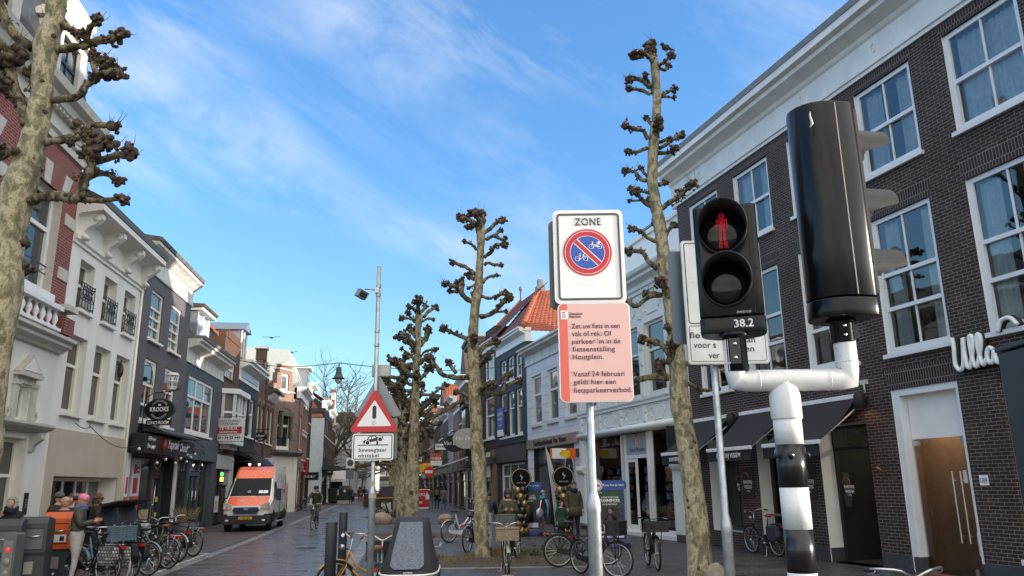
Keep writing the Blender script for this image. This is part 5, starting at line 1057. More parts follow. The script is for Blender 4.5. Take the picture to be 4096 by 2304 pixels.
for s0,s1,lab,wm,z1,kind in ((0,7.5,'dark fronted house with white side wall and steep red tiled roof down the street',b_blk,9.6,'red'),(7.55,14.5,'brown brick house with rows of white sash windows near the end of the left row',b_br,9.4,'corn'),(14.55,21.5,'last brown brick house of the left row with a white bell gable',b_br,8.4,'gable')):
    H = House('town_house',lab,L10,s0,s1); w_ = H.w; n = 3
    for k in range(n):
        x = .5+k*(w_-.6)/n; ww = (w_-.6)/n-.55
        H.win(x,x+ww,6.9,8.8 if kind != 'gable' else 8.1,rows=(.5,),cols=1,fm=white,gm=G_mid,fw=.2); H.win(x,x+ww,3.7,6.0,rows=(.5,),cols=1,fm=white,gm=G_mid,fw=.2)
    H.win(.6,w_-.6,0,2.9,rows=(.75,),cols=4,fm=white if kind != 'red' else black,gm=G_dark,sill=0,fw=.2)
    H.wall(wm,z1,depth=8); H.cornice(corn(z1,z1+.8,.6),white,x0=-.1)
    if kind == 'red':
        H.box('side_wall',-.06,-.004,0,7,0,8.6,M('pale_side_wall',(.45,.49,.50),.8))
        mb = MB(); tiles(mb,(-.1,7.0,8.3),(-.1,.1,8.7),(1.9,5,13.2),(1.9,3.2,13.2),tile_red); tiles(mb,(0,-.1,10.3),(w_,-.1,10.3),(1.9,4,13.2),(w_,4,13.2),tile_red); mb.build('roof',H.e,recalc=False)
        H.box('shop_canopy',-.6,5.5,-1.6,0,3.4,3.8,M('dark_wood_canopy',(.02,.024,.026),.6)); H.box('fascia',0,6,-.5,0,3.8,4.6,M('dark_wood_canopy',(.02,.024,.026),.6))
    elif kind == 'corn':
        mb = MB(); tiles(mb,(0,0,10.2),(w_,0,10.2),(0,3,12.4),(w_,3,12.4),tile_dark); mb.box(1,3.2,.2,2.5,10.2,11.6,M('dormer_grey',(.22,.24,.26),.6)); mb.build('roof',H.e,recalc=False)
    else:
        mb = MB(); mb.prism([(.4,9.2),(w_-.4,9.2),(w_-.6,10.2),(w_-1.6,10.8),(w_/2+1.0,12.4),(w_/2+1.0,13.2),(w_/2-1.0,13.2),(w_/2-1.0,12.4),(1.6,10.8),(.6,10.2)],0,.5,greywhite,'y').box(w_/2-1.2,w_/2+1.2,-.15,.6,13.2,13.5,b_rb); mb.build('gable',H.e); mb = MB(); mb.prism([(0,9.2),(w_,9.2),(w_/2,12.6)],.5,8,tile_dark,'y'); mb.build('roof',H.e)
        H.box('chimney',0,.9,-.1,.6,8.6,12.0,M('brick_red_pier',(.25,.06,.04),.8))
t = thing('shop_board','small dark shop board sticking out below the brown house near the pale truck','sign',at(1300,1887,88),-.1); f = MB().box(-.9,.9,-.06,.06,-.35,.35,blackmatt).build('sign_board',t); text('bed-bad',signwhite,f,0,-.065,-.1,h=.24,w=1.4)
bark_plane = bark('plane_bark',(.43,.385,.265),(.285,.26,.17),(.185,.175,.11),8.5)
bark_knob = M('knob_bark',(.072,.052,.034),.95,var=.8,scale=14,bump=1.0,bscale=40)
bark_limb = bark('limb_bark',(.235,.205,.13),(.12,.105,.065),(.05,.045,.03),10)
cut_wood = M('cut_wood',(.42,.28,.16),.85,var=.25,scale=20)
twig = M('twig',(.1,.08,.05),.9)
def crm(P,R,n=4):
    out = []; ro = []
    for i in range(len(P)-1):
        a,b,c,d = P[max(i-1,0)],P[i],P[i+1],P[min(i+2,len(P)-1)]
        for k in range(n):
            u = k/n; out.append(.5*((2*b)+(c-a)*u+(2*a-5*b+4*c-d)*u*u+(3*b-a-3*c+d)*u**3)); ro.append(R[i]+(R[i+1]-R[i])*u)
    out.append(P[-1]); ro.append(R[-1]); return out,ro
def gnarl(mb,mat,P,R,n=5,sides=12,amp=.18,freq=3.0):
    pts,rs = crm(P,R,n); seed = random.uniform(0,99); o = len(mb.v)
    mb.tube(pts,rs,mat,sides)
    for i in range(o,len(mb.v)):
        ring_ = (i-o)//sides
        if ring_ >= len(pts): break
        c = pts[ring_]; d = mb.v[i]-c
        k = noise.noise((mb.v[i]*freq/max(.25,rs[ring_]*5))+Vector((seed,0,0)))
        mb.v[i] = c+d*(1+amp*k*1.6)
    return pts,rs
def knob(mb,c,r,n=9,cut=0):
    for _ in range(n):
        d = Vector((random.gauss(0,1),random.gauss(0,1),random.gauss(0,.9))).normalized()
        q = c+d*r*random.uniform(.35,1.0); rr = r*random.uniform(.2,.42)
        mb.ball(q,rr,bark_knob,1,.22,(random.uniform(.8,1.3),random.uniform(.8,1.3),random.uniform(.8,1.3)))
        if random.random() < .25: mb.cyl(q+d*rr*.7,q+d*rr*1.25,rr*.42,cut_wood if random.random() < .4 else bark_knob,6)
        if random.random() < .12:
            t = Vector((random.uniform(-1,1),random.uniform(-1,1),random.uniform(.2,1.2))).normalized(); mb.tube([q,q+t*r*1.1,q+t*r*1.8+Vector((0,0,r*.3))],[.006,.004,.002],twig,4)
def tree(label,Y,conv,trunk,limbs,group='pollarded plane trees',W=4.0):
    k = Y/FPX/4
    P = [at(*conv(x,y),Y) for x,y,w_ in trunk]; R = [w_*W*k/2 for x,y,w_ in trunk]
    base = Vector((P[-1].x,P[-1].y,0)); t = thing('plane_tree',label,'tree',base,0,group)
    mb = MB(); pts,rs = gnarl(mb,bark_plane,[p-base for p in P],R,6,20,.10,2.2)
    for p,r in zip(pts,rs):
        if random.random() < .25:
            a = random.uniform(0,2*pi); mb.ball(p+Vector((cos(a),sin(a),0))*r*.85,r*random.uniform(.18,.34),bark_knob if random.random() < .6 else bark_limb,1,.2)
    mb.build('trunk',t,recalc=False)
    cb = MB()
    for L_ in limbs:
        pp,w0,w1,kr = L_; n = len(pp); dy = random.choice((-1,1))*random.uniform(.1,.5); Q = []
        for i,(x,y) in enumerate(pp): Q.append(at(*conv(x,y),Y+dy*i/(n-1)*Y/18)-base)
        Rr = [(w0+(w1-w0)*i/(n-1))*W*k/2 for i in range(n)]
        pts,rs = gnarl(cb,bark_limb,Q,Rr,5,10,.28,2.6)
        cb.ball(pts[-1],rs[-1]*1.3,bark_knob,1,.2)
        m = len(pts)
        for i in range(int(m*.38),m):
            f_ = (i/m-.4)*1.6
            if random.random() < .75: knob(cb,pts[i]+Vector((random.gauss(0,1),random.gauss(0,1),random.gauss(0,1)))*rs[i]*.7,kr*W*k*.88*(.5+.5*f_),5)
        knob(cb,pts[-1],kr*W*k*1.02,20)
    cb.build('crown',t,recalc=False)
    return t,base
cA = lambda x,y: (2400+.69*x,100+.69*y); cB = lambda x,y: (2430+.4834*x,1000+.4834*y)
def viaB(pts): return [((2430+.4834*x-2400)/.69,(1000+.4834*y-100)/.69) for x,y in pts]
def full(x,y): return ((x-2400)/.69,(y-100)/.69)
_t = [(312,190,40),(318,240,58),(325,330,56),(330,450,52),(325,560,58),(312,680,66),(305,800,62),(305,920,66),(325,1050,72),(350,1180,76),(365,1300,80),(378,1420,92)]
_t += [full(x,y)+(w_/.69,) for x,y,w_ in ((2676,1180,52),(2697,1330,62),(2712,1480,72),(2720,1600,76),(2738,1722,80),(2760,1860,82),(2779,2000,84),(2795,2180,92),(2804,2304,104),(2812,2400,135))]
_l = [([(318,240),(290,190),(245,165),(210,172)],34,22,42),([(318,240),(312,180),(300,130)],40,30,46),([(325,245),(370,215),(415,175)],26,18,30),([(340,250),(380,262),(395,240)],20,16,24),([(315,220),(285,150)],30,24,36),
 ([(290,360),(250,325),(205,312),(172,322)],36,26,30),([(285,340),(265,295)],22,16,22),([(290,400),(230,375),(165,370)],22,18,24),([(330,440),(370,400),(430,372)],26,20,24),([(365,415),(430,420)],18,14,18),([(300,395),(310,360)],20,18,20),
 ([(325,660),(325,610),(338,565)],44,34,44),([(310,590),(265,538)],24,18,24),([(278,665),(250,615),(190,600),(145,582)],30,22,30),([(272,715),(210,735),(168,738)],24,22,24),([(345,715),(400,682),(448,642),(472,638)],26,22,28),([(345,680),(375,668),(405,658)],24,18,20),([(340,742),(390,742),(428,718)],26,20,28),([(330,740),(318,715)],26,20,26),
 ([(275,903),(238,895),(200,852),(145,850)],26,20,28),([(280,885),(250,850),(237,828)],20,18,20),([(300,975),(240,965),(178,950)],22,16,26),([(290,1055),(240,1010),(205,965)],28,20,30),([(245,1015),(172,1020)],16,12,14),([(345,925),(372,912)],30,18,24),([(360,1065),(390,1035),(440,1010),(490,965),(535,928)],34,20,34),([(455,1005),(450,960)],16,12,18),([(300,1010),(285,1015)],30,22,24),
 ([(325,1255),(270,1228),(235,1192),(180,1185)],26,20,26),([(365,1240),(345,1180),(337,1152)],34,30,34),([(385,1210),(410,1175),(428,1160)],26,22,26),([(330,1412),(280,1370),(245,1315),(168,1310)],32,26,30),([(395,1330),(410,1370)],30,20,20)]
_l += [(viaB(p),a,b,c) for p,a,b,c in (([(560,470),(490,340),(440,262)],50,34,34),([(450,380),(360,380),(290,425),(235,465),(165,420),(120,380)],28,24,20),([(450,370),(380,355),(322,360)],26,20,26),([(510,860),(440,780),(350,745),(285,732)],36,30,30),([(520,940),(530,830),(545,752)],50,36,44),([(540,975),(620,945),(740,935),(890,950),(960,930)],36,24,22),([(510,1060),(400,1048),(200,1075),(60,1080),(0,1060)],40,28,26),([(500,1060),(450,1000),(440,950)],36,26,36),([(650,1095),(720,1130),(800,1160),(920,1150)],24,18,14),([(560,740),(490,640)],30,20,26))]
tree('tall knobbly pollarded plane tree beside the brick bakery, nearest on the right',15.0,cA,_t,_l,W=.69)
bd = thing('bird','small dark bird perched on top of the tall right pollarded tree','bird',at(2663,190,15.0))
mb = MB(); mb.ball((0,0,0),.09,blackmatt,2,0,(1,.7,.8)).ball((-.07,0,.08),.045,blackmatt,1).tube([(.06,0,-.02),(.2,0,-.08)],[.035,.01],blackmatt,5).tube([(-.1,0,.08),(-.14,0,.07)],[.012,.002],blackmatt,5).cyl((0,0,-.05),(0,0,-.12),.008,blackmatt,4); mb.build('body',bd)
cF = lambda x,y: (1700+.6211*x,800+.6211*y)
fk = lambda x,y,w_: ((1700+.4858*x-1700)/.6211,(1600+.4858*y-800)/.6211,w_*.4858/.6211)
_t = [(352,170,46),(360,210,60),(357,330,50),(350,450,50),(345,560,60),(325,680,62),(315,800,62),(308,900,74),(315,1040,78),(320,1200,82)]+[fk(x,y,w_) for x,y,w_ in ((415,20,104),(425,300,102),(445,500,114),(450,620,106),(462,900,112),(470,1200,120),(474,1310,150))]
_l = [([(350,215),(320,150),(265,122),(232,115)],42,28,36),([(355,200),(345,125),(312,82)],40,30,38),([(360,200),(378,130),(362,85)],34,26,34),([(330,150),(285,170)],30,20,30),([(375,215),(420,185),(460,145),(505,128)],28,24,26),([(395,255),(440,232),(490,252),(515,248)],26,20,24),([(440,232),(490,195)],22,18,20),([(380,370),(430,330),(450,292),(515,288)],28,24,28),([(330,320),(310,292),(258,268)],24,16,20),([(380,418),(405,405),(440,415),(490,420)],26,18,18),([(325,482),(290,450),(240,422),(175,402)],28,22,24),([(325,545),(280,568)],20,14,14),([(335,520),(310,505),(285,490)],28,26,30),([(375,530),(410,495),(462,485)],22,18,18),
 ([(300,655),(250,622),(200,562),(125,535)],38,24,28),([(235,600),(240,540),(225,525)],30,24,34),([(210,590),(165,585)],24,16,20),([(315,625),(320,592)],30,24,26),([(365,622),(420,632),(470,612),(515,600)],22,18,22),([(355,752),(410,742),(460,705),(515,645),(545,622)],34,28,32),([(440,722),(520,718)],20,14,16),([(450,640),(500,600)],20,14,20),([(290,900),(240,880),(190,862),(122,822)],30,22,30),([(320,1000),(310,935),(318,885)],40,30,34),([(345,1010),(380,945),(460,912)],36,26,32),([(350,1070),(372,1040),(402,1008)],34,26,26),([(285,1140),(200,1145),(110,1120),(60,1062),(10,1080)],38,26,26),([(200,1115),(165,1065),(150,1040)],28,24,26),([(60,1062),(30,1020)],22,18,28),
 ([(330,1252),(400,1250),(480,1250),(512,1200),(505,1135),(550,1125)],28,22,22),([(500,1220),(560,1182),(610,1160)],26,22,28),([(330,1280),(360,1215),(425,1190)],46,34,38),([(330,1300),(300,1200)],36,30,34),([(285,1262),(220,1300),(150,1345),(60,1390),(0,1430)],30,22,24),([(290,1285),(260,1250),(200,1240)],26,18,20)]
tree('middle pollarded plane tree rising from the soil bed left of the zone sign',20.4,cF,_t,_l,W=.6211)
cC = lambda x,y: (1560+.4144*x,1150+.4144*y)
fc = lambda x,y,w_: ((x-1560)/.4144,(y-1150)/.4144,w_/.4144)
_t = [(275,230,60),(280,290,80),(272,400,60),(270,560,62),(255,750,66),(250,950,80),(240,1150,92),(236,1350,96)]+[fc(1657,1750,40),fc(1652,1850,48),fc(1647,1950,58),fc(1645,2070,62),fc(1645,2125,78)]
_l = [([(280,285),(270,185),(265,120)],46,36,50),([(285,255),(330,205),(340,175)],36,28,34),([(262,255),(220,200),(190,190)],34,28,34),([(325,285),(370,235),(440,192)],36,30,36),([(318,325),(370,300),(420,312)],26,20,22),([(242,335),(200,290),(172,245)],34,24,30),([(232,312),(180,300),(112,300)],26,24,32),([(248,475),(210,425),(200,392)],44,34,48),([(252,565),(210,520),(160,452),(90,470)],46,36,46),([(290,565),(330,505),(372,400)],46,36,46),([(300,520),(350,490),(360,420)],30,26,40),([(260,645),(210,562),(160,520)],36,30,40),([(225,682),(190,642),(112,592)],22,16,24),([(300,662),(350,612),(450,595)],24,20,24),([(300,702),(360,662),(430,602)],24,20,26),([(285,735),(340,692),(390,690)],40,34,50),([(232,865),(150,805),(110,742),(50,720)],48,34,44),([(290,885),(340,835),(390,782)],40,34,46),([(250,900),(250,845)],50,40,46),([(262,915),(320,942)],34,20,24),([(222,1102),(130,1092),(90,1032),(20,972)],42,30,44),([(160,1090),(110,1000),(80,940)],30,24,44),([(120,1070),(60,1090)],26,18,34),([(300,1032),(400,1032),(470,982),(540,937)],28,24,30),([(270,1205),(360,1132),(430,1062)],40,32,46),([(300,1215),(380,1182),(440,1122)],36,30,42),([(370,1252),(450,1242),(500,1192),(560,1162)],30,24,34),([(200,1342),(120,1312),(60,1322)],34,28,40),([(262,1362),(330,1292),(380,1232)],44,36,46),([(360,1292),(420,1322),(480,1312)],26,20,26),([(300,1380),(390,1372)],34,30,44),([(240,800),(190,760),(140,830)],34,24,44),([(230,950),(160,920),(110,880)],34,24,44),([(300,1290),(380,1400),(400,1440)],24,20,30)]
tree('third pollarded plane tree along the street, straight behind the canopy bicycle',30.0,cC,_t,_l,W=.4144)
c1 = lambda x,y: (.7593*x,.7593*y)
_t = [(305,-60,100),(298,0,118),(285,100,104),(245,230,140),(228,380,116),(215,520,118),(190,690,132),(145,850,150),(95,1000,178),(62,1200,172),(30,1449,172),(-10,1700,176),(-60,2000,186),(-120,2400,200),(-190,2950,215),(-210,3150,260)]
_l = [([(170,255),(90,190),(35,110),(0,0),(-30,-90)],56,36,30),([(300,262),(400,245),(450,240),(500,215),(570,210),(640,185)],46,44,46),([(455,222),(472,150),(512,100)],34,30,40),([(330,130),(370,150),(435,180)],44,30,36),([(250,245),(270,180),(280,112)],54,44,60),([(270,525),(370,518),(425,502),(460,440),(520,402),(560,370)],40,44,50),([(520,395),(490,340),(500,300)],36,30,44),([(540,390),(590,370),(625,385)],36,30,46),([(530,340),(560,325)],30,26,44),([(170,570),(192,485),(185,392)],60,46,54),([(135,660),(115,560),(60,400),(50,290)],60,54,84),([(105,545),(45,490),(0,450)],46,40,50),([(60,400),(10,330)],50,40,80),
 ([(240,748),(330,735),(420,715),(412,662)],44,40,40),([(420,705),(500,660),(600,665)],42,34,38),([(420,720),(370,750)],34,24,24),([(160,1062),(210,1040),(300,1030),(410,1042),(450,950),(482,860),(478,785)],62,46,60),([(478,790),(560,760),(590,755)],40,30,46),([(500,855),(600,822),(682,800)],42,34,46),([(465,935),(540,910),(630,950)],36,26,34),([(425,1055),(520,1055),(645,1045)],32,26,36),([(480,790),(470,712)],40,34,46),([(490,830),(450,800)],40,34,40),([(120,1260),(122,1290)],50,40,30),([(120,1390),(140,1420)],60,50,40),([(60,800),(20,780),(-20,780)],44,40,50),([(-20,850),(40,812),(80,790)],34,30,20)]
tree('huge mottled pollarded plane tree at the left edge in front of the red brick mansion',9.5,c1,_t,_l,W=.7593)
def pollard(label,x,y,h,r0,seed,det=1.0):
    random.seed(seed); t = thing('plane_tree',label,'tree',(x,y,0),0,'pollarded plane trees'); mb = MB()
    P = [Vector((.15*random.uniform(-1,1)*(k/6),.15*random.uniform(-1,1),h*k/7)) for k in range(8)]; P[0].x = P[0].y = 0; R = [r0*(1.15-.085*k*1.2) for k in range(8)]
    gnarl(mb,bark_plane,P,R,4,12,.1); mb.build('trunk',t,recalc=False); cb = MB()
    for k in range(int(26*det)):
        z = h*(.38+.62*k/(26*det)); a = k*2.4+random.uniform(-.4,.4); L_ = random.uniform(.7,1.7)*(1.25-.6*z/h); d = Vector((cos(a),sin(a),random.uniform(-.05,.25))); f = z/h*7; i = min(6,int(f)); c = P[i].lerp(P[i+1],f-i)
        Q = [c,c+d*L_*.4+Vector((0,0,random.uniform(-.1,.1))),c+d*L_*.75+Vector((0,0,.12)),c+d*L_+Vector((0,0,random.uniform(.1,.5)))]
        pts,rs = gnarl(cb,bark_limb,Q,[.11,.09,.08,.07],3,7,.3)
        for q in pts[5:]: knob(cb,q,.17,4)
        knob(cb,pts[-1],.23,8)
    cb.build('crown',t,recalc=False)
for k,(x,y,h,lab) in enumerate(((-5.45,38.5,8.3,'fourth pollarded plane tree of the row, partly hidden behind the third tree trunk'),(-6.9,47,8.0,'fifth pollarded plane tree in the row beyond the boulders'),(-8.4,56,8.0,'sixth pollarded plane tree in the row beside the wooden kiosk box'),(-9.9,65,8.0,'seventh pollarded plane tree, second last of the row'),(-11.6,75,8.0,'last and farthest pollarded plane tree of the row'))): pollard(lab,x,y,h,.22,40+k,1.3 if k == 0 else 1.0)
random.seed(11)
bt = thing('bare_tree','big bare winter tree with fine twigs at the end of the street','tree',(-24.6,104,0))
tm = M('grey_bark',(.085,.072,.052),.9,var=.3,scale=4); mossb = M('mossy_bark',(.15,.125,.065),.9,var=.3,scale=4)
trk = MB(); crn = MB()
def branch(p,d,L_,r,lv,mb):
    n = 4; P = [p]; dd = d.copy()
    for k in range(n):
        dd = (dd+Vector((random.gauss(0,.13),random.gauss(0,.13),random.gauss(.03,.08)))).normalized(); P.append(P[-1]+dd*L_/n)
    mb.tube(P,[r*(1-.5*k/n) for k in range(n+1)],tm if lv > 1 else mossb,7 if lv < 2 else 4,caps=False)
    if lv >= 5: return
    for k in range(4):
        i = random.randint(1,n); nd = (dd*.7+Vector((random.gauss(0,.6),random.gauss(0,.6),random.gauss(.15,.35)))).normalized()
        branch(P[i],nd,L_*random.uniform(.55,.85),r*.6,lv+1,crn)
branch(Vector((0,0,0)),Vector((.05,0,1)),4.2,.42,0,trk)
for d,L_,r in ((Vector((.9,-.1,.35)),9,.3),(Vector((1,.1,.05)),9,.22),(Vector((.3,0,1)),7,.28),(Vector((-.3,.2,1)),6.5,.22)): branch(Vector((.1,0,3.6)),d.normalized(),L_,r,1,crn)
trk.build('trunk',bt,recalc=False); crn.build('crown',bt,recalc=False)
sink = M('sign_black',(.012,.012,.013),.4); gloss = M('gloss_black_housing',(.005,.006,.008),.22,var=.1,scale=3,spec=.28)
postw = M('post_white',(.70,.71,.72),.34,var=.08,scale=7,bump=.08,streak=.12,speck=26); postb = M('post_black',(.012,.012,.013),.28,var=.2)
YT = 3.35
def pz(x,y,Y): return at(x,y,Y).z
p0 = at(3180,2000,YT); bx_ = at(3156,1560,YT)
tl = thing('traffic_light','white and black banded traffic light post carrying two glossy black signal heads','traffic light',(p0.x,YT,0),-.02)
ang = -.02
def L(x,y,dY=0):
    p = at(x,y,YT+dY); q = p-Vector((p0.x,YT,0)); c,s = cos(-ang),sin(-ang); return Vector((q.x*c-q.y*s,q.x*s+q.y*c,q.z))
zt,zb = L(3160,1690).z,0
z1,z2,z3,z4,z5 = (pz(3180,v,YT) for v in (1778,1950,2116,2290,2480))
cx = L(3160,1800).x*.3
mb = MB(); r = .0585
pm = MB(); segs = [(z1,pz(3180,1660,YT),postw),(z2,z1,postb),(z3,z2,postw),(z4,z3,postb),(z5,z4,postw),(0,z5,postb)]
for a,b,m_ in segs: pm.cyl((0,0,a),(0,0,b),r,m_,28)
pm.build('pole',tl)
z6 = pz(3180,1668,YT); mb = MB(); mb.lathe([(.0625,z6-.01),(.0645,z6-.005),(.0645,z6+.09),(.058,z6+.115),(.044,z6+.14),(.040,z6+.19),(0,z6+.19)],postw,28); mb.build('cap',tl)
a0 = L(2930,1450); a1 = L(2945,1548); b1 = L(3392,1512); b0 = L(3378,1370); R_ = .046
zc = (a1.z+b1.z)/2+.01; xl,xr = a1.x+.005,b1.x+.0
mb = MB(); mb.tube([(xl,0,L(2890,1335).z-.03),(xl,0,zc+.04),(xl+.0,0,zc),(xl+.04,0,zc),(xr-.04,0,zc),(xr,0,zc),(xr,0,zc+.04),(xr,0,L(3390,1285).z-.02)],[R_,R_,R_*1.02,R_*1.02,R_*1.02,R_*1.02,R_,R_],postw,24)
mb.tube([(0,0,zc-.06),(0,0,zc)],R_*1.0,postw,20)
for P_,ax_ in (((xl,0,zc+.075),'z'),((xr,0,zc+.075),'z'),((xl+.09,0,zc),'x'),((xr-.09,0,zc),'x')): mb.lathe([(R_*.98,-.006),(R_*1.06,0),(R_*.98,.006)],postw,24,P_,ax_)
mb.build('cross_arm',tl)
mb = MB()
for q in (-1,1): mb.cyl((.062*q,-.02,z1-.045),(.072*q,-.022,z1-.045),.012,postb,10);
mb.cyl((-.02,-.058,z1-.045),(-.02,-.072,z1-.045),.012,postb,10); mb.build('bolt',tl)
def head(name,cxm,zlo,zhi,w_,dpt,yaw):
    h_ = bpy.data.objects.new(name,None); COL.objects.link(h_); h_.parent = tl; h_.location = (cxm,0,0); h_.rotation_euler = (0,0,yaw); return h_
def dprof(w_,dpt,n=14):
    return [(w_/2,-.02),(w_/2,.05)]+[(w_/2*cos(a),.05+dpt*sin(a)) for a in [pi*k/n for k in range(1,n)]]+[(-w_/2,.05),(-w_/2,-.02),(-w_/2+.02,-.035),(w_/2-.02,-.035)]
zl,zh = L(2890,1335).z,L(2890,830).z
wx = .276
T1 = Matrix.Translation((xl+.005,0,0)) @ Matrix.Rotation(-.26,4,'Z')
mb = MB(T1); mb.prism(dprof(wx,.12),zl+.075,zh,gloss,'z',True); mb.prism([(p*1.015,q*1.015) for p,q in dprof(wx,.12)],zl,zl+.07,gloss,'z',True)
mb.lathe([(.055,zl-.02),(.062,zl-.015),(.062,zl+.002),(.0,zl+.002)],gloss,24); body = mb.build('signal_housing',tl,bevel=.006)
mb = MB(T1); mb.lathe([(.050,zl-.17),(.050,zl-.01),(.054,zl-.01)],gloss,24);
mb.box(-.022,.022,-.062,-.048,zl-.14,zl-.03,postb); mb.build('clamp',tl)
mb = MB(T1)
for z in (zl-.115,zl-.055): mb.cyl((.0,-.062,z),(0,-.07,z),.008,chrome,10)
mb.build('bolt',tl)
mb = MB(T1); mb.box(-wx/2+.01,wx/2-.01,-.0375,-.034,zl+.28,zl+.283,blackmatt).box(wx/2-.04,wx/2-.037,-.0375,-.034,zl+.08,zh-.01,blackmatt); mb.build('seam',tl)
text('38.2',signwhite,body,0,0,0,h=.034,w=.082,bold=.02,mw=T1 @ Matrix.Translation((.045,-.041,zl+.02)))
text('swarco',M('brand_grey',(.45,.45,.46),.4),body,0,0,0,h=.014,w=.062,bold=.02,shear=.15,mw=T1 @ Matrix.Translation((.05,-.0365,zl+.083)))
lensm = M('dark_lens',(.005,.005,.007),.10,spec=.3,var=.1)
zA,zB = zl+.075+.145,zh-.125
for k,zz in enumerate((zA,zB)):
    mb = MB(T1); n = 30; vs = []; fs = []
    rr = .108; off = -.012
    for j in range(n+1):
        a = 2*pi*j/n; dep = .02+.14*(.5+.5*sin(a+.2))**.7
        for r_,y in ((rr,-.03),(rr*1.0,-.035-dep),(rr-.006,-.035-dep),(rr-.006,-.03)): vs.append((off+r_*cos(a),y,zz+r_*sin(a)))
    for j in range(n):
        for e in range(3): fs.append((j*4+e,j*4+e+1,j*4+5+e,j*4+4+e))
    mb.add(vs,fs,blackmatt,True); mb.build('visor',tl)
    mb = MB(T1); pr = [(.0,-.062)]+[(.10*sin(t_),-.036-.026*cos(t_)) for t_ in [pi/2*j/8 for j in range(1,9)]]; mb.lathe(pr,lensm,30,(off,0,zz),'y'); ln = mb.build('lens',tl)
    if k == 1:
        red = M('red_led',(.7,.012,.02),.5,emit=.18); mb = MB(T1)
        def led(x,z): mb.ball((off+x*.1,-.064+.026*(x*x+z*z)*.8,zz+z*.1),.0020,red,0)
        fig = []
        for iz in range(-15,16):
            for ix in range(-6,7):
                x,z = ix*.056,iz*.056
                ins = (x*x+(z-.68)**2 < .022) or (abs(x) < .27-.05*max(0,.1-z) and .0 < z < .52 and not (.16 < abs(x) < .20 and z < .38)) or (abs(x) < .15 and -.05 < z <= 0) or (.03 < abs(x)+(-z-.0)*.0 < .13+.07*(-z) and abs(x) > .02+.08*(-z)*.5 and -.8 < z <= -.05) or (x > .02 and .1 < x < .26 and -.82 < z < -.75)
                if ins: led(x,z)
        mb.build('red_figure',tl,recalc=False)
yz,yh = L(3390,1285).z,L(3300,420).z-.05
T2 = Matrix.Translation((xr+.040,0,0)) @ Matrix.Rotation(1.78,4,'Z')
mb = MB(T2); pf = [(.12,-.06),(.132,-.035),(.132,.04)]+[(.132*cos(a),.04+.145*sin(a)) for a in [pi*k/16 for k in range(1,16)]]+[(-.132,.04),(-.132,-.035),(-.12,-.06)]
mb.prism(pf,yz+.085,yh,gloss,'z',True); mb.prism([(p*1.01,q*1.01) for p,q in pf],yz+.0,yz+.08,gloss,'z',True); mb.lathe([(.05,yz-.10),(.05,yz-.012),(.062,yz-.01),(.062,yz)],gloss,24,(.0093,.044,0))
hb = mb.build('signal_housing',tl,bevel=.007)
mb = MB(T2)
for q in (-1,1): mb.box(.1325*q-.002,.1325*q+.002,.038,.043,yz+.09,yh-.01,M('edge_grey',(.25,.24,.23),.4))
mb.box(-.118,.118,-.075,-.061,yz+.1,yh-.03,blackmatt); mb.build('trim',tl)
for k in range(3):
    zz = yz+.09+(yh-yz-.13)*(k+.5)/3; mb = MB(T2); n = 40; vs = []; fs = []
    for j in range(n+1):
        a = -.5+(pi+1.0)*j/n; dep = .04+.13*max(0,min(1,(sin(a)+.35)/.4))
        for r_,y in ((.10,-.07),(.10,-.075-dep),(.095,-.075-dep),(.095,-.07)): vs.append((r_*cos(a),y,zz+r_*sin(a)))
    for j in range(n):
        for e in range(3): fs.append((j*4+e,j*4+e+1,j*4+5+e,j*4+4+e))
    mb.add(vs,fs,M('steel_visor',(.022,.022,.024),.45,0,var=.3,scale=30,spec=.35),False); mb.build('visor',tl)
    mb = MB(T2); mb.lathe([(0,-.09),(.08,-.075)],lensm,24,(0,0,zz),'y'); mb.build('lens',tl)
mb = MB(Matrix.Translation((xr-.005,0,0)) @ Matrix.Rotation(1.2,4,'Z')); mb.box(-.02,.02,-.065,-.045,yz-.085,yz-.02,postb); mb.build('clamp',tl)
mb = MB(Matrix.Translation((xr-.0,0,0)))
for z in (yz-.07,yz-.03): mb.cyl((-.015,-.052,z),(-.015,-.062,z),.007,chrome,10); mb.cyl((.05,0,z),(.062,-.01,z),.007,chrome,10)
mb.build('bolt',tl)
mb = MB(); mb.tube([(-.01,-.150,0),(.002,-.152,.02),(-.004,-.151,.06),(.0,-.150,.08)],[.002,.006,.004,.001],M('scratch',(.5,.5,.5),.6),5); o = mb.build('scratch',tl); o.matrix_local = Matrix.Translation((xr-.09,.0,yh-.14))
def steelpost(name,label,cat,x,y,ztop,r1,zneck,r2,tilt=0):
    t = thing(name,label,cat,(x,y,0)); mb = MB(); mb.lathe([(r2,0),(r2,zneck-.08),(r2*1.06,zneck-.07),(r2*1.06,zneck-.02),(r2,zneck),(r1*1.15,zneck+.06),(r1,zneck+.08),(r1,ztop),(0,ztop+.005)],steel,24); mb.build('pole',t); return t
def plate(par,x0,x1,z0,z1,rad,y,th,mat,name='sign_plate'):
    mb = MB(); mb.prism(rrect(x0,x1,z0,z1,rad),y,y+th,mat,'y'); return mb.build(name,par)
def outline(mb,x0,x1,z0,z1,rad,w_,y0,y1,mat):
    o = rrect(x0,x1,z0,z1,rad); i = rrect(x0+w_,x1-w_,z0+w_,z1-w_,max(.004,rad-w_)); n = len(o)
    vs = [(p,y0,q) for p,q in o]+[(p,y0,q) for p,q in i]+[(p,y1,q) for p,q in o]+[(p,y1,q) for p,q in i]; fs = []
    for k in range(n):
        j = (k+1) % n; fs += [(k,j,n+j,n+k),(2*n+k,2*n+j,3*n+j,3*n+k),(k,j,2*n+j,2*n+k),(n+k,n+j,3*n+j,3*n+k)]
    mb.add(vs,fs,mat)
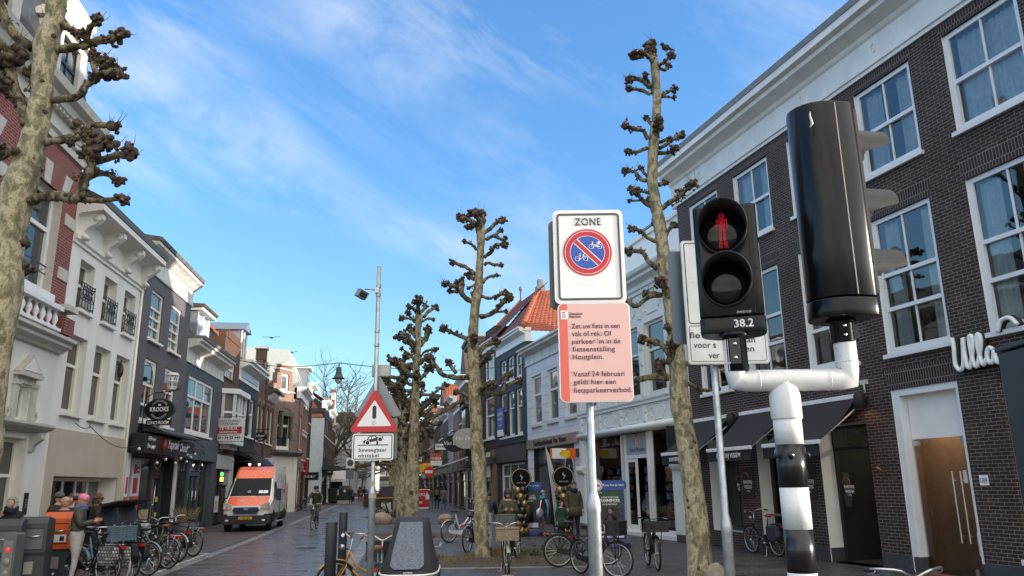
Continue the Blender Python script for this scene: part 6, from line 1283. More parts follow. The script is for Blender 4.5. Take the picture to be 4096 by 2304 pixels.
YZ = 5.8; pb = at(2385,2304,YZ); kz = YZ/FPX/4
zp = steelpost('zone_sign_post','grey steel post with the white bicycle parking ban zone sign and pink notice below it','traffic sign',pb.x,YZ,pz(2340,870,YZ),.0275,pz(2375,2005,YZ),.049)
def LZ(x,y): p = at(x,y,YZ-.05); return p.x-pb.x,p.z
xa,za = LZ(2215,850); xb,zb = LZ(2500,1215)
cxz = (xa+xb)/2-.0; hw = .272
zz1 = LZ(2350,845)[1]; zz0 = LZ(2350,1218)[1]; yz1 = LZ(2360,1212)[1]-.004; yz0 = LZ(2370,1610)[1]
aluE = M('sign_edge_alu',(.72,.73,.74),.3,.5)
rtz = Matrix.Rotation(.14,4,'Z')
f1 = plate(zp,cxz-hw,cxz+hw,zz0,zz1,.045,-.075,.03,aluE); plate(zp,cxz-hw+.01,cxz+hw-.01,zz0+.01,zz1-.01,.038,-.078,.003,signwhite,'sign_face')
bkp = plate(zp,cxz-hw-.03,cxz+hw-.06,zz0-.01,zz1-.04,.045,.05,.03,M('sign_back',(.10,.105,.11),.4,.4),'rear_plate')
mb = MB(); outline(mb,cxz-hw+.028,cxz+hw-.028,zz0+.028,zz1-.028,.03,.016,-.0812,-.078,M('sign_grey',(.07,.07,.07),.4)); mb.build('border',f1)
text('ZONE',M('sign_grey',(.07,.07,.07),.4),f1,cxz,-.0782,zz1-.125,h=.058,w=.205,bold=.015,sp=1.1)
ccx,ccz,cr = cxz-.012,zz1-.345,.188
mb = MB(); ring(mb,ccx,ccz,cr*.93,cr,-.080,-.078,signred,48); ring(mb,ccx,ccz,cr*.0+.0,cr*.93,-.0795,-.078,signwhite,48); ring(mb,ccx,ccz,cr*.72,cr*.90,-.0815,-.0795,signred,48); mb.build('red_ring',f1)
mb = MB(); mb.prism(circ(ccx,ccz,cr*.69,n=48),-.0810,-.0796,signblue,'y'); mb.build('blue_disc',f1)
mb = MB(); d_ = cr*.70*.707;
def bar(w_,y0,y1,m_):
    q = w_*.7071; mb.prism([(ccx-d_-q*.5+.0,ccz+d_-q*.5),(ccx-d_+q*.5,ccz+d_+q*.5),(ccx+d_+q*.5,ccz-d_+q*.5),(ccx+d_-q*.5,ccz-d_-q*.5)],y0,y1,m_,'y')
bar(.046,-.0816,-.0810,signwhite); bar(.032,-.0822,-.0816,signred); mb.build('red_bar',f1)
def bike_icon(par,cx,cz,s,moped=False):
    mb = MB(); y = -.0815; w_ = .0032
    for q in (-1,1): mb.tube([(cx+q*.030*s+.0165*s*cos(2*pi*k/18),y,cz+.0165*s*sin(2*pi*k/18)) for k in range(18)],w_*.7,signwhite,4,closed=True)
    if not moped:
        for P in ([(-.030,0),(-.012,.028),(.016,.028),(.030,0)],[(-.012,.028),(.0,0),(.018,.028)],[(-.030,0),(0,0)],[(.014,.036),(.018,.028)],[(-.018,.038),(-.006,.038)],[(-.012,.038),(-.012,.028)],[(.014,.036),(.024,.038)]): mb.tube([(cx+a*s,y,cz+b*s) for a,b in P],w_*.75,signwhite,4)
    else:
        for P in ([(-.030,0),(-.020,.034),(-.026,.038)],[(-.022,.028),(.0,.006),(.03,.0)],[(.0,.006),(.012,.022),(.03,.024)]): mb.tube([(cx+a*s,y,cz+b*s) for a,b in P],w_,signwhite,4)
        mb.tube([(cx+.008*s,y,cz+.030*s),(cx+.036*s,y,cz+.033*s)],w_*1.6,signwhite,5); mb.ball((cx+.0*s,y,cz+.006*s),.009*s,signwhite,1,sc=(1.2,.2,1))
    mb.build('bike_emblem',par)
bike_icon(f1,ccx-.048,ccz-.052,1.05); bike_icon(f1,ccx+.062,ccz+.045,1.05,True)
pink = M('notice_pink',(.74,.46,.43),.4,var=.02); coral = M('notice_coral',(.68,.13,.10),.4,var=.04)
f2 = plate(zp,cxz-hw+.018,cxz+hw+.018,yz0,yz1,.045,-.072,.028,aluE,'notice_plate'); x0 = cxz-hw+.018; x1 = cxz+hw+.018
plate(zp,x0+.008,x1-.008,yz0+.008,yz1-.008,.038,-.075,.003,pink,'notice_face')
mb = MB(); st_ = [p for p in rrect(x0+.008,x1,yz0+.008,yz1-.008,.038) if p[0] < x0+.06]; mb.prism([(x0+.072,yz1-.008)]+st_+[(x0+.072,yz0+.008)],-.0762,-.075,coral,'y'); mb.build('coral_band',f2)
mb = MB(); mb.box(x0+.022,x0+.074,-.0772,-.0764,yz1-.125,yz1-.058,signwhite); mb.build('crest_panel',f2)
mb = MB(); gx = x0+.048
for dx,dz in ((0,-.072),(0,-.085),(-.012,-.092),(.012,-.092),(-.012,-.105),(.012,-.105)): mb.ball((gx+dx,-.0775,yz1+dz),.0035,sink,0)
mb.tube([(gx,-.0775,yz1-.068),(gx,-.0775,yz1-.118)],.002,sink,4).tube([(gx-.018,-.0775,yz1-.07),(gx-.008,-.0775,yz1-.075),(gx+.016,-.0775,yz1-.068)],.002,sink,4); mb.build('crest',f2)
ntx = M('notice_ink',(.055,.015,.05),.5)
hgt = yz1-yz0
for s_,fr_,w_,h in (('Gemeente',.122,.10,.022),('Haarlem',.152,.085,.022)): text(s_,M('notice_brown',(.2,.09,.09),.5),f2,x0+.088,-.0756,yz1-fr_*hgt,h=h*.9,w=w_,align='LEFT',bold=.01)
for s_,fr_,w_ in (('Zet uw fiets in een',.262,.36),('vak of rek. Of',.340,.297),("parkeer 'm in de",.418,.36),('fietsenstalling',.496,.318),('Houtplein.',.574,.228),('Vanaf 24 februari',.745,.378),('geldt hier een',.823,.312),('fietsparkeerverbod.',.905,.428)):
    text(s_,ntx,f2,x0+.103,-.0756,yz1-fr_*hgt,h=.037,w=w_,align='LEFT',bold=-.006)
for z in (zz0+.1,zz1-.1,yz0+.12,yz1-.12):
    MB().tube([(-.05,-.044,z),(.05,-.044,z),(.05,.032,z),(-.05,.032,z)],.01,steel,5,closed=True,smooth=False).build('bracket',zp)
YQ = 6.6; pb = at(2905,2100,YQ)
qp = steelpost('sign_post','thin grey steel post holding a worn white sign half hidden behind the pedestrian signal','traffic sign',pb.x,YQ,pz(2870,1000,YQ),.029,pz(2905,2095,YQ),.043)
def LQ(x,y): p = at(x,y,YQ-.05); return p.x-pb.x,p.z
xa,z_ = LQ(2718,960); xb,_q = LQ(3020,1000); z1_,z0_ = LQ(2880,965)[1],LQ(2890,1458)[1]
f = plate(qp,xa,xb+.03,z0_,z1_,.03,-.075,.03,M('worn_alu',(.55,.56,.56),.45,.3,var=.25,scale=9)); plate(qp,xa+.008,xb+.022,z0_+.008,z1_-.008,.025,-.078,.003,M('worn_white',(.70,.72,.71),.5,var=.1,scale=8,speck=30),'sign_face')
plate(qp,xa-.09,xb-.1,z0_+.20,z1_-.06,.03,.05,.025,M('blue_back',(.10,.13,.17),.4,.5),'rear_plate')
zs = LQ(2880,1302)[1]; mb = MB(); outline(mb,xa+.022,xb+.008,zs+.012,z1_-.02,.025,.009,-.0802,-.078,M('sign_grey',(.07,.07,.07),.4)); outline(mb,xa+.022,xb+.008,z0_+.022,zs-.004,.022,.005,-.0802,-.078,M('sign_grey',(.07,.07,.07),.4)); mb.build('border',f)
for s_,px,py,w_ in (('fie',2755,1355,.092),('aan',2968,1372,.105),('voor s',2772,1394,.19),('sen',2962,1408,.11),('ver',2832,1435,.095)):
    q = LQ(px,py); text(s_,M('sign_grey',(.07,.07,.07),.4),f,q[0],-.0782,q[1],h=.052,w=w_,align='LEFT',bold=.008)
YC = 10.6; pb = at(1480,2304,YC); kc = YC/FPX/4
cp = steelpost('camera_pole','tall grey steel pole with a small camera, red warning triangle and white notice','traffic sign',pb.x,YC,pz(1515,1066,YC),.029,pz(1487,1965,YC),.047)
def LC(x,y,d=0): p = at(x,y,YC+d); return Vector((p.x-pb.x,d,p.z))
mb = MB()
for v in (1145,1180,1325,1380): z = LC(1510,v).z; mb.lathe([(.031,z-.02),(.035,z-.018),(.035,z+.018),(.031,z+.02)],steel,16)
mb.split('clamp',cp)
tp,bl,br = LC(1496,1568,-.06),LC(1402,1728,-.06),LC(1589,1724,-.06)
def tri(cx,zt,zb,hw,rad=.03,n=5):
    V = [(cx,zt),(cx-hw,zb),(cx+hw,zb)]; out = []
    for i,(x,z) in enumerate(V):
        a,b = Vector(V[i-1])-Vector(V[i]),Vector(V[(i+1) % 3])-Vector(V[i]); a.normalize(); b.normalize(); bis = (a+b).normalized(); c = Vector(V[i])+bis*rad*2; s_ = (c-a.orthogonal()*0)
        e0 = a.copy(); na = Vector((-a.y,a.x)); nb = Vector((b.y,-b.x))
        if na.dot(bis) > 0: na = -na
        if nb.dot(bis) > 0: nb = -nb
        for k in range(n+1): d = na.lerp(nb,k/n).normalized(); p = c+d*rad; out.append((p.x,p.y))
    return out
ctx = (bl.x+br.x)/2; hw = (br.x-bl.x)/2+.02
mb = MB(); mb.prism(tri(ctx,tp.z+.05,bl.z-.005,hw),-.062,-.040,signred,'y'); ft = mb.build('sign_plate',cp)
mb = MB(); H_ = tp.z-bl.z; mb.prism(tri(ctx,tp.z-.105,bl.z+.072,hw*.70,.012),-.0645,-.062,signwhite,'y'); mb.build('white_field',ft)
zc_ = bl.z+.11; mb = MB(); mb.prism(rrect(ctx-.026,ctx+.026,zc_+.06,zc_+.235,.024),-.0665,-.0645,sink,'y'); mb.build('exclamation_bar',ft); mb = MB(); mb.prism(circ(ctx,zc_+.005,.034),-.0665,-.0645,M('peeled_dot',(.62,.62,.60),.6,var=.25,scale=30),'y'); mb.build('peeled_dot',ft)
tb = LC(1522,1540,.06); mb = MB(); mb.prism(tri(ctx+.03,LC(1500,1510).z+.05,LC(1500,1665).z,hw*1.0),.040,.060,M('sign_back_grey',(.22,.245,.27),.45,.5),'y'); mb.build('rear_plate',cp)
plate(cp,ctx-hw*.5,LC(1588,1700).x,LC(1500,1835).z,LC(1588,1672).z,.02,.040,.02,M('sign_back_grey',(.22,.245,.27),.45,.5),'rear_plate')
xa,z1_ = LC(1411,1735,-.06).x,LC(1490,1735,-.06).z; xb,z0_ = LC(1572,1840,-.06).x,LC(1490,1842,-.06).z
f = plate(cp,xa,xb,z0_,z1_,.03,-.062,.022,aluE,'notice_plate'); plate(cp,xa+.006,xb-.006,z0_+.006,z1_-.006,.026,-.064,.002,signwhite,'notice_face')
mb = MB(); outline(mb,xa+.014,xb-.014,z0_+.014,z1_-.014,.022,.012,-.0655,-.064,sink); mb.build('border',f)
text('beweegbaar',sink,f,xa+.09,-.0642,z0_+.115,h=.048,w=.37,align='LEFT',bold=.008,sp=1.1); text('obstakel',sink,f,xa+.085,-.0642,z0_+.042,h=.048,w=.27,align='LEFT',bold=.008,sp=1.1)
mb = MB(); bx0,bz0 = xa+.07,z0_+.195; mb.box(bx0-.0,bx0+.41,-.0655,-.064,bz0,bz0+.013,sink)
car = [(0,.0),(.27,.055),(.262,.095),(.19,.082),(.15,.098+.012),(.075,.092),(.045,.052),(.0,.038)]
mb.prism([(bx0+.075+x,bz0+.025+z) for x,z in car],-.0655,-.064,sink,'y'); mb.prism([(bx0+.075+x,bz0+.025+z) for x,z in ((.062,.054),(.083,.083),(.108,.088),(.108,.062))],-.0662,-.0655,signwhite,'y'); mb.prism([(bx0+.075+x,bz0+.025+z) for x,z in ((.116,.063),(.116,.09),(.146,.1),(.172,.078))],-.0662,-.0655,signwhite,'y')
for x,z in ((.058,.012),(.225,.055)): mb.prism(circ(bx0+.075+x,bz0+.025+z,.034,n=20),-.0662,-.0655,signwhite,'y').prism(circ(bx0+.075+x,bz0+.025+z,.026,n=20),-.067,-.0662,sink,'y')
mb.box(bx0+.25,bx0+.275,-.0655,-.064,bz0+.013,bz0+.058,sink); mb.build('car_emblem',f)
mb = MB(); a = LC(1510,1160); b = LC(1462,1155); c = LC(1450,1172)
mb.tube([a,(b.x,0,b.z),(b.x,-.01,b.z-.01)],.012,steel,6).box(a.x-.03,a.x+.03,-.05,.05,a.z-.05,a.z+.03,steel); mb.build('camera_bracket',cp)
mb = MB(Matrix.Translation(c+Vector((-.01,-.02,-.03))) @ Matrix.Rotation(.5,4,'Y') @ Matrix.Rotation(.5,4,'Z')); mb.box(-.07,.07,-.09,.09,-.05,.05,M('camera_grey',(.22,.24,.26),.5)).box(-.075,.075,-.10,.09,.05,.06,M('camera_grey',(.22,.24,.26),.5)); mb.box(-.05,.05,-.10,-.09,-.04,.04,black); mb.build('camera',cp,bevel=.006)
p1,p2 = LC(1487,1458,.04),LC(1558,1505,.04); mb = MB(); mb.box(p1.x,p2.x,.045,.16,p2.z,p1.z,M('box_grey',(.40,.41,.40),.5)); mb.build('junction_box',cp,bevel=.01)
mb = MB(); mb.tube([(p2.x-.1,.06,p2.z),(p2.x-.1,.06,p2.z-.05),(p2.x-.14,.06,p2.z-.1)],.006,black,5); mb.build('cable',cp)
mb = MB(); z = LC(1487,1985).z; z2_ = LC(1487,1945).z
mb.lathe([(.0505,z-.03),(.0525,z-.02),(.0515,z+.02),(.05,z+.03)],M('masking_tape',(.42,.36,.28),.8,var=.3,scale=20),16).lathe([(.031,z2_),(.034,z2_+.01),(.033,z2_+.06),(.031,z2_+.065)],M('masking_tape',(.42,.36,.28),.8,var=.3,scale=20),16); mb.split('tape',cp)
for x,yt,xb,Yb,rr,lab in ((1328,2087,1310,12.5,.088,'dark grey round bollard without sticker, nearer and lower of the two'),(1375,2048,1362,17.0,.086,'dark grey round bollard with a small white sticker, farther of the two')):
    p = at(x,yt,Yb); t = thing('bollard',lab,'bollard',(at(x,yt,Yb).x,Yb,0),0,'bollards beside the camera pole')
    mb = MB(); mb.lathe([(rr,0),(rr,p.z-.015),(rr*.97,p.z-.005),(rr*.9,p.z),(0,p.z+.004)],anthra,28); mb.build('post',t)
    mb = MB(); mb.lathe([(rr+.03,0),(rr+.03,.02),(rr,.03)],anthra,24); mb.build('foot',t)
    if Yb > 15: mb = MB(Matrix.Translation((.02,-rr-.002,p.z-.46)) @ Matrix.Rotation(.5,4,'Y')); mb.box(-.03,.03,-.004,0,-.035,.035,signwhite); mb.build('sticker',t)
for k,(x,y,Y,lab) in enumerate(((1355,1490,36,'green bell shaped street lamp hanging on a wire over the street'),(1905,1700,60,'small distant street lamp hanging on a wire above the right pavement'))):
    p = at(x,y,Y); t = thing('street_lamp',lab,'street lamp',p,0,'street lamps on the wires'); g = M('lamp_green',(.03,.05,.045),.5); s_ = .9 if k == 0 else .7
    mb = MB(); mb.lathe([(0,.30*s_),(.10*s_,.29*s_),(.14*s_,.26*s_),(.14*s_,.02*s_),(.16*s_,0),(.15*s_,-.03*s_),(.17*s_,-.1*s_),(.25*s_,-.25*s_),(.33*s_,-.30*s_),(.32*s_,-.32*s_),(.2*s_,-.28*s_)],g,24); mb.build('lamp_shade',t)
    mb = MB(); mb.lathe([(.19*s_,-.30*s_),(.17*s_,-.45*s_),(.11*s_,-.55*s_),(0,-.6*s_)],M('lamp_glass',(.50,.52,.50),.2),20); mb.build('bulb',t)
    mb = MB(); mb.cyl((0,0,.3*s_),(0,0,.5*s_),.03,g,6); ring(mb,.1,.5*s_,.03,.045,-.01,.01,g,12); mb.build('hook',t)
    if k == 0: top = p+Vector((0,0,.45))
wr = thing('wire','thin dark wire spanning the street and carrying the bell shaped lamp','cable',top)
a = Vector((-15.6,41.5,8.7))-top; b = at(1580,1452,36)-top; c = at(2120,1455,40)-top
mb = MB(); P = []
for u in range(13): q = a.lerp(Vector((0,0,0)),u/12); q.z -= .35*sin(pi*u/12); P.append(q)
for u in range(1,13): q = Vector((0,0,0)).lerp(c,u/12); q.z -= .35*sin(pi*u/12); P.append(q)
mb.tube(P,.018,blackmatt,5); mb.build('cable',wr)
for x,y,Y,w_,lab in ((1085,1352,60,1.5,'dark gull gliding above the left roofs, the larger of the two'),(1168,1411,70,1.1,'dark gull flying above the left roofs, the smaller and farther right of the two')):
    t = thing('bird',lab,'bird',at(x,y,Y),0,'birds flying over the left roofs'); mb = MB(); n = 9; vs = []
    for i in range(n): u = -1+2*i/(n-1); vs += [(u*w_/2,-.12*(1-abs(u))-.02,.10*(1-abs(u))**.5*.0+.16*abs(u)*(1.4-abs(u))),(u*w_/2,.14*(1-abs(u)*.8),.16*abs(u)*(1.4-abs(u))+.01),(u*w_/2,.0,.16*abs(u)*(1.4-abs(u))+.035)]
    mb.add(vs,[f_ for i in range(n-1) for f_ in ((3*i,3*i+3,3*i+5,3*i+2),(3*i+2,3*i+5,3*i+4,3*i+1),(3*i+1,3*i+4,3*i+3,3*i))],blackmatt,True); mb.build('wing',t)
    mb = MB(); mb.tube([(0,-.3,.02),(0,-.15,.03),(0,.1,.03),(0,.35,.02)],[.02,.07,.07,.03],blackmatt,7); mb.build('body',t)
p = at(4080,1700,6.2); t = thing('slatted_cabinet','dark grey tall slatted cabinet cut off by the right edge','cabinet',(p.x+.50,6.2,0),-.06)
hz = pz(4050,1365,6.2); mb = MB()
for k in range(6): mb.box(-.40+k*.135,-.285+k*.135,-.3,.3,.05,hz-.06,anthra)
mb.box(-.39,.40,-.27,.27,0.0,hz-.08,blackmatt).box(-.41,.42,-.32,.32,hz-.04,hz,anthra); mb.build('casing',t,bevel=.006)
rimm = M('rim_alu',(.55,.55,.56),.3,.85); leather = M('brown_leather',(.20,.07,.035),.5); saddleb = M('saddle_black',(.02,.02,.02),.55)
redl = M('rear_reflector',(.55,.02,.02),.3); wicker = brick('wicker',(.46,.36,.24),(.58,.47,.33),(.12,.08,.05),bw=.05,rh=.022,ms=.004,rough=.8,bump=1.0)
def wheel(par,T,R=.345,rim=None,tyre=None,n=28,tr=.022):
    mb = MB(T); mb.tube([((R-tr)*cos(2*pi*k/n),0,(R-tr)*sin(2*pi*k/n)) for k in range(n)],tr,tyre or rubber,7,closed=True); w_ = mb.build('wheel',par,recalc=False)
    mb = MB(T); rr = R-tr*2-.006
    mb.tube([(rr*cos(2*pi*k/n),0,rr*sin(2*pi*k/n)) for k in range(n)],.012,rim or rimm,5,closed=True)
    for k in range(20):
        a = 2*pi*k/20; b = a+(.5 if k % 2 else -.5); s = .025*(1 if k % 4 < 2 else -1)
        mb.tube([(.03*cos(b),s,.03*sin(b)),(rr*cos(a),0,rr*sin(a))],.0018,rimm,3,caps=False,smooth=False)
    mb.tube([(0,-.05,0),(0,.05,0)],.022,rimm,8); mb.build('rim',w_,recalc=False)
def bike(label,x,y,hd,col=(.012,.012,.013),style='dutch',lean=0,steer=0,rack='black',extra=(),saddle=None,rim=None,tyre=None,group='parked bicycles',R=.345,guard=None,bars='dutch',cat='bicycle',grip=None):
    """hd: heading in degrees anticlockwise from +X; x, y: middle between the wheels"""
    t = thing('bicycle',label,cat,(x,y,0),radians(hd),group); t.rotation_euler = (lean,0,radians(hd))
    fm = M('bike_paint_%d_%d_%d' % tuple(int(c*1000) for c in col),col,.3,var=.08,coat=.3); gm = guard or fm
    rx,fx = -.54,.56; Tr = Matrix.Translation((rx,0,R)); hx,hz = fx-.25,.93
    S = Matrix.Translation((hx,0,0)) @ Matrix.Rotation(steer,4,'Z') @ Matrix.Translation((-hx,0,0)); Tf = S @ Matrix.Translation((fx,0,R))
    wheel(t,Tr,R,rim,tyre); wheel(t,Tf,R,rim,tyre)
    bb = (-.08,0,.30); st = (-.24,0,.78); h0 = (hx+.03,0,.82); h1 = (hx+.09,0,.64); mb = MB(); tb = .018 if style != 'ebike' else .028
    if style == 'dutch': mb.tube([h1,(hx-.12,0,.42),(bb[0]+.08,0,.32),bb],tb,fm,8).tube([h0,(hx-.06,0,.60),(-.02,0,.44),(-.16,0,.52)],tb*.9,fm,8)
    elif style == 'diamond': mb.tube([h1,bb],tb,fm,8).tube([h0,(-.22,0,.76)],tb,fm,8)
    else: mb.tube([h1,(.06,0,.36),bb],[tb*1.25]*3,fm,8).tube([h0,(.1,0,.56),(-.16,0,.48)],tb*.9,fm,8)
    mb.tube([bb,st,(-.27,0,.90)],[tb,tb,.013],fm,8).tube([h0,h1],.022,fm,8)
    for q in (-1,1): mb.tube([(bb[0],.03*q,bb[2]),(rx,.06*q,R)],.010,fm,6).tube([(st[0],.02*q,st[2]-.08),(rx,.06*q,R)],.008,fm,6)
    mb.build('frame',t)
    mb = MB(S)
    for q in (-1,1): mb.tube([(hx+.09,0,.64),(hx+.10,.045*q,.60),(fx-.04,.05*q,R+.1),(fx,.05*q,R)],.012,fm,6)
    mb.tube([(hx+.09,0,.64),(hx+.02,0,.84),(hx,0,1.0)],.013,rimm,6); mb.build('fork',t)
    mb = MB(S); bz = 1.06
    hp = [(hx-.16,.31,bz),(hx-.02,.27,bz+.02),(hx+.06,.12,bz+.01),(hx+.02,0,bz-.05),(hx+.06,-.12,bz+.01),(hx-.02,-.27,bz+.02),(hx-.16,-.31,bz)] if bars == 'dutch' else [(hx-.04,.33,bz),(hx+.0,.1,bz-.02),(hx+.02,0,bz-.04),(hx+.0,-.1,bz-.02),(hx-.04,-.33,bz)]
    P,Rr = crm([Vector(p) for p in hp],[.012]*len(hp),3); mb.tube(P,.012,rimm if bars == 'dutch' else blackmatt,6); hb_ = mb.build('handlebar',t)
    for q in (-1,1):
        mb = MB(S); e = hp[0] if q == 1 else hp[-1]; e2 = hp[1] if q == 1 else hp[-2]; v = (Vector(e)-Vector(e2)).normalized(); mb.tube([Vector(e)-v*.11,e],.019,grip or saddleb,7); mb.build('grip',hb_)
        mb = MB(S); mb.tube([Vector(e)-v*.12,Vector(e)-v*.08+Vector((.04,0,-.02)),Vector(e)-v*.0+Vector((.045,0,-.03))],.007,rimm,4); mb.build('brake_lever',hb_)
    mb = MB(); sd = saddle or saddleb; z = .95
    mb.tube([(-.42,0,z),(-.37,0,z+.015),(-.29,0,z+.005),(-.2,0,z),(-.13,0,z-.01)],[.055,.085,.07,.035,.02],sd,10)
    for i in range(len(mb.v)): mb.v[i].z = z+(mb.v[i].z-z)*.5
    mb.build('saddle',t)
    for nm,T,a0,a1 in (('mudguard',Tr,-.1,2.7),('mudguard',Tf,.7,3.1)):
        mb = MB(T); n = 14; vs = []
        for k in range(n+1):
            a = a0+(a1-a0)*k/n; r = R+.018
            for dy,dr in ((-.028,-.012),(0,.004),(.028,-.012)): vs.append(((r+dr)*cos(a) if nm else 0,dy,(r+dr)*sin(a)))
        mb.add(vs,[f_ for k in range(n) for f_ in ((3*k,3*k+1,3*k+4,3*k+3),(3*k+1,3*k+2,3*k+5,3*k+4))],gm,True)
        mb.build('mudguard',t,recalc=False)
    if style != 'ebike' or True:
        mb = MB(); mb.prism([(bb[0]+.1,.30),(bb[0]+.06,.38),(-.3,.37),(rx-.02,R+.06),(rx-.06,R),(rx-.02,R-.05),(-.2,.24),(bb[0]+.06,.22)],-.075,-.05,blackmatt if style != 'ebike' else fm,'y'); mb.build('chain_case',t)
    mb = MB(); mb.tube([(bb[0],-.09,bb[2]),(bb[0]+.12,-.1,bb[2]-.12),(bb[0]+.12,-.17,bb[2]-.12)],.009,rimm,5).tube([(bb[0],.09,bb[2]),(bb[0]-.12,.1,bb[2]+.12),(bb[0]-.12,.17,bb[2]+.12)],.009,rimm,5).tube([(bb[0],-.09,bb[2]),(bb[0],.09,bb[2])],.02,rimm,6)
    for q in (-1,1): mb.box(bb[0]-.12*q-.04,bb[0]-.12*q+.04,.11*q if q > 0 else -.19,.19 if q > 0 else -.11,bb[2]+.11*q,bb[2]+.135*q,rubber) if False else None
    mb.build('crank',t)
    mb = MB(); mb.tube([(bb[0]-.05,.03,.27),(bb[0]-.2,.16,.01)],.009,rimm,5).tube([(bb[0]-.2,.16,.01),(bb[0]-.13,.18,.01)],.009,rimm,5); mb.build('kickstand',t)
    if rack:
        rm = rimm if rack == 'silver' else blackmatt; mb = MB()
        for y_ in (-.06,0,.06): mb.tube([(-.34,y_,.74),(-.82,y_,.75)],.007,rm,5)
        for x_ in (-.36,-.58,-.82): mb.tube([(x_,-.065,.75),(x_,.065,.75)],.007,rm,5)
        for q in (-1,1): mb.tube([(-.74,.06*q,.75),(rx,.07*q,R+.02)],.006,rm,5).tube([(-.5,.06*q,.75),(rx,.07*q,R+.02)],.006,rm,5)
        rk = mb.build('rack',t); mb = MB(); mb.box(-.87,-.83,-.05,.05,.69,.74,redl); mb.build('rear_light',rk)
    mb = MB(S); mb.lathe([(0,-.05),(.035,-.03),(.04,.03),(0,.035)],rimm if bars == 'dutch' else blackmatt,10,(hx+.16,0,.88),'x').tube([(hx+.06,0,.84),(hx+.13,0,.87)],.01,blackmatt,5); mb.build('headlight',t)
    for e in extra: e(t,S,hx)
    return t
def crate(col,x0,w_=.36,d=.26,h=.24,z=.80,front=True,wick=False,label=None):
    def f(t,S,hx):
        mb = MB(S if front else None); m_ = wicker if wick else M('crate_%d' % int(col[0]*999+col[1]*99),col,.6,var=.15); xx = hx+x0 if front else x0
        if wick:
            for a,b,c,e in ((xx,xx+.02,-w_/2,w_/2),(xx+d-.02,xx+d,-w_/2,w_/2),(xx+.02,xx+d-.02,-w_/2,-w_/2+.02),(xx+.02,xx+d-.02,w_/2-.02,w_/2)): mb.box(a,b,c,e,z,z+h,m_)
            mb.box(xx+.02,xx+d-.02,-w_/2+.02,w_/2-.02,z,z+.02,m_); mb.tube([(xx-.005,-w_/2-.005,z+h),(xx+d+.005,-w_/2-.005,z+h),(xx+d+.005,w_/2+.005,z+h),(xx-.005,w_/2+.005,z+h)],.016,m_,6,closed=True,smooth=False)
        else:
            for k in range(6):
                zz = z+h*k/6; zt = zz+h/6*(.62 if 0 < k < 5 else 1)
                for a,b,c,e in ((xx,xx+.015,-w_/2,w_/2),(xx+d-.015,xx+d,-w_/2,w_/2),(xx+.015,xx+d-.015,-w_/2,-w_/2+.015),(xx+.015,xx+d-.015,w_/2-.015,w_/2)): mb.box(a,b,c,e,zz,zt,m_)
            for k in range(5):
                y_ = -w_/2+w_*(k+.5)/5; mb.box(xx-.002,xx+.017,y_-.02,y_+.02,z,z+h-.04,m_); mb.box(xx+d-.017,xx+d+.002,y_-.02,y_+.02,z,z+h-.04,m_)
            for q in (-1,1):
                mb.box(xx+d*.3,xx+d*.7,q*(w_/2-.007)-.009,q*(w_/2-.007)+.009,z,z+h,m_)
            mb.box(xx+.015,xx+d-.015,-w_/2+.015,w_/2-.015,z,z+.015,m_); mb.tube([(xx,-w_/2,z+h),(xx+d,-w_/2,z+h),(xx+d,w_/2,z+h),(xx,w_/2,z+h)],.012,m_,5,closed=True,smooth=False)
        mb.build('basket' if wick else 'crate',t)
        mb = MB(S if front else None)
        if front:
            for q in (-1,1): mb.tube([(xx+d*.5,.12*q,z),(hx+.25,.06*q,.36)],.008,blackmatt,5)
            mb.build('front_carrier',t)
    return f
def pannier(col,side=(1,-1),pat=None,flap=None):
    def f(t,S,hx):
        m_ = pat or M('pannier_%d' % int(col[0]*999+col[2]*99),col,.55,var=.2,bump=.2)
        for q in side:
            mb = MB(); pr = [(-.84,.73),(-.46,.73),(-.44,.55),(-.50,.38),(-.80,.38),(-.88,.5)]; mb.prism(pr,.08*q,.22*q,m_,'y'); b = mb.build('bag',t,bevel=.02)
            if flap: mb = MB(); mb.prism([(-.80,.54),(-.56,.54),(-.52,.36),(-.56,.30),(-.80,.30),(-.83,.36)],.222*q,.25*q,flap,'y'); mb.build('bag_pocket',b,bevel=.01)
        mb = MB(); mb.box(-.84,-.46,-.08,.08,.755,.775,m_); mb.build('bag_strap',t)
    return f
def windscreen():
    def f(t,S,hx):
        mb = MB(S); n = 8; vs = []
        for k in range(n+1):
            z = 1.0+.62*k/n; hw = .19+.05*sin(pi*min(1,k/n*1.1))-.10*(max(0,k/n-.75)/.25)**2
            for j in range(7): u = -1+j/3; vs.append((hx+.22-.10*u*u-.06*k/n,hw*u,z))
        mb.add(vs,[(7*k+j,7*k+j+1,7*k+8+j,7*k+7+j) for k in range(n) for j in range(6)],G_shop,True); mb.build('windscreen',t,recalc=False)
    return f
G_ = gnd
def between(a,b): return (a+b)/2
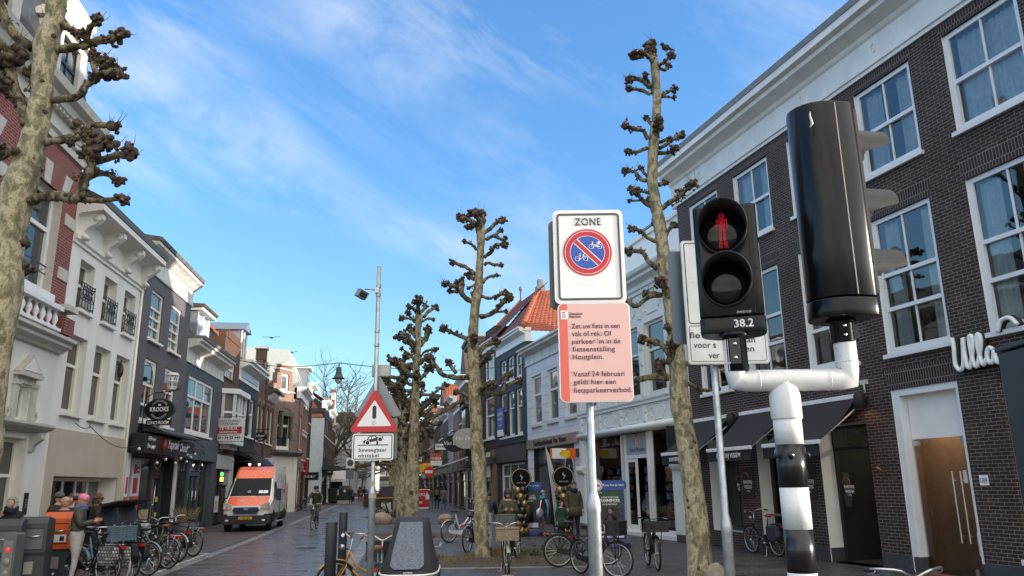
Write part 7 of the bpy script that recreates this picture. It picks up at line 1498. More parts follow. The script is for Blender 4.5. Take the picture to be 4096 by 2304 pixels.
lb = [((770,2227),152,dict(label='black bicycle with silver rear rack, last of the left row next to the grass pot',col=(.012,.012,.013),style='diamond',rack='silver')),
      ((706,2250),154,dict(label='dark bicycle with pale rear mudguard tip, second from the right end of the left row',rack='black',guard=M('pale_guard',(.45,.45,.46),.4))),
      ((668,2278),156,dict(label='olive green electric bicycle with brown saddle in the left row',col=(.10,.135,.09),style='ebike',saddle=leather,rack='silver',bars='flat')),
      ((588,2306),158,dict(label='black city bicycle with grey blue mudguards in the left row',guard=M('grey_blue_guard',(.16,.20,.25),.4),rack=None,bars='flat')),
      ((500,2330),160,dict(label='black bicycle with large black pannier and pale blue pocket in the left row',extra=(pannier((.02,.02,.024),flap=M('pocket_blue',(.22,.36,.42),.6)),),style='ebike',bars='flat')),
      ((420,2345),160,dict(label='black bicycle with geometric patterned pannier in the left row',extra=(pannier((.1,.1,.1),pat=brick('cube_pattern',(.5,.5,.5),(.06,.06,.06),(.02,.02,.02),bw=.07,rh=.06,ms=.008,rough=.7)),)))]
for (px,py),hd,kw in lb:
    p = G_(px,py); h = radians(hd); kw = dict(kw); lab = kw.pop('label'); bike(lab,p.x+.54*cos(h),p.y+.54*sin(h),hd,lean=.05,steer=random.uniform(-.3,.3),group='bicycles parked in the left row',**kw)
bike('light blue bicycle with blue crate on its front carrier, nearest of the left row',G_(350,2330).x+.25,G_(350,2330).y-.2,-22,col=(.20,.33,.42),extra=(crate((.10,.155,.20),.12,.44,.32,.26,.82),),tyre=M('cream_tyre',(.45,.42,.36),.8),group='bicycles parked in the left row')
def boxbike(label,x,y,hd,hood=True):
    t = bike(label,x,y,hd,style='ebike',bars='flat',group='box bicycles with rain tents in the left row',cat='cargo bicycle'); m_ = M('rain_tent',(.018,.018,.02),.6,bump=.2)
    mb = MB(); mb.prism([(.7,.25),(1.6,.3),(1.75,.75),(.6,.75)],-.33,.33,M('box_dark',(.03,.03,.032),.6),'y'); mb.build('cargo_box',t,bevel=.02)
    fl = lambda P: [(2.3-p,q*.93) for p,q in P]; mb = MB()
    for P in ([(.62,.78),(.70,1.20),(1.0,1.50),(1.08,1.44),(.80,1.16),(.72,.78)],[(1.0,1.50),(1.85,1.66),(1.85,1.63),(1.3,1.46),(1.08,1.44)],[(1.5,1.2),(1.36,1.47),(1.3,1.46),(1.40,1.15),(1.58,.78),(1.68,.78)]): mb.prism(fl(P),-.33,.33,m_,'y')
    mb.build('rain_tent',t); mb = MB()
    for q in (-1,1): mb.add([(p,.325*q,z) for p,z in fl([(.72,.78),(1.6,.78),(1.34,1.44),(.84,1.18)])],[(0,1,2,3)],G_shop)
    mb.split('tent_window',t)
    mb = MB(Matrix.Translation((1.95,0,.25))); mb.tube([(.23*cos(2*pi*k/20),0,.23*sin(2*pi*k/20)) for k in range(20)],.022,rubber,6,closed=True); mb.build('small_wheel',t)
boxbike('box bicycle with black rain tent, nearest behind the woman in the pink hat',at(560,2200,19.2).x,19.2,172); boxbike('box bicycle with black rain tent, second one nearer the doner shop',at(610,2200,20.8).x,20.8,165)
bike('yellow bicycle leaning behind the camera pole',-2.28,12.9,200,col=(.55,.30,.02),steer=.25,guard=M('yellow_guard',(.55,.30,.02),.35),rim=rimm,group='bicycles at the camera pole',grip=leather)
bike('mint green bicycle with brown saddle seen from behind, right beside the camera pole',at(1516,2200,11.6).x,11.7,94,col=(.20,.30,.27),saddle=leather,rack='black',group='bicycles at the camera pole',grip=leather,extra=(crate((.02,.02,.022),.1,.5,.36,.26,.72),),tyre=rubber)
t = thing('cargo_bicycle','black box bicycle under a fitted rain canopy with a clear wet window','cargo bicycle',(at(1640,2200,11.2).x,11.2,0),.06); cm = M('canopy_cloth',(.020,.022,.026),.7,var=.2,bump=.3,bscale=20)
mb = MB(); secs = []; zz = [.68,.72,.88,1.05,1.24,1.33,1.35]; hw = [.39,.385,.33,.285,.25,.235,.22]; y0_ = [-.62,-.60,-.40,-.16,.10,.28,.36]; y1_ = [.95,.95,.95,.95,.9,.85,.8]; vs = []
for i in range(7):
    for k in range(16):
        a = 2*pi*k/16; cx_,sy = cos(a),sin(a); r = (abs(cx_)**3.5+abs(sy)**3.5)**(-1/3.5); vs.append((hw[i]*cx_*r,(y0_[i]+y1_[i])/2+(y1_[i]-y0_[i])/2*sy*r,zz[i]))
mb.add(vs,[(i*16+k,i*16+(k+1) % 16,(i+1)*16+(k+1) % 16,(i+1)*16+k) for i in range(6) for k in range(16)]+[tuple(96+k for k in range(16))],cm,True); can = mb.build('rain_canopy',t)
wet = M('wet_clear_plastic',(.075,.095,.14),.16,var=.55,scale=40,bump=.4,bscale=160)
wz = [(.745,-.165),(.775,-.205),(.80,-.22),(.95,-.205),(1.15,-.175),(1.30,-.155)]
def ysurf(z):
    for i in range(6):
        if zz[i] <= z <= zz[i+1]: u = (z-zz[i])/(zz[i+1]-zz[i]); return y0_[i]+(y0_[i+1]-y0_[i])*u
    return y0_[-1]
mb = MB(); vs = []
for z,h in wz: vs += [(h,ysurf(z)-.025,z),(0,ysurf(z)-.045,z),(-h,ysurf(z)-.025,z)]
mb.add(vs,[f_ for i in range(len(wz)-1) for f_ in ((3*i,3*i+1,3*i+4,3*i+3),(3*i+1,3*i+2,3*i+5,3*i+4))],wet,True); mb.build('clear_window',can,recalc=False)
mb = MB(); pts = [Vector((.395*cx_*r,.165+.79*sy*r,.67)) for cx_,sy,r in [(cos(2*pi*k/24),sin(2*pi*k/24),(abs(cos(2*pi*k/24))**4+abs(sin(2*pi*k/24))**4)**(-.25)) for k in range(24)]]; mb.tube(pts,.015,signwhite,6,closed=True); mb.build('white_piping',can)
text('LOVENS',signwhite,can,.02,-.655,.695,h=.022,w=.12,bold=.02,shear=.2)
mb = MB(); mb.prism([(-.38,.30),(.38,.30),(.40,.66),(-.40,.66)],-.60,.93,M('box_dark',(.03,.03,.032),.6),'y'); mb.build('cargo_box',t,bevel=.03)
wheel(t,Matrix.Translation((0,-.85,.26)) @ Matrix.Rotation(pi/2,4,'Z'),.26,tr=.03); wheel(t,Matrix.Translation((0,1.5,.31)) @ Matrix.Rotation(pi/2,4,'Z'),.31)
mb = MB(); mb.tube([(0,-.85,.26),(0,-.6,.45),(0,.9,.35),(0,1.2,.5)],.03,black,8).tube([(0,1.2,.5),(0,1.15,.95)],.02,black,6).tube([(-.3,.95,1.05),(0,1.02,1.0),(.3,.95,1.05)],.014,black,6); mb.build('frame',t)
def rb(label,rear,front,**kw):
    a,b = G_(*rear) if not isinstance(rear,Vector) else rear,G_(*front) if not isinstance(front,Vector) else front; d = b-a; hd = math.degrees(atan2(d.y,d.x)); d.normalize(); m_ = a+d*.54
    return bike(label,m_.x,m_.y,hd,**kw)
V_ = Vector
rb('white electric bicycle standing in front of the pale boulder on the right pavement',(1797,2172),V_((-1.25,26.75,0)),col=(.60,.64,.66),style='ebike',bars='flat',lean=-.03)
rb('black bicycle behind the middle tree trunk, left side',V_((-1.3,22.0,0)),V_((-.9,23.1,0)),bars='dutch')
rb('pale green bicycle with a wicker front basket facing the camera beside the middle tree',V_((at(2022,2200,16.0).x,16.3,0)),V_((at(2026,2200,15.0).x,15.1,0)),col=(.30,.36,.28),extra=(crate((1,1,1),.10,.42,.30,.22,.78,wick=True),),rim=M('rusty_rim',(.14,.08,.06),.5,.4),steer=.06,rack='silver')
rb('dark bicycle with a grey plastic crate behind the wicker basket bicycle',V_((at(2035,2100,19.2).x+.2,20,0)),V_((at(2028,2100,18.8).x,18.9,0)),extra=(crate((.10,.10,.105),.12,.46,.34,.28,.82),),grip=leather)
rb('long black bicycle with dark saddle in front of the low green shrub',(2236,2270),V_((2.0,18.2,0)),style='ebike',R=.35,bars='flat',guard=M('dark_guard',(.03,.033,.036),.35),extra=())
rb('black bicycle with silver wheel rims and black crate behind the zone sign post',V_((at(2322,2250,16.6).x,16.7,0)),V_((at(2462,2250,15.7).x,15.7,0)),extra=(crate((.018,.018,.02),.10,.40,.30,.26,.80),),steer=.5,bars='flat')
rb('black bicycle with windscreen and black egg-crate basket in front of the post shop door',V_((at(2590,2200,18.2).x,18.2,0)),V_((at(2628,2200,17.1).x,17.1,0)),style='ebike',bars='flat',extra=(crate((.03,.03,.033),.08,.48,.34,.20,.78),windscreen()))
rb('black bicycle with dark blue panniers and red saddle cover leaning at the bakery',V_((6.35,19.75,0)),V_((5.95,21.1,0)),extra=(pannier((.03,.035,.055)),),saddle=M('saddle_red',(.45,.03,.04),.5),lean=-.04)
hp_ = at(3640,2270,6.6); bike('bicycle of which only the chrome handlebar shows at the lower right edge',hp_.x+.12,7.05,262,rack='silver',group='bicycles cut off by the lower edge',steer=.2)
for k,(px,lab) in enumerate(((2868,'bicycle below the frame with one black grip showing right of the tall tree'),(3140,'bicycle below the frame with one black grip showing beside the striped post'))):
    p = at(px,2285,6.35); bike(lab,p.x+.34,6.35,60,bars='flat',group='bicycles cut off by the lower edge')
bike('small dark bicycle parked by the red shop sign on the left pavement',at(1195,2000,62).x,62,20)
for k in range(3):
    p = G_(1835+k*12,2052-k*8); bike(('dark bicycle leaning at the dark house wall, nearest of three','dark bicycle leaning at the dark house wall, middle of three','dark bicycle leaning at the dark house wall, farthest of three')[k],-1.9-.25*k,42.0+1.1*k,100,group='bicycles at the dark house wall')
for k in range(3): bike(('black bicycle parked beside the third tree, nearest of three','black bicycle parked beside the third tree, middle of three','black bicycle parked beside the third tree, farthest of three')[k],-6.2-.15*k,40.5+.7*k,10+8*k,group='bicycles by the boulders')
bike('pale grey bicycle far off beside the dark planter box',at(1535,1980,66).x,66,0,col=(.3,.31,.32))
far_mats = [b_brown,b_rb,M('far_cream',(.42,.40,.36),.8),b_tan,b_blk,b_br,M('far_grey',(.25,.26,.28),.8)]
def simple(label,line,s0,s1,z1,wm,nwin,roof,fm=white,door=black,rm=None):
    H = House('town_house',label,line,s0,s1); w_ = H.w; st = (w_-.5)/nwin; z = 3.7
    while z < z1-2.2:
        for k in range(nwin): x = .35+k*st; H.win(x,x+st-.45,z,z+1.95,rows=(.55,),cols=1,fm=fm,gm=G_mid,fw=.15,sill=.08,hole=True)
        z += 2.75
    H.win(.4,w_-.4,0,2.8,rows=(.75,),cols=3,fm=door,gm=G_dark,sill=0,fw=.12); H.box('fascia',.1,w_-.1,-.08,-.004,2.85,3.4,door)
    H.wall(wm,z1,depth=8); H.cornice(corn(z1,z1+.6,.45),white)
    mb = MB(); rm = rm or tile_dark
    if roof == 'gable': mb.prism([(0,z1+.6),(w_,z1+.6),(w_/2,z1+3.4)],0,.35,wm,'y').build('gable',H.e); mb = MB(); tiles(mb,(0,.35,z1+.6),(0,8,z1+.6),(w_/2,.35,z1+3.3),(w_/2,8,z1+3.3),rm); tiles(mb,(w_,.35,z1+.6),(w_,8,z1+.6),(w_/2,.35,z1+3.3),(w_/2,8,z1+3.3),rm)
    else: tiles(mb,(0,-.1,z1+.6),(w_,-.1,z1+.6),(0,3.5,z1+3.2),(w_,3.5,z1+3.2),rm)
    mb.build('roof',H.e,recalc=False); return H
s = 4.65
for k,(wd,z1,mi,n,rf,rm,lab) in enumerate(((4.6,6.6,2,2,'flat',tile_red,'low pale house with a red tiled roof just beyond the dark oriel house'),(5.2,9.2,3,3,'gable',tile_red,'tall tan brick house with a red gabled roof on the right side of the street'),(5.4,7.6,1,3,'flat',tile_dark,'red brown brick house with white cornice beyond the tan gabled house'),(5.6,8.8,6,3,'flat',tile_dark,'grey house with three windows per floor far along the right row'),(6,7.8,4,3,'flat',tile_dark,'black house with yellow shop signs far along the right row'),(6.5,9.0,5,3,'gable',tile_red,'orange brown gabled house far along the right row'),(8,8.2,0,4,'flat',tile_dark,'brown house with four windows per floor near the far end of the right row'),(9,9.6,1,4,'flat',tile_dark,'added red brown house beyond the brown one near the far end of the right row'),(9,9.0,3,4,'gable',tile_red,'added tan gabled house near the far end of the right row'),(12,10,5,5,'flat',tile_dark,'added orange brown house, very last on the right row'))):
    simple(lab,R2,s,s+wd,z1,far_mats[mi],n,rf,rm=rm); s += wd+.05  # last three houses added to keep sun off the far corner block
FE = (Vector((-31,158,0)),Vector((1,-.12,0)).normalized(),'L')
for k,(a,b,z1,mi,n,rf,lab) in enumerate(((0,8,10,1,4,'flat','distant brown terrace house closing the street, leftmost'),(8.05,15,11,5,4,'gable','distant gabled brick house closing the street behind the trees'),(15.05,22,9.6,0,4,'flat','distant dark brown house closing the street in the middle'),(22.05,30,10.5,3,4,'gable','distant tan gabled house closing the street to the right'),(30.05,40,9,1,5,'flat','distant red brown house closing the street, rightmost'))): simple(lab,FE,a,b,z1,far_mats[mi],n,rf,rm=tile_red if k % 2 else tile_dark)
H = House('corner_block','modern white corner block with a big dark window behind the bare tree',(Vector((-31.5,124,0)),Vector((1,-.05,0)).normalized(),'L'),0,8.6)
H.win(3.0,7.2,4.4,7.4,rows=(),cols=3,fm=anthra,gm=G_dark,sill=0); H.win(1.5,3.0,8.6,10,rows=(),cols=1,fm=anthra,gm=G_dark,sill=0); H.win(.4,8,.2,3.0,rows=(),cols=5,fm=anthra,gm=G_dark,sill=0)
H.wall(M('far_white',(.42,.42,.41),.7,streak=.2),10.6,depth=9); mb = MB(); mb.prism([(0,10.6),(8.6,10.6),(6,13.2),(2.6,13.2)],.2,8,tile_dark,'y'); mb.build('roof',H.e); H.box('fascia',0,8.6,-.3,-.004,3.2,4.0,M('far_dark_band',(.06,.065,.07),.7))
H.box('canopy',4.6,8.6,-1.6,-.31,3.0,3.25,anthra)
vw = M('van_white',(.74,.76,.77),.28,var=.03,coat=.5); vo = M('van_orange',(.82,.115,.012),.28,var=.04,coat=.5); vb = M('van_bumper',(.02,.022,.025),.5)
d_ = Vector((.16,-1,0)).normalized(); fc_ = Vector((-11.35,33.95,0)); vp = fc_-d_*3.0
vt = thing('delivery_van','white and orange post delivery van driving up the left side of the street','van',vp,atan2(d_.y,d_.x))
ST = [(3.0,.90,.74,.70),(2.95,1.05,.90,.84),(2.2,1.42,.99,.86),(1.38,2.20,1.0,.80),(.95,2.56,1.0,.80),(.4,2.72,1.0,.80),(-2.7,2.74,1.0,.80),(-2.95,2.68,.97,.78)]
mb = MB(); sec = []
for x,zt,w1,w2 in ST:
    bl_ = min(1.38,zt-.12); h = [(w1*.96,.42),(w1,.72),(w1,bl_),(w2+(w1-w2)*.35,zt-(zt-bl_)*.25),(w2,zt-.03),(w2-.10,zt)]
    sec.append([(x,y,z) for y,z in h]+[(x,-y,z) for y,z in h[::-1]])
n = 12
for i in range(len(sec)-1):
    for k in range(n-1):
        m_ = vw
        if k in (5,) and i == 1: m_ = vo
        if k == 5 and i in (3,4): m_ = vo
        if k in (4,6) and i in (1,3,4): m_ = vo
        if k in (0,10): m_ = vb
        mb.add([sec[i][k],sec[i][k+1],sec[i+1][k+1],sec[i+1][k]],[(0,1,2,3)],m_)
mb.add(sec[0],[tuple(range(12))],vw); mb.add(sec[-1],[tuple(range(12))],vo); mb.add([p for s_ in sec for p in (s_[0],s_[-1])],[(2*i,2*i+1,2*i+3,2*i+2) for i in range(len(sec)-1)],vb)
vbody = mb.build('body',vt,bevel=.05,seg=3)
gl = M('van_glass',(.006,.009,.015),.18,spec=.12)
a,b = Vector((2.2,0,1.42)),Vector((1.38,0,2.20)); nn = Vector((.78,0,.82)).normalized()*.025
mb = MB(); mb.add([a+nn+Vector((-.03,.84,.02)),a+nn+Vector((-.03,-.84,.02)),b+nn+Vector((.02,-.76,-.02)),b+nn+Vector((.02,.76,-.02)),a+Vector((-.05,.84,0)),a+Vector((-.05,-.84,0)),b+Vector((0,-.76,-.04)),b+Vector((0,.76,-.04))],[(0,1,2,3),(4,5,6,7),(0,1,5,4),(1,2,6,5),(2,3,7,6),(3,0,4,7)],gl); ws_ = mb.build('windscreen',vt)
mb = MB(); q = a.lerp(b,.14)+nn*1.3
for y0,y1 in ((.72,.52),(.50,.33)): mb.add([q+Vector((0,y0,0)),q+Vector((0,y1,0)),q+Vector((-.13,y1,.125)),q+Vector((-.13,y0,.125))],[(0,1,2,3)],signwhite)
ring(mb,0,0,.03,.07,0,.004,signwhite,16);
for i in range(len(mb.v)-64,len(mb.v)): p = mb.v[i]; mb.v[i] = q+Vector((-.02,0,.02))+Vector((-p.z*.7,-p.x-.06,p.z*.7+.05))
mb.build('card',ws_)
mb = MB()
for q in (-1,1): mb.prism([(2.0,1.36),(1.0,1.40),(1.0,2.02),(1.42,2.05)],(1.004 if q > 0 else -1.012),(1.012 if q > 0 else -1.004),gl,'y')
for i,v in enumerate(mb.v):
    if v.z > 1.9: mb.v[i].y *= .91
mb.split('side_window',vt)
dirT = Matrix(((0,1,0,0),(-1,0,0,0),(0,0,1,0),(0,0,0,1)))
FT = Matrix.Translation((3.0,0,0)) @ Matrix.Rotation(pi/2,4,'Z')
mb = MB(FT); mb.prism(rrect(-.97,.97,.30,.66,.10),-.06,.5,vb,'y'); mb.prism(rrect(-.5,.5,.30,.40,.04),-.075,-.06,blackmatt,'y'); bp2 = mb.build('bumper',vt,bevel=.03)
mb = MB(FT)
for q in (-1,1): mb.prism(circ(.74*q,.47,.07,.04,14),-.066,-.05,signwhite,'y')
mb.build('fog_lamp',bp2)
mb = MB(FT); mb.prism([(-.46,.70),(.46,.70),(.56,.86),(.50,1.0),(-.50,1.0),(-.56,.86)],-.055,.1,M('grille_rim',(.35,.36,.37),.3,.8),'y'); mb.prism([(-.43,.72),(.43,.72),(.53,.86),(.47,.98),(-.47,.98),(-.53,.86)],-.065,-.05,blackmatt,'y')
for z in (.76,.83,.90,.95): mb.box(-.47,.47,-.072,-.065,z,z+.014,M('grille_blue',(.05,.12,.32),.3))
mb.prism(circ(0,.92,.11,.045,18),-.08,-.066,M('badge',(.3,.32,.36),.3,.6),'y'); mb.build('grille',vt)
for q in (-1,1):
    mb = MB(FT); mb.prism([(q*.56,.92),(q*.60,1.08),(q*.86,1.20),(q*.92,1.16),(q*.92,.92),(q*.70,.86)],-.03,.25,M('headlamp',(.50,.52,.54),.12,.2,var=.4,scale=12),'y'); hl = mb.build('headlight',vt); mb = MB(FT); mb.box(min(q*.74,q*.9),max(q*.74,q*.9),-.034,-.028,.89,.95,M('indicator',(.7,.22,.03),.3)); mb.build('indicator',hl)
    mb = MB(); mb.box(1.92,2.05,q*1.08-(.0 if q > 0 else .2),q*1.08+(.2 if q > 0 else 0),1.25,1.75,vb); mb.box(1.95,2.02,min(q*.95,q*1.1),max(q*.95,q*1.1),1.32,1.38,vb); mb.build('mirror',vt,bevel=.04)
pt_ = MB(FT).box(-.27,.27,-.085,-.07,.50,.61,M('plate_yellow',(.78,.46,.02),.4)).box(-.30,-.27,-.085,-.07,.50,.61,signblue).build('number_plate',vt)
text('V-30-GPK',sink,pt_,0,0,0,h=.075,w=.46,bold=.03,mw=FT @ Matrix.Translation((.0,-.087,.518)))
text('post',M('van_red',(.45,.03,.02),.4),vbody,0,0,0,h=.24,w=.7,bold=.03,mw=Matrix.Translation((-1.2,1.006,1.55)) @ Matrix.Rotation(pi,4,'Z'))
lg = MB(); lg.prism([(2.0-2.6-.3,1.9),(-1.9,1.9),(-2.0,1.1),(-.9,1.1),(-.7,1.5)],1.002,1.004,M('logo_line',(.6,.62,.62),.3),'y'); lg.tube([(-.6,1.004,1.8),(-.9,1.004,2.3),(-1.4,1.0,2.3),(-1.6,1.004,1.2)],.012,M('van_red',(.45,.03,.02),.4),4); lg.prism(circ(.25,.95,.2,.45,16),1.002,1.006,M('van_green',(.03,.32,.08),.4),'y').prism([(-2.2,.72),(-2.55,.72),(-2.6,1.37),(-2.35,1.37)],1.002,1.008,vo,'y'); lg.prism([(-2.3,1.37),(-2.68,1.37),(-2.68,2.0),(-2.5,2.0)],.985,.99,vo,'y'); lg.build('livery',vbody)
text('post',signwhite,vbody,0,0,0,h=.05,w=.14,bold=.03,mw=Matrix.Translation((2.62,-.25,1.245)) @ Matrix.Rotation(pi/2,4,'Z') @ Matrix.Rotation(-.9,4,'X'))
for x in (1.98,-1.55):
    for q in (-1,1):
        mb = MB(); mb.lathe([(.36,-.12),(.36,.09),(.33,.115),(.23,.12),(.22,.10)],rubber,26,(x,q*.86,.36),'y'); w_ = mb.build('wheel',vt); mb = MB(); mb.lathe([(.225,.09),(.20,.12),(.08,.10),(0,.11)] if q > 0 else [(.225,-.09),(.2,-.12),(.08,-.10),(0,-.11)],alu,20,(x,q*.87,.36),'y'); mb.build('rim',w_)
        mb = MB(); mb.prism(circ(x,.42,.45,.43,20,0,pi)+[(x-.45,.35),(x+.45,.35)],1.0*q,1.006*q,blackmatt,'y'); mb.build('wheel_arch',vt)
mb = MB(); mb.cyl((1.2,1.05,.33),(-.9,1.05,.33),.035,alu,8); mb.build('side_step',vt)
tp_ = at(1362,2000,96); t = thing('truck','pale box truck facing the camera beside the last left house','truck',(tp_.x-1.0,97,0),0)
mb = MB(); mb.box(-1.2,1.2,1.6,8,.9,3.7,M('truck_box',(.6,.62,.63),.5)); mb.build('cargo_box',t); mb = MB(); mb.prism([(-.2,.6),(-.2,1.4),(.0,2.5),(1.5,2.7),(1.5,.6)],-1.15,1.15,vw,'x').box(-1.0,1.0,-.22,-.1,1.45,2.35,gl).box(-1.1,1.1,-.3,0,.35,.75,vb).prism([(.1,2.6),(.4,3.5),(1.5,3.6),(1.5,2.6)],-1.0,1.0,signwhite,'x'); mb.build('cab',t)
for x in (-.95,.95):
    for y in (.6,6.5): mb = MB(); mb.lathe([(.48,-.15),(.48,.15),(0,.15)],rubber,18,(x,y,.48),'x'); mb.build('wheel',t)
bing = M('bin_grey',(.045,.055,.065),.5,var=.1); bino = M('bin_orange',(.62,.11,.015),.4); bind = M('bin_flap',(.10,.11,.13),.45)
def bin_(label,px,Y,zt,top,w_=.62,d=.62,rot=.3):
    p = at(px,2150,Y); t = thing('waste_container',label,'container',(p.x,Y,0),rot,'underground waste container inlets'); h = w_/2
    mb = MB(); mb.prism([(-d/2+.08,0),(-d/2+.03,.62),(-d/2,.68),(-d/2,zt-.12),(-d/2+.04,zt-.03),(-d/2+.14,zt),(d/2,zt-.06),(d/2,0)],-h,h,bing,'x'); mb.build('housing',t,bevel=.015)
    if top == bino: mb = MB(); mb.prism([(-d/2-.012,.66),(-d/2-.012,zt-.11),(-d/2+.03,zt-.015),(-d/2+.14,zt+.014),(d/2+.01,zt-.045),(d/2+.01,.66)],-h-.012,h+.012,bino,'x'); mb.build('hood',t,bevel=.015)
    y = -d/2-(.014 if top == bino else .002); mb = MB(); mb.box(-h*.72,h*.78,y-.012,y,zt-.58,zt-.22,bino if top == bino else bind).box(-h*.74,h*.8,y-.004,y,zt-.6,zt-.2,blackmatt); fl_ = mb.build('flap',t); mb = MB(); mb.tube([(-h*.2,y-.04,zt-.36),(h*.6,y-.04,zt-.345)],.016,alu,8); mb.build('handle',fl_)
    if top == bino: mb = MB(); mb.box(-h*.7,h*.7,y-.016,y-.012,zt-.56,zt-.42,signwhite); lb_ = mb.build('notice',fl_); text('Rest',sink,lb_,-.08,y-.0165,zt-.465,h=.03,w=.09,bold=.02); text('afval',sink,lb_,-.08,y-.0165,zt-.52,h=.03,w=.1,bold=.02); mb = MB(); mb.box(.06,.14,y-.018,y-.016,zt-.54,zt-.45,sink); mb.build('pictogram',lb_)
    mb = MB(); mb.box(-h*.3,h*.3,-d/2+.02,-d/2+.06,.30,.52,M('lock_plate',(.30,.29,.27),.5,.3)); mb.build('lock_plate',t)
    mb = MB(Matrix.Translation((0,-d/2+.055,0))); mb.ball((.0,-.01,.2),.025,signwhite,1,sc=(1,.2,1)).tube([(0,-.01,.16),(-.01,-.01,.06),(.03,-.01,.02)],[.03,.022,.02],signwhite,6); mb.build('litter_emblem',t)
    return t
bin_('orange topped waste container with a white notice, rightmost of the bins',240,16.4,1.36,bino,.50,.56); bin_('dark grey waste container with a grey flap left of the orange one',142,15.4,1.32,bing,.50,.56)
b3 = bin_('dark grey waste container at the left edge carrying white letters',20,15.0,1.30,bing,.66,.56); text('vi',signwhite,b3,-.25,-.34,.75,h=.2,w=.2,bold=.03)
p = at(62,2130,11.5); t = thing('signal_column','low grey signal column with three round lamps, the top one red, in front of the bins','signal',(p.x,11.5,0),-.1)
mb = MB(); mb.prism(rrect(-.10,.10,0,1.22,.03),-.09,.09,M('column_grey',(.10,.11,.11),.5),'y'); mb.box(-.075,.075,-.1,-.09,.35,1.12,M('column_plate',(.16,.155,.145),.5)); mb.build('column',t,bevel=.01)
for z,m_ in ((1.0,M('red_lamp',(.7,.03,.04),.4,emit=.25)),(.84,M('dull_lamp',(.22,.21,.19),.3)),(.68,M('dull_lamp',(.22,.21,.19),.3))): mb = MB(); mb.lathe([(0,-.115),(.05,-.112),(.055,-.1)] if z < .9 else [(0,-.113),(.03,-.112),(.034,-.1)],m_,20,(0,0,z),'y'); mb.build('lamp',t)
gp = G_(735,2150); t = thing('plant_pot','dark grey round planter with dry ornamental grass before the empty shop front','plant pot',at(735,2110,25.5)-Vector((0,0,at(735,2110,25.5).z)))
mb = MB(); mb.lathe([(.30,0),(.42,.3),(.44,.75),(.40,.75),(.38,.68),(0,.68)],anthra,24); mb.build('pot',t); mb = MB()
for _ in range(5): tuft(mb,(random.uniform(-.15,.15),random.uniform(-.15,.15)),36,.55,grass)
for v in mb.v: v.z += .66
mb.build('foliage',t,recalc=False)
rockm = M('boulder',(.30,.25,.19),.85,var=.35,scale=4,bump=.8,bscale=9)
def rock(label,p,sx,sy,sz,dark=1):
    mb = MB(); vs,fs = ICO[2]; o = random.uniform(0,50); mb.add([(v.x*sx*(1+.22*noise.noise(v*1.3+Vector((o,0,0)))),v.y*sy*(1+.2*noise.noise(v*1.3+Vector((0,o,0)))),max(-.05,(v.z*.8+.55)*sz*(1+.2*noise.noise(v*1.7+Vector((0,0,o)))))) for v in vs],fs,rockm,True); tag(mb.build('boulder',loc=p),label,'rock','boulders along the pavement')
for (px,py),r,lab in (((1528,2100),(.48,.4,.42),'brown boulder, nearest of those in a line left of the third tree'),((1545,2072),(.46,.4,.4),'brown boulder, second of those in a line left of the third tree'),((1553,2040),(.55,.4,.32),'flat brown boulder, third of those in a line left of the third tree'),((1562,2022),(.4,.4,.45),'brown boulder, farthest of those in a line left of the third tree'),((1782,2098),(.36,.3,.34),'pale boulder behind the white electric bicycle')): rock(lab,G_(px,py),*r)
rock('pale boulder at the lower edge under the wicker basket bicycle',Vector((at(2045,2300,13.2).x,13.2,0)),.36,.3,.27); rock('pale boulder beside the foot of the tall right tree',Vector((at(2862,2280,14.2).x,14.2,0)),.17,.18,.30)
fishr = M('fish_red',(.55,.04,.05),.4); grn = M('poster_green',(.02,.07,.035),.5,var=.3); crowd = M('poster_crowd',(.035,.035,.04),.6,var=.9,scale=9)
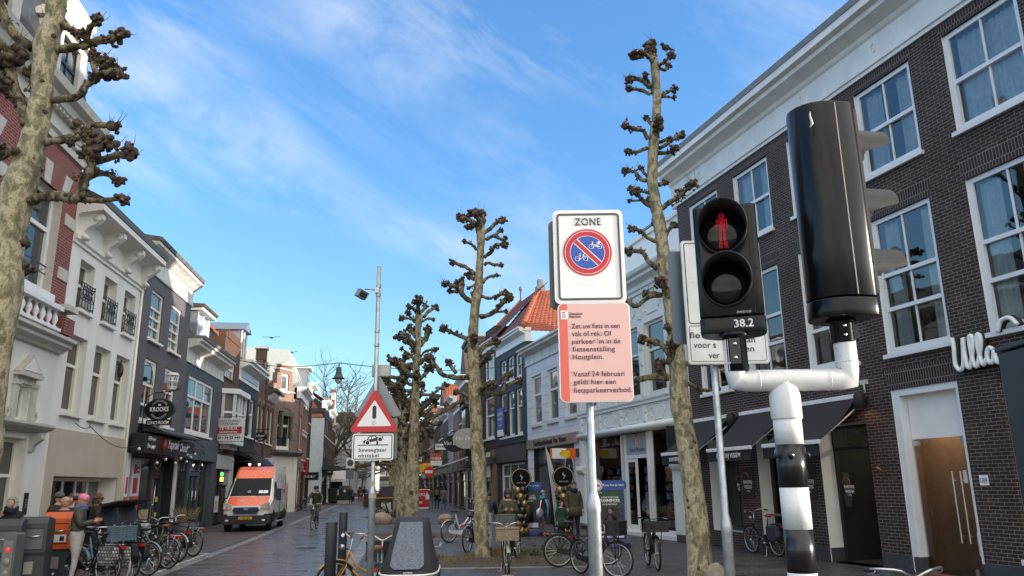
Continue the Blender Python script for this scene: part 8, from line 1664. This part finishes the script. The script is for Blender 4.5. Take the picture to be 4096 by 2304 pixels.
for px,Y,lab in ((2114,29.0,'blue framed lottery poster board, the farther one by the balloon column'),(2443,23.2,'blue framed lottery poster board behind the zone sign post')):
    p = at(px,2100,Y); t = thing('advertising_board',lab,'advertising board',(p.x,Y,0),-.12,'lottery poster boards'); bl_ = M('board_blue',(.012,.035,.20),.4)
    mb = MB(); mb.prism(rrect(-.42,.42,.22,1.62,.04),-.04,.04,bl_,'y').prism(rrect(-.46,.50,1.58,1.86,.12),-.06,.06,M('board_blue_light',(.02,.07,.32),.4),'y'); f = mb.build('frame',t)
    mb = MB(); mb.box(-.36,.36,-.046,-.04,1.12,1.56,grn).box(-.36,.36,-.046,-.04,.44,1.12,crowd).box(-.36,.36,-.046,-.04,.28,.44,signwhite); mb.tube([(0,-.05,.5),(0,-.05,.8),(0,-.05,.92)],[.2,.17,.06],sink,8).ball((0,-.052,1.0),.085,M('poster_skin',(.28,.17,.12),.7),1,sc=(.8,.1,1)).ball((0,-.048,1.05),.1,sink,1,sc=(1,.1,.8)); po = mb.build('poster',f)
    text('Koop hier je loten',signwhite,f,.12,-.062,1.70,h=.06,w=.6,bold=.02); text('VOETBAL WORDT NOG',signwhite,po,0,-.048,1.36,h=.045,w=.5,bold=.03); text('SPANNENDER',signwhite,po,0,-.048,1.25,h=.085,w=.6,bold=.04); text('ALS JE MEESPEELT',signwhite,po,0,-.048,1.17,h=.04,w=.42,bold=.03); text('TOTO',signwhite,po,-.26,-.048,1.49,h=.04,w=.1,bold=.03)
    mb = MB(); mb.prism(circ(-.36,1.72,.17),-.075,-.06,signwhite,'y'); ring(mb,-.36,1.72,.135,.15,-.08,-.074,bl_,24); mb.prism([(-.46,1.72),(-.42,1.76),(-.35,1.77),(-.29,1.73),(-.25,1.76),(-.26,1.71),(-.25,1.67),(-.30,1.70),(-.36,1.67),(-.43,1.68)],-.08,-.075,fishr,'y'); mb.build('fish_emblem',f)
    mb = MB(); mb.prism(rrect(-.55,.55,-.35,.35,.2),0,.14,bl_,'z'); mb.build('foot',t,bevel=.03)
gold = M('balloon_gold',(.36,.25,.09),.22,.7,var=.1); bblk = M('balloon_black',(.012,.012,.014),.15,coat=.6)
for px,Y,zt,lab in ((2087,28.6,1.86,'column of gold and black balloons topped by a round black sign, left one'),(2258,27.4,1.88,'column of gold and black balloons topped by a round black sign, right one behind the man')):
    p = at(px,2100,Y); t = thing('balloon_column',lab,'balloon column',(p.x,Y,0),0,'balloon columns at the tobacco shop'); k = 0
    mb = MB(); mb.cyl((0,0,0),(0,0,zt),.02,black,6).lathe([(.22,0),(.22,.04),(0,.05)],black,16); mb.build('pole',t)
    z = .2
    while z < zt-.25:
        for j in range(4):
            a = j*pi/2+k*.6; mb = MB(); mb.ball((.14*cos(a),.14*sin(a),z),.135,gold if (j+k) % 3 == 0 else bblk,2,0,(1,1,1.08)); mb.build('balloon',t,recalc=False)
        z += .23; k += 1
    mb = MB(Matrix.Translation((0,-.05,zt+.12))); mb.prism(circ(0,0,.37),-.10,.10,M('sign_matt_black',(.006,.006,.007),.8,spec=.15),'y'); ring(mb,0,0,.33,.35,-.105,-.10,M('gold_line',(.4,.33,.2),.4),32); mb.tube([(0,-.105,-.06),(.05,-.105,.04),(-.02,-.105,.1),(.0,-.105,.17)],[.01,.03,.02,.004],stone,6); f = mb.build('round_sign',t); text('VAN VUURE',stone,f,0,-.157,zt-.05,h=.05,w=.32)
p = at(2222,2080,28.0); t = thing('beach_flag','narrow white curved flag with black letters by the tobacco shop door','flag',(p.x,28,0)); mb = MB(); pr = [(0,.3),(-.12,1.6),(-.26,2.7),(-.3,3.1),(-.16,2.8),(.08,1.8),(.22,.9),(.2,.3)]; mb.prism(pr,-.01,.01,M('flag_cloth',(.45,.46,.48),.8),'y'); f = mb.build('cloth',t); text('de Uitkomst',sink,f,0,0,0,h=.16,w=1.1,bold=.02,mw=Matrix.Translation((.06,-.014,1.0)) @ Matrix.Rotation(1.45,4,'Y')); mb = MB(); mb.tube([(-.02,0,0),(-.14,0,1.6),(-.30,0,3.1)],.014,black,6).lathe([(.3,0),(.3,.04),(0,.05)],black,14); mb.build('pole',t)
mb = MB(); mb.box(-.75,.75,-.3,.3,.0,.015,M('coir_mat',(.30,.15,.07),.95,var=.3,scale=30)); tag(mb.build('doormat',loc=Vector((at(2200,2113,29.5).x,29.5,.004)),rot=-.3),'brown doormat lying in front of the tobacco shop door','doormat')
p = at(1693,2010,60); t = thing('sale_board','red sale pavement board with white letters on the right pavement','sign',(p.x,60,0)); mb = MB(); mb.box(-.5,.5,-.05,.05,.1,1.5,signwhite); f = mb.build('frame',t); mb = MB(); mb.box(-.45,.45,-.06,-.05,.2,1.45,signred); pn_ = mb.build('poster',f); text('SALE',signwhite,pn_,0,-.065,1.0,h=.22,w=.75,bold=.03); text('50%',signwhite,pn_,-.2,-.065,.45,h=.16,w=.3,bold=.03)
for px,py,Y,w_,h_,m_,tx_,tm_,lab in ((1773,1787,58,1.15,.42,signwhite,'livera',sink,'white shop sign with dark letters sticking out of the right row'),(1746,1838,60,.95,.95,M('te_huur_red',(.45,.10,.06),.5),'TE HUUR',signwhite,'red and white to-let board above the right pavement'),(1692,1873,66,.75,.65,M('shop_yellow',(.65,.42,.02),.5),'',sink,'yellow shop sign on the right row, left one'),(1711,1870,64,.75,.7,M('shop_yellow',(.65,.42,.02),.5),'',sink,'yellow shop sign on the right row, right one')):
    t = thing('shop_sign',lab,'sign',at(px,py,Y),-.1); f = MB().box(-w_/2,w_/2,-.06,.06,-h_/2,h_/2,m_).build('sign_board',t); MB().box(w_/2,w_/2+.5,-.03,.03,-.03,.03,black).build('bracket',t)
    if tx_: text(tx_,tm_,f,0,-.065,-.06,h=.2,w=w_*.85,bold=.02)
    if tx_ == 'TE HUUR': MB().box(-.44,.44,-.066,-.06,-.45,-.1,signwhite).build('panel',f)
t = thing('round_sign','round red shop sign with a white band on the right row','sign',at(1716,1888,62),-.1); mb = MB(); mb.prism(circ(0,0,.42),-.06,.06,M('round_red',(.6,.03,.02),.4),'y').box(-.3,.3,-.066,-.06,-.1,.12,signwhite); mb.build('sign_board',t); MB().cyl((.4,0,0),(.9,0,0),.03,black,6).build('bracket',t)
p = at(1378,2010,86); t = thing('waste_container','dark grey container inlet on a pale base standing in the middle of the far street','container',(p.x,86,0)); mb = MB(); mb.prism([(-.4,.3),(-.4,1.5),(-.25,1.85),(.4,1.8),(.4,.3)],-.6,.6,anthra,'x'); mb.build('housing',t,bevel=.04); MB().box(-.65,.65,-.5,.5,0,.32,stone).build('base',t); mb = MB(); mb.prism(circ(.05,1.3,.14),-.42,-.4,signwhite,'y'); mb.build('emblem',t)
p = at(1330,2000,88); t = thing('wheelie_bin','dark green wheeled bin standing left of the far container inlet','bin',(p.x,88,0)); mb = MB(); mb.prism([(-.4,.15),(.4,.15),(.48,1.5),(-.48,1.5)],-.4,.4,M('bin_green',(.03,.045,.03),.6),'y').box(-.52,.52,-.45,.45,1.5,1.6,M('bin_green',(.03,.045,.03),.6)); mb.build('body',t,bevel=.03); mb = MB(); mb.cyl((-.4,.35,.12),(.4,.35,.12),.12,rubber,12); mb.build('wheel',t)
p = at(1400,1900,92); t = thing('traffic_sign','far square no-parking sign with a blank plate below on its pole','traffic sign',(p.x,92,0)); MB().cyl((0,0,0),(0,0,5),.06,steel,8).build('pole',t); mb = MB(); mb.box(-.5,.5,-.1,-.06,3.8,5.0,signwhite).prism(circ(0,4.4,.36),-.12,-.1,M('dark_disc',(.08,.08,.09),.5),'y').box(-.45,.45,-.1,-.06,2.6,3.6,M('sign_back_grey',(.22,.245,.27),.45,.5)); mb.build('sign_plate',t)
p = at(1555,1990,52); t = thing('kiosk_box','dark wooden box stand with an orange edge and a chalkboard beside the boulders','stand',(p.x,52,0)); mb = MB(); mb.box(-.7,.7,-.4,.4,0,1.0,M('dark_shelf',(.05,.035,.025),.7)).box(-.75,.75,-.45,.45,1.0,1.06,kraft); mb.build('box',t); MB().box(-.5,.5,0,.05,1.06,1.75,M('chalkboard',(.05,.05,.055),.7)).build('chalkboard',t); mb = MB(); mb.box(-.4,.2,-.41,-.4,.35,.75,paperw); mb.build('notice',t)
p = at(1512,1985,70); t = thing('planter','big dark square planter box left of the far bicycle','planter',(p.x,70,0)); mb = MB(); mb.box(-1.1,1.1,-.6,.6,0,1.15,M('planter_dark',(.035,.03,.028),.7)); mb.build('box',t,bevel=.03); mb = MB(); [tuft(mb,(random.uniform(-1,1),random.uniform(-.4,.4)),14,.4,leafg) for _ in range(12)]
for v in mb.v: v.z += 1.1
mb.build('foliage',t,recalc=False)
skin = M('skin',(.50,.30,.22),.55,var=.06); lipm = M('lips',(.34,.12,.10),.5); eyem = M('eye_dark',(.03,.02,.015),.3)
def cloth(n,c,r=.85,v=.2): return M('cloth_'+n,c,r,var=v,scale=9,bump=.35,bscale=14)
def headmesh(mb,c,r,yaw,tilt,hairm):
    T = Matrix.Translation(c) @ Matrix.Rotation(yaw,4,'Z') @ Matrix.Rotation(tilt,4,'X'); vs,fs = ICO[2]; P = []
    for v in vs:
        x,y,z = v.x*.78,v.y*.95,v.z*1.12
        if z < -.2: x *= 1-.28*min(1,(-z-.2)); y = y*(1-.12*(-z-.2)) - .05*(-z)
        if y < -.5:
            if abs(x) < .2 and -.42 < z < .18: y -= .16*(1-abs(x)/.2)*(1-abs(z+.2)/.4)
            if .12 < abs(x) < .48 and 0 < z < .34: y += .07
        P.append(T @ Vector((x*r,y*r,z*r)))
    mb.add(P,fs,skin,True)
    for q in (-1,1):
        mb.ball(T @ Vector((.29*q*r,-.80*r,.12*r)),.085*r,eyem,1,sc=(1.2,.5,.7)); mb.ball(T @ Vector((.80*q*r,.05*r,-.02*r)),.2*r,skin,1,sc=(.4,.8,1.1))
    mb.ball(T @ Vector((0,-.86*r,-.52*r)),.16*r,lipm,1,sc=(1.3,.5,.4)); return T
def hand(mb,w,d,s=1.0,curl=.5,side=1):
    d = d.normalized(); n = Vector((side,0,0)); n = (n-d*n.dot(d)).normalized(); b = d.cross(n); p = w+d*.045*s
    mb.tube([w,p,p+d*.045*s],[.024*s,.034*s,.032*s],skin,8)
    for k in range(4):
        o = p+d*.045*s+b*(.024-.016*k)*s; L_ = (.065,.075,.07,.055)[k]*s; d2 = (d+n*-curl).normalized(); d3 = (d-n*curl*2.2).normalized(); mb.tube([o,o+d2*L_*.5,o+d2*L_*.5+d3*L_*.5],[.0095*s,.009*s,.007*s],skin,5)
    t = w+d*.03*s+b*.03*s; mb.tube([t,t+(b*.8+d).normalized()*.035*s,t+(b*.5+d*1.2-n*curl).normalized()*.065*s],[.012*s,.011*s,.008*s],skin,5)
def person(label,loc,rot,h=1.74,coat=None,legs=None,shoes=None,hair=None,hairstyle='short',J=None,bulk=1.0,yaw=0,tilt=0,skirt=0,hat=None,scarf=None,extra=None,group=None,sleeve=None,z=0):
    k = h/1.75; t = thing('person',label,'person',Vector((loc[0],loc[1],z)),rot,group)
    D = dict(pel=(0,0,.95),wst=(0,0,1.10),chs=(0,.01,1.32),nck=(0,0,1.47),hd=(0,-.015,1.56),hl=(-.09,0,.90),hr=(.09,0,.90),kl=(-.10,-.02,.49),kr=(.10,-.02,.49),al=(-.10,.02,.09),ar=(.10,.02,.09),tl=(-.11,-.13,.04),tr=(.11,-.13,.04),sl=(-.17,0,1.41),sr=(.17,0,1.41),el=(-.23,.03,1.14),er=(.23,.03,1.14),wl=(-.24,-.05,.90),wr=(.24,-.05,.90)); D.update(J or {})
    coat = coat or cloth('black',(.015,.015,.018)); legs = legs or cloth('trousers_dark',(.02,.022,.03)); shoes = shoes or rubber; B = bulk
    rad = dict(pel=.135*B,wst=.128*B,chs=.145*B,nck=.062,hd=.052,hl=.092*B,hr=.092*B,kl=.062,kr=.062,al=.046,ar=.046,tl=.036,tr=.036,sl=.075*B,sr=.075*B,el=.055*B,er=.055*B,wl=.036*B,wr=.036*B)
    names = list(D); E_ = [('pel','wst'),('wst','chs'),('chs','nck'),('nck','hd'),('pel','hl'),('hl','kl'),('kl','al'),('al','tl'),('pel','hr'),('hr','kr'),('kr','ar'),('ar','tr'),('chs','sl'),('sl','el'),('el','wl'),('chs','sr'),('sr','er'),('er','wr')]
    me = bpy.data.meshes.new('b'); me.from_pydata([Vector(D[n])*k for n in names],[(names.index(a),names.index(b)) for a,b in E_],[]); o = bpy.data.objects.new('b',me)
    o.modifiers.new('s','SKIN')
    for i,n in enumerate(names): v = me.skin_vertices[0].data[i]; r = rad[n]*k; v.radius = (r*1.12,r*.86) if n in ('pel','wst','chs') else (r,r); v.use_root = n == 'pel'
    sb_ = o.modifiers.new('u','SUBSURF'); sb_.levels = 2; sb_.render_levels = 2
    m2 = evalmesh(o); mb = MB(); sm = {('nck','hd'): skin,('al','tl'): shoes,('ar','tr'): shoes}
    for e in (('hl','kl'),('hr','kr'),('kl','al'),('kr','ar'),('pel','hl'),('pel','hr')): sm[e] = legs
    for e in (('sl','el'),('el','wl'),('sr','er'),('er','wr')): sm[e] = sleeve or coat
    segs = [(Vector(D[a])*k,Vector(D[b])*k,sm.get((a,b),coat)) for a,b in E_]
    def near(p):
        best = None
        for a,b,m_ in segs:
            ab = b-a; u = max(0,min(1,(p-a).dot(ab)/ab.length_squared)); q = (p-a-ab*u).length
            if best is None or q < best[0]: best = (q,m_)
        return best[1]
    co = [v.co.copy() for v in m2.vertices]; grp = {}
    for f in m2.polygons: grp.setdefault(near(f.center),[]).append(tuple(f.vertices))
    mb.v = co
    for m_,fs in grp.items():
        mb.mats.append(m_); i = len(mb.mats)-1
        for f in fs: mb.f.append(list(f)); mb.m.append(i); mb.s.append(True)
    hc = Vector(D['hd'])*k+Vector((0,-.02,.075))*k; r = .108*k; T = headmesh(mb,hc,r,yaw,tilt,hair)
    for w_,e,sd in (('wl','el',-1),('wr','er',1)): hand(mb,Vector(D[w_])*k,Vector(D[w_])-Vector(D[e]),k,.5,-sd)
    mb.build('body',t,recalc=False)
    if skirt:
        mb = MB(); p = Vector(D['pel'])*k; mb.lathe([(.175*B*k,p.z+.06),(.19*B*k,p.z-.05),(.205*B*k,p.z-skirt),(.19*B*k,p.z-skirt)],coat,20,(p.x,p.y,0))
        for i,v in enumerate(mb.v): mb.v[i].y = p.y+(v.y-p.y)*.74
        mb.build('coat_skirt',t)
    if hair and hairstyle != 'none':
        mb = MB(T)
        if hairstyle == 'short': vs,fs = ICO[2]; mb.add([Vector((v.x*.86*r,(v.y*.98+.10)*r,(max(v.z,-.15+.5*(v.y < -.2))*1.12+.10)*r)) for v in vs],fs,hair,True)
        else:
            vs,fs = ICO[2]; mb.add([Vector((v.x*.92*r,(v.y*1.0+.14)*r,(max(v.z,-.2+.75*(v.y < -.3))*1.14+.10)*r)) for v in vs],fs,hair,True); ln = {'long': 1.5,'curly': 1.7,'bun': .3}[hairstyle]
            n_ = 46 if hairstyle == 'curly' else 26
            for i in range(n_):
                a = -.55+(pi+1.1)*random.random(); rr = r*(.80 if hairstyle == 'long' else random.uniform(.75,1.35)); u = random.random(); mb.ball((rr*cos(a),rr*sin(a)*.9+.1*r,r*(.5-ln*u)),r*random.uniform(.2,.34),hair,1,.2,(1,1,1.5 if hairstyle == 'long' else 1))
        mb.build('hair',t,recalc=False)
    if hat:
        hm,kind = hat; mb = MB(T)
        mb.lathe([(.98*r,.22*r),(1.02*r,.45*r),(.95*r,.85*r),(.7*r,1.15*r),(.3*r,1.3*r),(0,1.33*r)],hm,20,(0,.06*r,0))
        if kind == 'cap': mb.prism(circ(0,-.75*r,.62*r,.55*r,16),.28*r,.36*r,hm,'z')
        if kind == 'hood': mb.lathe([(1.05*r,-.9*r),(1.12*r,-.2*r),(1.06*r,.3*r)],hm,20,(0,.3*r,0))
        if kind == 'pom': mb.ball((0,.06*r,1.42*r),.26*r,signred,1,.2); mb.lathe([(1.0*r,.5*r),(1.03*r,.52*r),(1.0*r,.75*r),(.98*r,.75*r)],signred,20,(0,.06*r,0))
        mb.build('hat',t)
    if scarf:
        mb = MB(); c = Vector(D['nck'])*k
        for j in range(2): mb.tube([(c.x+.095*k*cos(a),c.y-.01+.09*k*sin(a),c.z+.0+.045*j+.02*sin(2*a+j)) for a in [2*pi*i/14 for i in range(14)]],.042*k,scarf,7,closed=True)
        mb.build('scarf',t)
    if extra: extra(t,k)
    return t
dgreen = cloth('dark_green',(.035,.040,.025),.5); navyc = cloth('navy',(.012,.016,.035)); blackc = cloth('black',(.015,.015,.018)); olive = cloth('olive',(.06,.062,.042)); brownc = cloth('brown',(.06,.042,.032)); jeans = cloth('jeans',(.10,.15,.24)); palej = cloth('pale_jeans',(.40,.40,.38)); greyh = M('grey_hair',(.26,.25,.23),.7,var=.3,scale=20); darkh = M('dark_hair',(.025,.016,.012),.6,var=.3,scale=20); brownh = M('brown_hair',(.10,.05,.028),.7,var=.4,scale=20); pinkc = cloth('pink',(.72,.19,.30))
def P2(px,Y): return at(px,2000,Y)
gL = 'people standing by the left bins'
hold = dict(el=(-.24,-.04,1.15),wl=(-.10,-.28,1.22),er=(.24,-.04,1.15),wr=(.10,-.28,1.22))
person('woman with wavy grey hair and a thick navy scarf at the left edge',P2(52,15.8),.2,1.68,blackc,hair=greyh,hairstyle='long',scarf=cloth('navy_scarf',(.01,.014,.04)),yaw=-.5,group=gL,J=dict(el=(-.26,-.1,1.2),wl=(-.12,-.22,1.36)))
person('person in a brown jacket with dark tied hair seen from behind',P2(232,18.6),2.9,1.74,brownc,hair=darkh,hairstyle='short',group=gL,hat=(cloth('grey_cap',(.10,.11,.11)),'beanie'))
def specs(t,k):
    mb = MB(Matrix.Translation((0,-.035*k,1.635*k)) @ Matrix.Rotation(.8,4,'Z')); r = .108*k
    for q in (-1,1): mb.tube([(.3*q*r+.24*r*cos(a),-.92*r,.12*r+.2*r*sin(a)) for a in [2*pi*i/10 for i in range(10)]],.004,sink,4,closed=True).tube([(.52*q*r,-.9*r,.15*r),(.82*q*r,0,.1*r)],.004,sink,4)
    mb.build('glasses',t)
person('bald man with glasses in a navy coat looking down',P2(262,17.2),.6,1.66,navyc,yaw=.8,tilt=.25,group=gL,extra=specs,bulk=1.15)
person('dark haired woman in black behind the bald man',P2(284,18.6),.3,1.68,blackc,hair=darkh,hairstyle='bun',yaw=-.2,group=gL)
def bagp(t,k):
    mb = MB(); mb.prism([(-.16,.62),(.14,.60),(.17,.86),(.05,1.0),(-.08,1.0),(-.18,.84)],.0,.16,pinkc,'y'); o = mb.build('pink_bag',t,bevel=.04); o.location = (.24,-.05,0)
    mb = MB(); mb.lathe([(.0,0),(.05,0),(.075,.05),(.07,.05),(.045,.01)],M('food_tray',(.45,.16,.12),.6),12,(0,-.34,1.20)); mb.build('food_tray',t)
person('person in a pink beanie, dark green puffer jacket and pale jeans, eating',P2(325,16.0),2.0,1.70,dgreen,palej,hair=None,hat=(pinkc,'beanie'),scarf=cloth('blue_scarf',(.10,.14,.28)),J=hold,bulk=1.55,yaw=-.3,tilt=.35,group=gL,extra=bagp)
person('person with long curly brown hair and a black coat seen from behind',P2(388,18.4),2.3,1.72,blackc,hair=brownh,hairstyle='curly',group=gL,bulk=1.1)
gR = 'people on the right pavement'
person('tall man in an olive parka with black trousers looking down',(1.87,25.6),.15,1.84,olive,hair=darkh,tilt=.4,bulk=1.28,skirt=.22,scarf=blackc,group=gR,J=dict(wl=(-.22,-.12,.96),wr=(.24,-.1,.94)))
person('small boy in a dark green hooded coat looking to the right',(1.42,25.0),.5,1.27,cloth('boy_green',(.012,.055,.038)),hair=darkh,yaw=.6,bulk=1.3,skirt=.2,group=gR)
def girlx(t,k):
    mb = MB(); sc = ((-.02,.30,(.06,.35,.55)),(.03,.26,(.02,.05,.3)),(.08,.2,(.5,.1,.2)))
    for i,(x,z0,c) in enumerate(sc): mb.tube([(x,-.15,1.42*k),(x+.03,-.22,1.2*k),(x+.06,-.2,(.75+.05*i)*k)],[.035,.04,.045],cloth('scarf_%d' % i,c),6)
    mb.build('long_scarf',t); mb = MB(); mb.ball((-.30,-.08,.92*k),.17,M('shiny_bag',(.45,.50,.62),.25,.4,var=.4,scale=14),2,.03,(1,.6,1)); mb.tube([(-.3,-.08,1.05*k),(-.2,-.1,1.4*k)],.02,signwhite,5); mb.build('shiny_bag',t)
stride = dict(kl=(-.10,-.14,.50),al=(-.10,-.16,.10),tl=(-.10,-.32,.07),kr=(.10,.03,.50),ar=(.10,.22,.14),tr=(.11,.10,.05),el=(-.23,.08,1.15),wl=(-.22,.08,.90),er=(.23,-.03,1.15),wr=(.22,-.16,.94))
person('girl in a striped blue bobble hat, leopard trousers and long coloured scarf walking right',(.95,28.0),.95,1.55,brownc,brick('leopard',(.42,.34,.24),(.30,.24,.16),(.03,.025,.02),bw=.06,rh=.05,ms=.012,rough=.8),hair=darkh,hairstyle='long',hat=(cloth('blue_hat',(.06,.30,.55)),'pom'),scarf=cloth('scarf_0',(.06,.35,.55)),J=stride,extra=girlx,group=gR,skirt=.12)
person('woman in a khaki coat with dark hood looking at a phone behind the crate bicycle',(P2(2032,20.6).x,20.6),.1,1.66,olive,hair=darkh,hat=(brownc,'hood'),tilt=.4,J=hold,bulk=1.2,group=gR,skirt=.2)
person('person in a dark padded jacket and pale blue jeans half hidden by the middle tree',(P2(1962,22.6).x-.12,22.6),3.0,1.72,navyc,cloth('pale_blue_jeans',(.28,.36,.46)),hair=darkh,J=dict(wst=(0,-.05,1.08),chs=(0,-.2,1.25),nck=(0,-.3,1.36),hd=(0,-.36,1.43),sl=(-.18,-.22,1.32),sr=(.18,-.22,1.32),el=(-.22,-.35,1.1),er=(.22,-.35,1.1),wl=(-.18,-.5,.98),wr=(.18,-.5,.98)),group=gR,bulk=1.15)
for px,Y,c,l,lab,hs in ((1724,60,olive,jeans,'young woman with a grey jacket and white bag walking away on the right pavement',darkh),(1748,60.5,blackc,blackc,'young woman with a green backpack walking away on the right pavement',darkh),(1774,60,brick('striped_jumper',(.45,.35,.33),(.40,.32,.30),(.10,.05,.05),bw=3,rh=.08,ms=.025,rough=.9),jeans,'young woman in a striped jumper walking away on the right pavement',brownh)):
    person(lab,(P2(px,Y).x,Y),pi,1.68,c,l,hair=hs,hairstyle='long',J=stride,group='friends walking away',extra=(lambda t,k: (MB().box(-.15,.15,.12,.28,1.05,1.42,M('backpack_green',(.05,.14,.11),.7)).build('backpack',t,bevel=.04))) if 'green' in lab else ((lambda t,k: MB().prism([(-.02,.75),(.02,.75),(.02,1.1),(-.02,1.1)],-.2,.12,signwhite,'x').build('white_bag',t).__setattr__('location',(.28,.05,0))) if 'bag' in lab else None))
for px,Y,rot,c,lab in ((1403,84,.1,blackc,'woman in black walking towards the camera in the middle of the far street'),(1391,86,.1,olive,'woman in a long coat beside the woman in black'),(1438,92,pi,brownc,'person in brown standing far off behind the woman in black'),(1267,62,2.6,blackc,'person in a black hood behind the cyclist'),(1705,62,0,brownc,'person by the red sale board on the right pavement'),(1545,88,pi,blackc,'person in black far off near the pale bicycle')): person(lab,(P2(px,Y).x,Y),rot,1.72,c,hair=darkh,hairstyle='long',J=stride,group='distant pedestrians',skirt=.25)
def rider(label,x,y,hd,h,coat,legs,hat,blab,**kw):
    bk = bike(blab,x,y,hd,group='bicycles being ridden',**kw); J = dict(pel=(0,.30,1.02),wst=(0,.26,1.18),chs=(0,.17,1.40),nck=(0,.10,1.54),hd=(0,.07,1.62),hl=(-.1,.26,1.0),hr=(.1,.26,1.0),kl=(-.12,-.12,.86),kr=(.12,-.06,.68),al=(-.12,.0,.44),ar=(.12,.14,.24),tl=(-.12,-.16,.40),tr=(.12,-.02,.18),sl=(-.19,.14,1.49),sr=(.19,.14,1.49),el=(-.30,.0,1.28),er=(.30,.0,1.28),wl=(-.29,-.16,1.11),wr=(.29,-.16,1.11))
    d = Vector((cos(radians(hd)),sin(radians(hd)),0)); return person(label,(x,y),atan2(d.y,d.x)+pi/2,h,coat,legs,hat=hat,hair=greyh,J=J,bulk=1.25,shoes=leather,tilt=.2,group=None)
rider('man in a dark green padded jacket and navy cap cycling towards the camera',-8.7,35.0,-86,1.75,cloth('rider_green',(.030,.040,.018),.5),cloth('grey_trousers',(.075,.07,.065)),(navyc,'cap'),'black city bicycle ridden by the man in the green jacket')
rider('person in a dark blue poncho riding a box bicycle far down the street',P2(1455,78).x,78,-84,1.7,cloth('blue_poncho',(.012,.02,.07)),blackc,(navyc,'hood'),'far box bicycle with a wooden front box in the middle of the street',extra=(lambda t,S,hx: MB().box(.3,1.0,-.35,.35,.3,.8,M('box_wood',(.25,.09,.04),.7)).build('cargo_box',t),))
bpy.data.scenes.remove(TMP)
